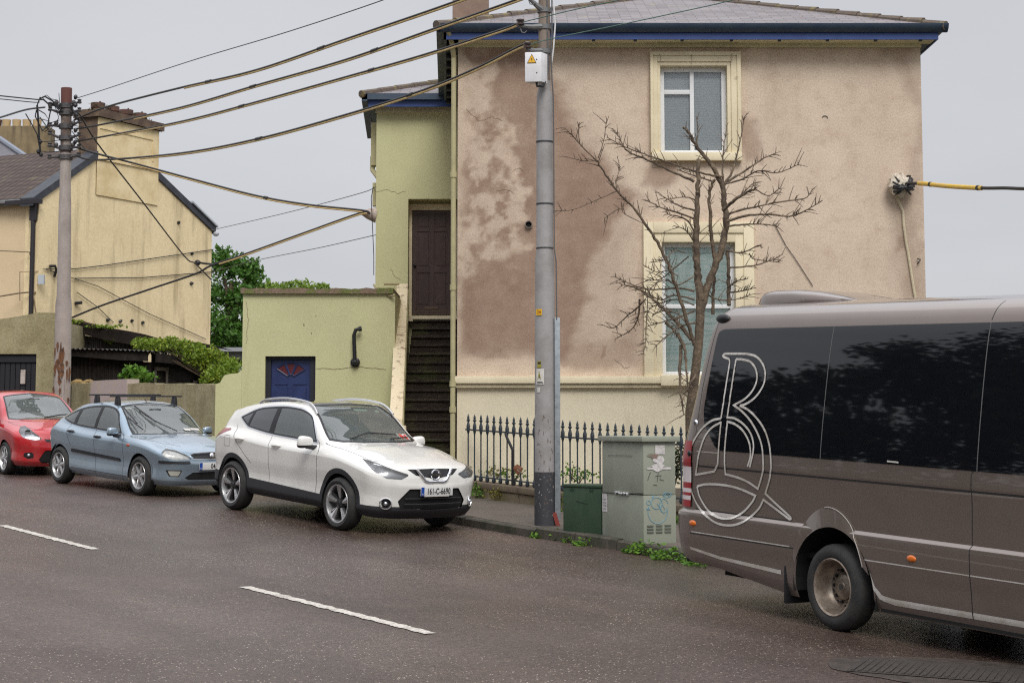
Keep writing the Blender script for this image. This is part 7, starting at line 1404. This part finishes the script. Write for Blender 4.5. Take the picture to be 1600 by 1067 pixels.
for sd in (-1, 1):
    s2.mesh('door', ['door'], BP, car2, (sd,)); s2.mesh('window_trim', ['window_trim'], BLACK, car2, (sd,)); s2.mesh('side_window', ['front_glass'], GLF, car2, (sd,), -.004); s2.mesh('side_moulding', ['side_moulding'], BPLAS, car2, (sd,), .012)
    hl = s2.mesh('headlight', ['headlight'], HEADL, car2, (sd,), .002); r_ = s2.mesh('reflector', ['headlight'], M('pale lamp reflector', (.78,.77,.72), .35, .2, col2=(.45,.45,.43), sc=16, fine=.1) if sd < 0 else bpy.data.materials['pale lamp reflector'], car2, (sd,), -.03); r_.parent = hl
    mb = MB(); c_ = s2.side_y(-.33,.78); mb.blob((-.33, sd*c_, .775), (.05,.012,.022), 10, 6); mb.build('side_repeater', M('orange red repeater', (.5,.09,.03), .3, fine=0), car2, smooth=True)
    mb = MB(); mb.blob((.655, sd*.44, .632), (.035,.05,.022), 8, 6); q_ = mb.build('indicator', M('amber bulb', (.55,.2,.06), .3, fine=0), car2, smooth=True); q_.parent = hl
    s2.mesh('taillight', ['taillight'], REDL, car2, (sd,), .003); fs_ = s2.mesh('fog_surround', ['fog_surround'], BLACK, car2, (sd,)); fl_ = s2.mesh('fog_light', ['fog_light'], M('fog lens', (.42,.42,.36), .3, .2, fine=.1) if sd < 0 else bpy.data.materials['fog lens'], car2, (sd,)); fl_.parent = fs_; s2.mesh('bump_strip', ['bump_strip'], BPLAS, car2, (sd,), .012)
ws = s2.mesh('windscreen', ['windscreen'], GLS, car2, push=-.003); s2.mesh('windscreen_trim', ['windscreen_trim'], BLACK, car2).parent = ws
gr = s2.mesh('grille', ['grille'], BPLAS, car2, push=-.006); mb = MB(); mb.tube([(.80,-.36,.70),(.80,-.18,.712),(.812,0,.715),(.80,.18,.712),(.80,.36,.70)], .012, 6); mb.tube([(.80,-.34,.608),(.835,0,.602),(.80,.34,.608)], .010, 6); mb.lathe([(0,.012),(.045,.008),(.055,0)], (.825,0,.655), (1,0,.15), 18); mb.v = [(x, y*1.0, z) for x, y, z in mb.v]; q_ = mb.build('grille_trim', CHROME, car2, smooth=True); q_.parent = gr
s2.mesh('lower_intake', ['intake'], DARK, car2, push=-.01)
plate_part(car2, .862, .50, '04-C')
handle_part(s2, car2, -1.33, .855, BLACK, length=.17); handle_part(s2, car2, -2.22, .90, BLACK, length=.17); mirror_part(car2, -.72, .80, .97, BP, BLACK, .92)
for xb in (-1.25, -1.93):
    th_z = 1.505; mb = MB(); mb.pbox((xb-.022,-.68,th_z), (.044,0,0), (0,1.36,0), (0,0,.024)); rb_ = mb.build('roof_bar', BPLAS, car2, bevel=.008); mb = MB()
    for sd in (-1, 1): zr_ = 1.36; mb.prism([(-.075,zr_-.02),(.075,zr_-.02),(.038,th_z+.001),(-.038,th_z+.001)], (xb,sd*.505,0), (1,0,0), (0,0,1), (0,sd*.06,0))
    mb.build_each('bar_foot', BLACK, car2, rb_, bevel=.012)
mb = MB(); mb.tube([(-1.22,.0,1.40),(-1.30,.0,1.47)], .006, 5); mb.build('aerial', BLACK, car2)
def scr2(x, y): return Vector((x, y, float(np.interp(x, [-1.2,-1.0,-.75,-.55,-.30], [1.415,1.33,1.185,1.085,.975]))+.012-.02*(abs(y)/.6)**2))
mb = MB(); mb.tube([scr2(-.32,.02)+Vector((.03,0,-.005)), scr2(-.62,-.18), scr2(-.92,-.32)], .010, 6); mb.tube([scr2(-.60,-.20)+Vector((0,0,.01)), scr2(-1.05,-.34)+Vector((0,0,.01))], .011, 6); mb.tube([scr2(-.40,-.56)+Vector((.02,0,.0)), scr2(-.75,-.62)+Vector((0,0,.015))], .010, 6); mb.tube([scr2(-.58,-.55)+Vector((0,0,.01)), scr2(-1.02,-.56)+Vector((0,0,.015))], .010, 6); mb.build_each('wiper', BLACK, car2, smooth=True)
mb = MB()
for (x_, y_, w_, h_) in ((-.42,.30,.12,.07),(-.44,.46,.16,.06),(-1.06,-.44,.1,.04),(-.98,.10,.05,.05)): mb.poly([scr2(x_+dx, y_+dy)+Vector((-.012,0,-.028)) for dx, dy in ((-h_/2,-w_/2),(-h_/2,w_/2),(h_/2,w_/2),(h_/2,-w_/2))])
mb.build('screen_sticker', PAPER, car2, recalc=False)
for xa in (0, -2.615):
    for sd in (-1, 1): wheel(car2, (xa, sd*.745, .312), .312, .20, .205, 'six', sd > 0)
C2.update(seat=(-1.25,.50), dash=(-.60,.84), mir=(-.98,1.26), under=(-3.0,.5,.18), axles=(0,-2.615), arch=.352, wr=.315, lw=.81); carve_interior(car2, C2); under(car2, C2, s2)
# ------------------------------------------------------------------ red supermini
RP = paint('bright red paint', (.44,.006,.012), 0, .26)
car3 = pose_empty('parked_car', POSES['red'], 'bright red small hatchback at the left edge behind the pale blue car', 'car', 'cars parked along the kerb')
C3 = dict(cv=dict(
 wm=[(-2.70,.80),(-2.3,.84),(-1.4,.838),(-.5,.838),(0,.845),(.38,.815)], wb=[(-2.70,.70),(-2.2,.73),(-1.4,.745),(-.6,.76),(-.2,.765),(.38,.69)],
 wr=[(-2.70,.53),(-2.1,.56),(-1.4,.575),(-.95,.605),(-.6,.675),(-.38,.70),(-.15,.65),(.38,.53)], zb=[(-2.70,.28),(-2.1,.22),(-.5,.20),(.38,.20)], zm=[(-2.70,.66),(-1.4,.60),(0,.62),(.38,.57)],
 zbelt=[(-2.70,1.06),(-2.2,1.03),(-1.5,.99),(-.6,.955),(-.15,.935),(.1,.905),(.38,.845)], zr=[(-2.70,1.30),(-2.3,1.405),(-1.8,1.455),(-1.35,1.45),(-1.0,1.36),(-.7,1.20),(-.42,1.02),(-.28,.985),(0,.95),(.38,.88)],
 zt=[(-2.70,1.38),(-2.3,1.48),(-1.8,1.512),(-1.35,1.505),(-1.0,1.42),(-.6,1.22),(-.20,1.045),(-.08,1.02),(.1,.99),(.38,.915)]))
nose = [(0.72, 0.18), (0.78, 0.27), (0.795, 0.385), (0.81, 0.5), (0.8, 0.57), (0.79, 0.64), (0.735, 0.755), (0.71, 0.78), (0.66, 0.81), (0.58, 0.85), (0.48, 0.89)]
tail = [(-3.0, 0.3), (-3.07, 0.4), (-3.08, 0.51), (-3.09, 0.62), (-3.075, 0.735), (-3.06, 0.85), (-3.0, 1.03), (-2.93, 1.18), (-2.86, 1.32), (-2.82, 1.36), (-2.78, 1.38)]
s3 = Shell(car_rows(C3), np.linspace(-2.70, .38, 76), nose, tail, TK, 46, (2.2, 2.5))
for xa in (0, -2.51): s3.cut('hole', 'side', archpoly(xa, .30, .340), pred=lambda c, n, v: n[1] > .2 or c[2] < .45)
dlo3_b = [(-2.55,1.12),(-.60,1.0),(-.85,1.24),(-1.15,1.38),(-1.5,1.425),(-2.1,1.40),(-2.4,1.32)]; rr_ = [.03,.02,.3,.2,.3,.3,.1]; dlo3 = rnd(dlo3_b, rr_)
s3.cut('window_trim', 'side', dlo3, pred=side_pred); in3 = rnd(grow(dlo3_b, -.028), rr_); s3.cut('front_glass', 'side', halfclip(in3, (-1.42,1.6), (-1.46,.8)), src=('window_trim',), pred=side_pred); s3.cut('front_glass', 'side', halfclip(in3, (-1.56,.8), (-1.52,1.6)), src=('window_trim',), pred=side_pred)
s3.cut('windscreen_trim', 'top', [(-.04,-.02),(-.06,.3),(-.16,.55),(-.30,.67),(-1.07,.545),(-1.16,-.02)], pred=lambda c, n, v: v > 10.2 and n[2] > .3); s3.cut('windscreen', 'top', [(-.09,-.02),(-.11,.3),(-.21,.53),(-.34,.635),(-1.03,.525),(-1.12,-.02)], src=('windscreen_trim',))
s3.cut('headlight', hp2, rnd([(-.19,.665),(-.05,.655),(.13,.70),(.235,.79),(.30,.885),(.24,.90),(.08,.85),(-.13,.735)], .015), pred=lambda c, n, v: c[0] > .05 and n[0]+n[1] > .3)
f3p = front_pred(.35); s3.cut('grille', 'front', rnd([(-.02,.60),(.30,.62),(.34,.675),(-.02,.66)], .012), pred=f3p); s3.cut('intake', 'front', rnd([(-.02,.24),(.36,.24),(.42,.30),(.32,.47),(-.02,.48)], .02), pred=f3p)
s3.cut('fog_surround', hp2, rnd([(-.07,.335),(.02,.315),(.115,.36),(.10,.42),(-.02,.44),(-.07,.41)], .02), pred=lambda c, n, v: c[0] > .3)
for pts in ([(-.60,1.0),(-.50,.9),(-.50,.6),(-.53,.2)], [(-1.45,1.0),(-1.42,.9),(-1.38,.2)], [(.42,.30),(.40,.52),(.36,.66)][:0] or [(-.60,.99),(-.595,.98)]): s3.cut('gap', 'side', lines(pts, .009), pred=side_pred)
s3.cut('gap', 'top', lines([(-.28,.735),(.10,.69),(.35,.59),(.55,.42)], .009), pred=lambda c, n, v: n[2] > .3)
s3.cut('door', 'side', [(-.51,.20),(-.52,1.0),(-1.45,1.0),(-1.38,.20)], pred=side_pred); s3.cut('door', 'side', [(-1.38,.20),(-1.45,1.0),(-2.35,1.04),(-2.15,.62),(-2.1,.22)], pred=side_pred)
s3.mesh('body', ['body','gap'], [RP, GAP], car3)
for sd in (-1, 1):
    s3.mesh('door', ['door'], RP, car3, (sd,)); s3.mesh('window_trim', ['window_trim'], BLACK, car3, (sd,)); s3.mesh('side_window', ['front_glass'], GLF, car3, (sd,), -.004)
    hl = s3.mesh('headlight', ['headlight'], HEADL, car3, (sd,), .002); r_ = s3.mesh('reflector', ['headlight'], LAMPIN, car3, (sd,), -.04); r_.parent = hl; mb = MB(); mb.lathe([(0,0),(.04,.006),(.055,.02)], (.56,sd*.58,.78), (.9,sd*.4,.1), 14); q_ = mb.build('lamp_unit', BLACK, car3, smooth=True); q_.parent = hl
    fs_ = s3.mesh('fog_surround', ['fog_surround'], BLACK, car3, (sd,), -.004); pts = [s3.P[i] for f_, l in s3.F if l == 'fog_surround' for i in f_]; c_ = [sum(p[k] for p in pts)/len(pts) for k in range(3)]; mb = MB(); mb.blob((c_[0], sd*c_[1], c_[2]), (.034,.034,.034), 10, 8); q_ = mb.build('fog_light', LAMPIN, car3, smooth=True); q_.parent = fs_
ws = s3.mesh('windscreen', ['windscreen'], GLS, car3, push=-.003); s3.mesh('windscreen_trim', ['windscreen_trim'], BLACK, car3).parent = ws
s3.mesh('grille', ['grille'], BPLAS, car3, push=-.008); s3.mesh('lower_intake', ['intake'], DARK, car3, push=-.01); mirror_part(car3, -.55, .80, 1.03, RP, BLACK, .95); handle_part(s3, car3, -1.27, .90, RP); handle_part(s3, car3, -2.15, .94, RP)
def scr3(x, y): return Vector((x, y, float(np.interp(x, [-1.1,-.9,-.6,-.35,-.12], [1.455,1.375,1.22,1.11,1.02]))+.012-.02*(abs(y)/.6)**2))
mb = MB(); mb.tube([scr3(-.13,-.05)+Vector((.02,0,0)), scr3(-.24,.30)+Vector((0,0,.01)), scr3(-.30,.56)+Vector((0,0,.01))], .011, 6); mb.build('wiper', BLACK, car3, smooth=True)
for xa in (0, -2.51):
    for sd in (-1, 1): wheel(car3, (xa, sd*.74, .302), .302, .185, .215, 'eight', sd > 0)
C3.update(seat=(-1.15,.56), dash=(-.45,.90), mir=(-.90,1.31), under=(-2.8,.45,.19), axles=(0,-2.51), arch=.340, wr=.30, lw=.80); carve_interior(car3, C3); under(car3, C3, s3)
# ------------------------------------------------------------------ minibus
VP = paint('taupe metallic paint', (.205,.165,.140), .5, .27, .10)
van = pose_empty('minibus', POSES['van'], 'taupe minibus with dark tinted windows and a silver outlined monogram', 'minibus')
WBV, VR0, VF0 = 4.325, -2.08, 4.75
K0 = [(.905,.22),(.945,.33),(.962,.50),(.978,.635),(.984,.80),(.978,.835),(.952,.862),(.952,1.10),(.957,1.235),(.962,1.275),(.966,1.30),(.960,1.44),(.915,1.90),(.812,2.565),(.765,2.68),(.66,2.755),(.40,2.805),(0,2.83)]
TV = [0,1,2,3,4,4.5,5,6.2,7,7.3,7.6,8.6,10.5,13,13.8,14.6,15.6,17]
def van_row(x):
    r = []; fr = max(0, (x-3.1)/1.65); up = smooth(np.array(fr), 0, 1)*1.0
    for k, (y, z) in enumerate(K0):
        if x > 3.1 and k >= 12:                                       # windscreen and short bonnet ahead of the cab
            zt_ = float(np.interp(x, [3.1,3.5,4.15,4.5,4.75], [1,.955,.42,.14,.09])); z = 1.44+(z-1.44)*zt_; y = y*(1-.10*(1-zt_)) if k < 17 else 0
        zz = z
        if x < -.6 and k <= 2: zz = z+(.14 if k == 0 else .09 if k == 1 else .02)*min(1, (-.6-x)/1.2)
        r.append((x+max(0, zz-1.35)*.17*min(1, max(0, (-1.0-x)/1.08)), y, zz))
    return np.array(r)
nose = [(5.2,.25),(5.28,.4),(5.32,.55),(5.33,.65),(5.33,.80),(5.33,.84),(5.32,.87),(5.27,1.05),(5.22,1.15),(5.20,1.19),(5.18,1.21),(5.1,1.28),(5.05,1.33),(5.0,1.38),(4.97,1.40),(4.94,1.42),(4.9,1.44),(4.85,1.46)]
tail = [(-2.40,.42),(-2.46,.47),(-2.50,.56),(-2.51,.66),(-2.515,.80),(-2.505,.835),(-2.44,.862),(-2.42,1.10),(-2.415,1.235),(-2.41,1.275),(-2.41,1.30),(-2.38,1.44),(-2.24,1.90),(-2.09,2.50),(-2.05,2.62),(-1.99,2.70),(-1.94,2.77),(-1.92,2.80)]
sv = Shell(van_row, np.unique(np.concatenate([np.linspace(VR0, 3.1, 70), np.linspace(3.1, VF0, 30)])), nose, tail, TV, 66, (2.6, 3.0), 22)
vs_p = lambda c, n, v: n[1] > .25
sv.cut('hole', 'side', archpoly(0, .36, .505), pred=lambda c, n, v: n[1] > .2 or c[2] < .6); sv.cut('hole', 'side', archpoly(WBV, .36, .45), pred=lambda c, n, v: n[1] > .2 or c[2] < .6)
win = rnd([(-1.83,2.53),(-1.915,1.80),(-1.885,1.66),(-1.68,1.455),(-1.60,1.43),(2.98,1.43),(2.98,2.575),(-1.75,2.555)], [.04,.2,.1,.15,.1,.03,.03,.05])
sv.cut('side_window', 'side', win, pred=lambda c, n, v: n[1] > .25 and v < 14.5)
for x_ in (-.17, 1.69): sv.cut('window_seam', 'side', lines([(x_,1.40),(x_,2.6)], .011), src=('side_window',), pred=vs_p)
sv.cut('cab_glass', 'side', [(3.10,1.50),(4.30,1.45),(3.75,2.25),(3.10,2.35)], pred=vs_p); sv.cut('windscreen', 'top', [(4.45,-.02),(4.25,.70),(3.50,.62),(3.35,-.02)], pred=lambda c, n, v: n[2] > .2 and c[2] > 1.5)
sv.cut('gap', 'side', [(-1.95,1.262),(3.2,1.262),(3.2,1.280),(-1.95,1.280)], pred=vs_p)  # crease shadow painted as a dark strip below the windows
sv.cut('gap', 'side', lines([(-2.05,.640),(-.50,.640)], .012), pred=vs_p); sv.cut('silver_line', 'side', lines([(.40,.635),(3.85,.635)], .010), pred=vs_p); sv.cut('silver_line', 'side', lines([(-2.02,.655),(-.56,.652)], .010), pred=vs_p)
sv.cut('silver_line', 'side', [[(.405,.60),(.445,.60),(.53,.42),(.48,.42)], [(.48,.425),(.53,.425),(.62,.362),(.58,.325)], [(.58,.325),(.62,.365),(.75,.352),(.75,.302)], [(.75,.352),(3.86,.362),(3.86,.318),(.75,.302)]], pred=vs_p)
sv.cut('silver_line', 'side', [[(-2.06,.485),(-1.6,.435),(-1.6,.465),(-2.08,.512)], [(-1.6,.435),(-.70,.395),(-.70,.432),(-1.6,.465)]], pred=lambda c, n, v: n[1] > .2)
sv.cut('gap', 'side', lines([(1.63,.30),(1.63,1.40),(1.66,1.44)], .011), src=('body','silver_line'), pred=vs_p); sv.cut('gap', 'side', lines([(-2.0,.868),(-.60,.868)], .012), pred=vs_p)
sv.cut('gap', 'side', lines([(1.69,2.59),(1.72,2.74)], .010), pred=lambda c, n, v: v < 16)
sv.cut('gap', 'side', lines([(-1.86,2.66),(-1.97,2.0),(-2.01,1.52)], .009), pred=lambda c, n, v: n[1] > .1)
sv.cut('silver_line', 'side', [(-1.97,1.404),(-1.62,1.404),(-1.62,1.41),(-1.97,1.41)], pred=vs_p)
sv.cut('taillight', 'side', [(-2.80,1.50),(-2.80,.88),(-2.065,.88),(-2.04,1.50)], pred=lambda c, n, v: c[0] < -1.9)
sv.cut('lamp_white', 'side', [(-2.8,1.26),(-2.8,1.11),(-2.0,1.11),(-2.0,1.26)], src=('taillight',))
for z_ in (1.035, .965): sv.cut('lamp_white', 'side', [(-2.8,z_+.02),(-2.8,z_-.02),(-2.0,z_-.02),(-2.0,z_+.02)], src=('taillight',))
sv.cut('rear_glass', 'front', [(-.02,1.5),(.66,1.5),(.58,2.4),(-.02,2.4)], pred=lambda c, n, v: n[0] < -.5 and c[0] < -1.7)
SILV = M('silver foil', (.72,.70,.66), .35, .3, col2=(.50,.45,.38), sc=3, fine=.05); TINT = NT('tinted window'); TINT.set(Base_Color=(.006,.007,.009), Roughness=.028, IOR=1.65); TINT.bump(TINT.noise(1.1, 2), .015, .02); TINT = TINT.m
sv.mesh('body', ['body','gap'], [VP, GAP], van); sv.mesh_each('silver_stripe', 'silver_line', SILV, van, push=.002)
for sd in (-1, 1):
    w_ = sv.mesh('side_window', ['side_window'], TINT, van, (sd,), .003); 
    for q_ in sv.mesh_each('window_seam', 'window_seam', M('grey seam', (.12,.12,.12), .5) if sd < 0 else bpy.data.materials['grey seam'], van, (sd,), .002): q_.parent = w_
    pass
    sv.mesh('cab_window', ['cab_glass'], TINT, van, (sd,), .003); tl_ = sv.mesh('taillight', ['taillight'], M('deep red lens', (.30,.01,.015), .2, coat=.5, fine=.05) if sd < 0 else bpy.data.materials['deep red lens'], van, (sd,), .012); q_ = sv.mesh('reversing_lens', ['lamp_white'], M('white lens', (.66,.60,.60), .25, coat=.5, fine=.03) if sd < 0 else bpy.data.materials['white lens'], van, (sd,), .012); q_.parent = tl_
sv.mesh('windscreen', ['windscreen'], TINT, van, push=.002); sv.mesh('rear_window', ['rear_glass'], TINT, van, push=.003)
VMAT = Matrix(van.matrix_world); VI = VMAT.inverted()
def on_van(px, py, off=.006):                                          # photo bearing met with the visible flank
    r = ray(px, py); o_ = VI @ Vector((0,0,CZ)); d_ = (VI.to_3x3() @ r); y = -.95
    for _ in range(10): k = (y-o_.y)/d_.y; p = o_+d_*k; y = .5*y-.5*sv.side_y(p.x, p.z)
    return Vector((p.x, y-off, p.z))
for sd in (-1, 1):                                                     # raised lip over the rear wheel
    mb = MB(); pts = []
    for i in range(25):
        a = R(18+144*i/24); x_, z_ = .60*math.cos(a)*.80-.06, .37+.655*math.sin(a); pts.append(Vector((x_, sd*(sv.side_y(x_, z_)+.006), z_)))
    inn_ = [Vector((.505*math.cos(R(18+144*i/24)), sd*(.985), .36+.505*math.sin(R(18+144*i/24)))) for i in range(25)]
    mb.add([p for p in pts]+inn_, [(i, i+1, 26+i, 25+i) for i in range(24)], 0); mb.build('arch_moulding', VP, van, smooth=True, recalc=True); mb = MB(); mb.tube([p+Vector((0,sd*.001,0)) for p in pts[0:14]], .0045, 6); mb.build('arch_highlight', M('painted lip highlight', (.36,.33,.30), .4, .3, fine=.05) if sd < 0 else bpy.data.materials['painted lip highlight'], van, smooth=True)  # thin pale tube stands in for a highlight along the arch lip
    mb = MB(); mb.pbox((-.66, sd*.62, .15), (.035,0,0), (0,sd*.34,0), (0,0,.58)); mb.build('mudflap', BLACK, van, bevel=.01)
    for (x_, z_) in ((-2.0,.735),(.985,.70)):
        y_ = sv.side_y(x_, z_); mb = MB(); mb.blob((x_, sd*y_, z_), (.055,.016,.028), 14, 8); mb.build('side_marker', ORL, van, smooth=True)
# monogram, traced along the flank and windows
def L2(pts): return [(1040+x/3.681, 540+y/3.681) for x, y in pts]
def spl(pts, n=8): return [(v.x, v.y) for v in curve3([Vector((x, y, 0)) for x, y in pts], n)]
logo = [
 spl([(372,100),(368,78),(345,68),(333,58),(345,47),(372,46)],5)+[(440,46)]+spl([(470,47),(520,60),(556,95),(575,145),(572,205),(550,255),(515,300),(465,335),(430,345)],6),
 [(372,100),(322,418)], [(322,436),(303,680),(283,722)]+spl([(283,722),(230,732),(176,741)],4)+spl([(176,741),(182,700),(190,640),(205,585),(230,520),(270,470),(322,440)],6),
 [(408,78),(358,412)]+spl([(358,412),(400,418),(450,450),(490,500),(508,560),(505,620),(486,700)],6), [(408,78),(440,78)]+spl([(440,78),(490,92),(522,135),(528,195),(505,255),(460,305),(395,342)],6)+spl([(395,342),(440,375),(490,430),(530,500),(555,570),(563,640),(565,710)],6)+spl([(565,710),(552,765),(534,822)],4)+spl([(534,822),(480,785),(420,758),(347,738)],5)+[(343,690),(343,600),(358,436)]+spl([(358,436),(400,450),(445,485),(478,540),(490,590),(490,640),(474,695)],6),
 spl([(430,345),(480,370),(530,420),(570,480),(595,550),(606,620),(610,700)],6)+spl([(610,700),(600,770),(577,850)],5)+[(640,910),(722,985)]+spl([(722,985),(724,994),(715,996)],3)+[(640,940),(566,885)]+spl([(566,885),(540,935),(490,985),(430,1020),(370,1032),(300,1020),(240,980),(190,920),(160,860),(145,810)],7)+[(118,812)],
 spl([(322,418),(270,430),(220,468),(180,520),(150,580),(135,640),(128,700),(126,755)],6), spl([(184,808),(196,860),(225,915),(262,960),(320,990),(390,988),(450,955),(500,900),(520,862)],7)+spl([(520,862),(450,830),(380,808),(300,797),(230,797),(184,808)],6)]
mb = MB()
def ribbon(mb, pts, w_):                                               # flat vinyl strip lying on the flank
    P2 = [Vector((p.x, p.z)) for p in pts]; P2 = [P2[0]]+[P2[i].lerp(P2[i+1], (k+1)/m_) for i in range(len(P2)-1) for m_ in (max(1, int((P2[i+1]-P2[i]).length/.02)),) for k in range(m_)]; P2 = [p for i, p in enumerate(P2) if i == 0 or (p-P2[i-1]).length > 1e-4]; n_ = len(P2); vs = []
    for i, p in enumerate(P2):
        d0 = (P2[i]-P2[i-1]).normalized() if i else (P2[1]-P2[0]).normalized(); d1 = (P2[i+1]-P2[i]).normalized() if i < n_-1 else d0
        t_ = (d0+d1); t_ = t_.normalized() if t_.length > .2 else d0; nr = Vector((-t_.y, t_.x)); k_ = w_/2/max(.5, nr.dot(Vector((-d0.y, d0.x))))
        for s_ in (-1, 1): q_ = p+nr*k_*s_; vs.append((q_.x, -sv.side_y(q_.x, q_.y)-.007, q_.y))
    mb.add(vs, [(2*i, 2*i+2, 2*i+3, 2*i+1) for i in range(n_-1)])
for pl_ in logo: ribbon(mb, [on_van(*p) for p in L2(pl_)], .021)
mb.build_each('monogram', SILV, van, recalc=False)
a_ = on_van(1396, 721, .008); mb = MB(); put_text(mb, 'NERO 10', .045, a_, (1,0,0), (0,0,1), bold=.002) if False else mb.add([on_van(1387,719,.008),on_van(1405,721,.008),on_van(1405,723.5,.008),on_van(1387,721.5,.008)], [(0,1,2,3)]); mb.build('window_label', PAPER, van, recalc=False)
mb = MB(); p_ = on_van(1131, 498, .01); mb.blob((p_.x, p_.y, p_.z), (.10,.035,.045), 12, 8); mb.build('roof_marker_lamp', BLACK, van, smooth=True)
mb = MB(); p_ = on_van(1088, 661, .004); mb.lathe([(0,.014),(.02,.014),(.03,.006),(.034,0)], p_, (0,-1,0), 16); mb.build('lock_cap', CHROME, van, smooth=True); mb = MB(); p_ = on_van(1079, 708, .01); mb.blob(p_, (.03,.02,.03), 10, 6); mb.build('rubber_stop', BLACK, van, smooth=True)
# rooftop air conditioner pod
def on_plane_y0(px, py, y=-.45):
    r = ray(px, py); o_ = VI @ Vector((0,0,CZ)); d_ = VI.to_3x3() @ r; k = (y-o_.y)/d_.y; return o_+d_*k
mb = MB(); secs = []
for f_ in np.linspace(0, 1, 22):
    x_ = -1.86+1.46*f_; h_ = .14*float(np.interp(f_, [0,.03,.08,.16,.40,.6,.8,1], [.02,.55,.92,1,.96,.75,.42,.02])); w_ = .42*float(np.interp(f_, [0,.1,.5,1], [.82,.95,1,.80])); ring = []
    for a in np.linspace(0, math.pi, 15): ring.append((x_, w_*(abs(math.cos(a))**.55)*(1 if math.cos(a) >= 0 else -1), 2.785+h_*(max(0, math.sin(a))**.4)+.02))
    secs.append(ring)
k_ = 15; mb.add([p for r__ in secs for p in r__], [(i*k_+j, (i+1)*k_+j, (i+1)*k_+j+1, i*k_+j+1) for i in range(21) for j in range(14)]+[tuple(range(14,-1,-1))]); mb.build('roof_pod', VP, van, smooth=True, sharp=50)
for xa in (0, WBV):
    for sd in (-1, 1): wheel(van, (xa, sd*.865, .362), .362, .21, .235, 'van', sd > 0)
mb = MB(); mb.pbox((-2.0,-.60,.24), (6.6,0,0), (0,1.2,0), (0,0,.30)); mb.pbox((.56,-.92,.23), (3.2,0,0), (0,1.84,0), (0,0,.25)); mb.pbox((-2.2,-.90,.36), (1.6,0,0), (0,1.80,0), (0,0,.2))  # full-width boxes added to darken the road under the van
for xa, ar in ((0,.535),(WBV,.47)):
    for s_ in (1, -1): mb.lathe([(ar,.45),(ar,.955)], (xa,0,.36), (0,s_,0), 30); mb.lathe([(0,.5),(ar,.5)], (xa,0,.36), (0,s_,0), 30)
kf = [i for i, f in enumerate(mb.f) if min(mb.v[j][2] for j in f) > .20]; mb.f = [mb.f[i] for i in kf]; mb.m = [mb.m[i] for i in kf]; mb.build('underbody', DARK, van, recalc=False)
mb = MB(); mb.pbox((-1.8,-.84,.56), (4.9,0,0), (0,1.68,0), (0,0,.05)); mb.build('floor', DARK, van)
for sd in (-1, 1):
    mb = MB(); mb.pbox((3.72, sd*1.02, 1.45), (.12,0,0), (0,sd*.22,0), (0,0,.38)); mb.tube([(3.8,sd*.9,1.5),(3.78,sd*1.05,1.52)], .03, 6); mb.build('door_mirror', BLACK, van, bevel=.03)
# ------------------------------------------------------------------ tidy
for o in bpy.data.objects:
    if 'origin' in o.keys(): del o['origin']
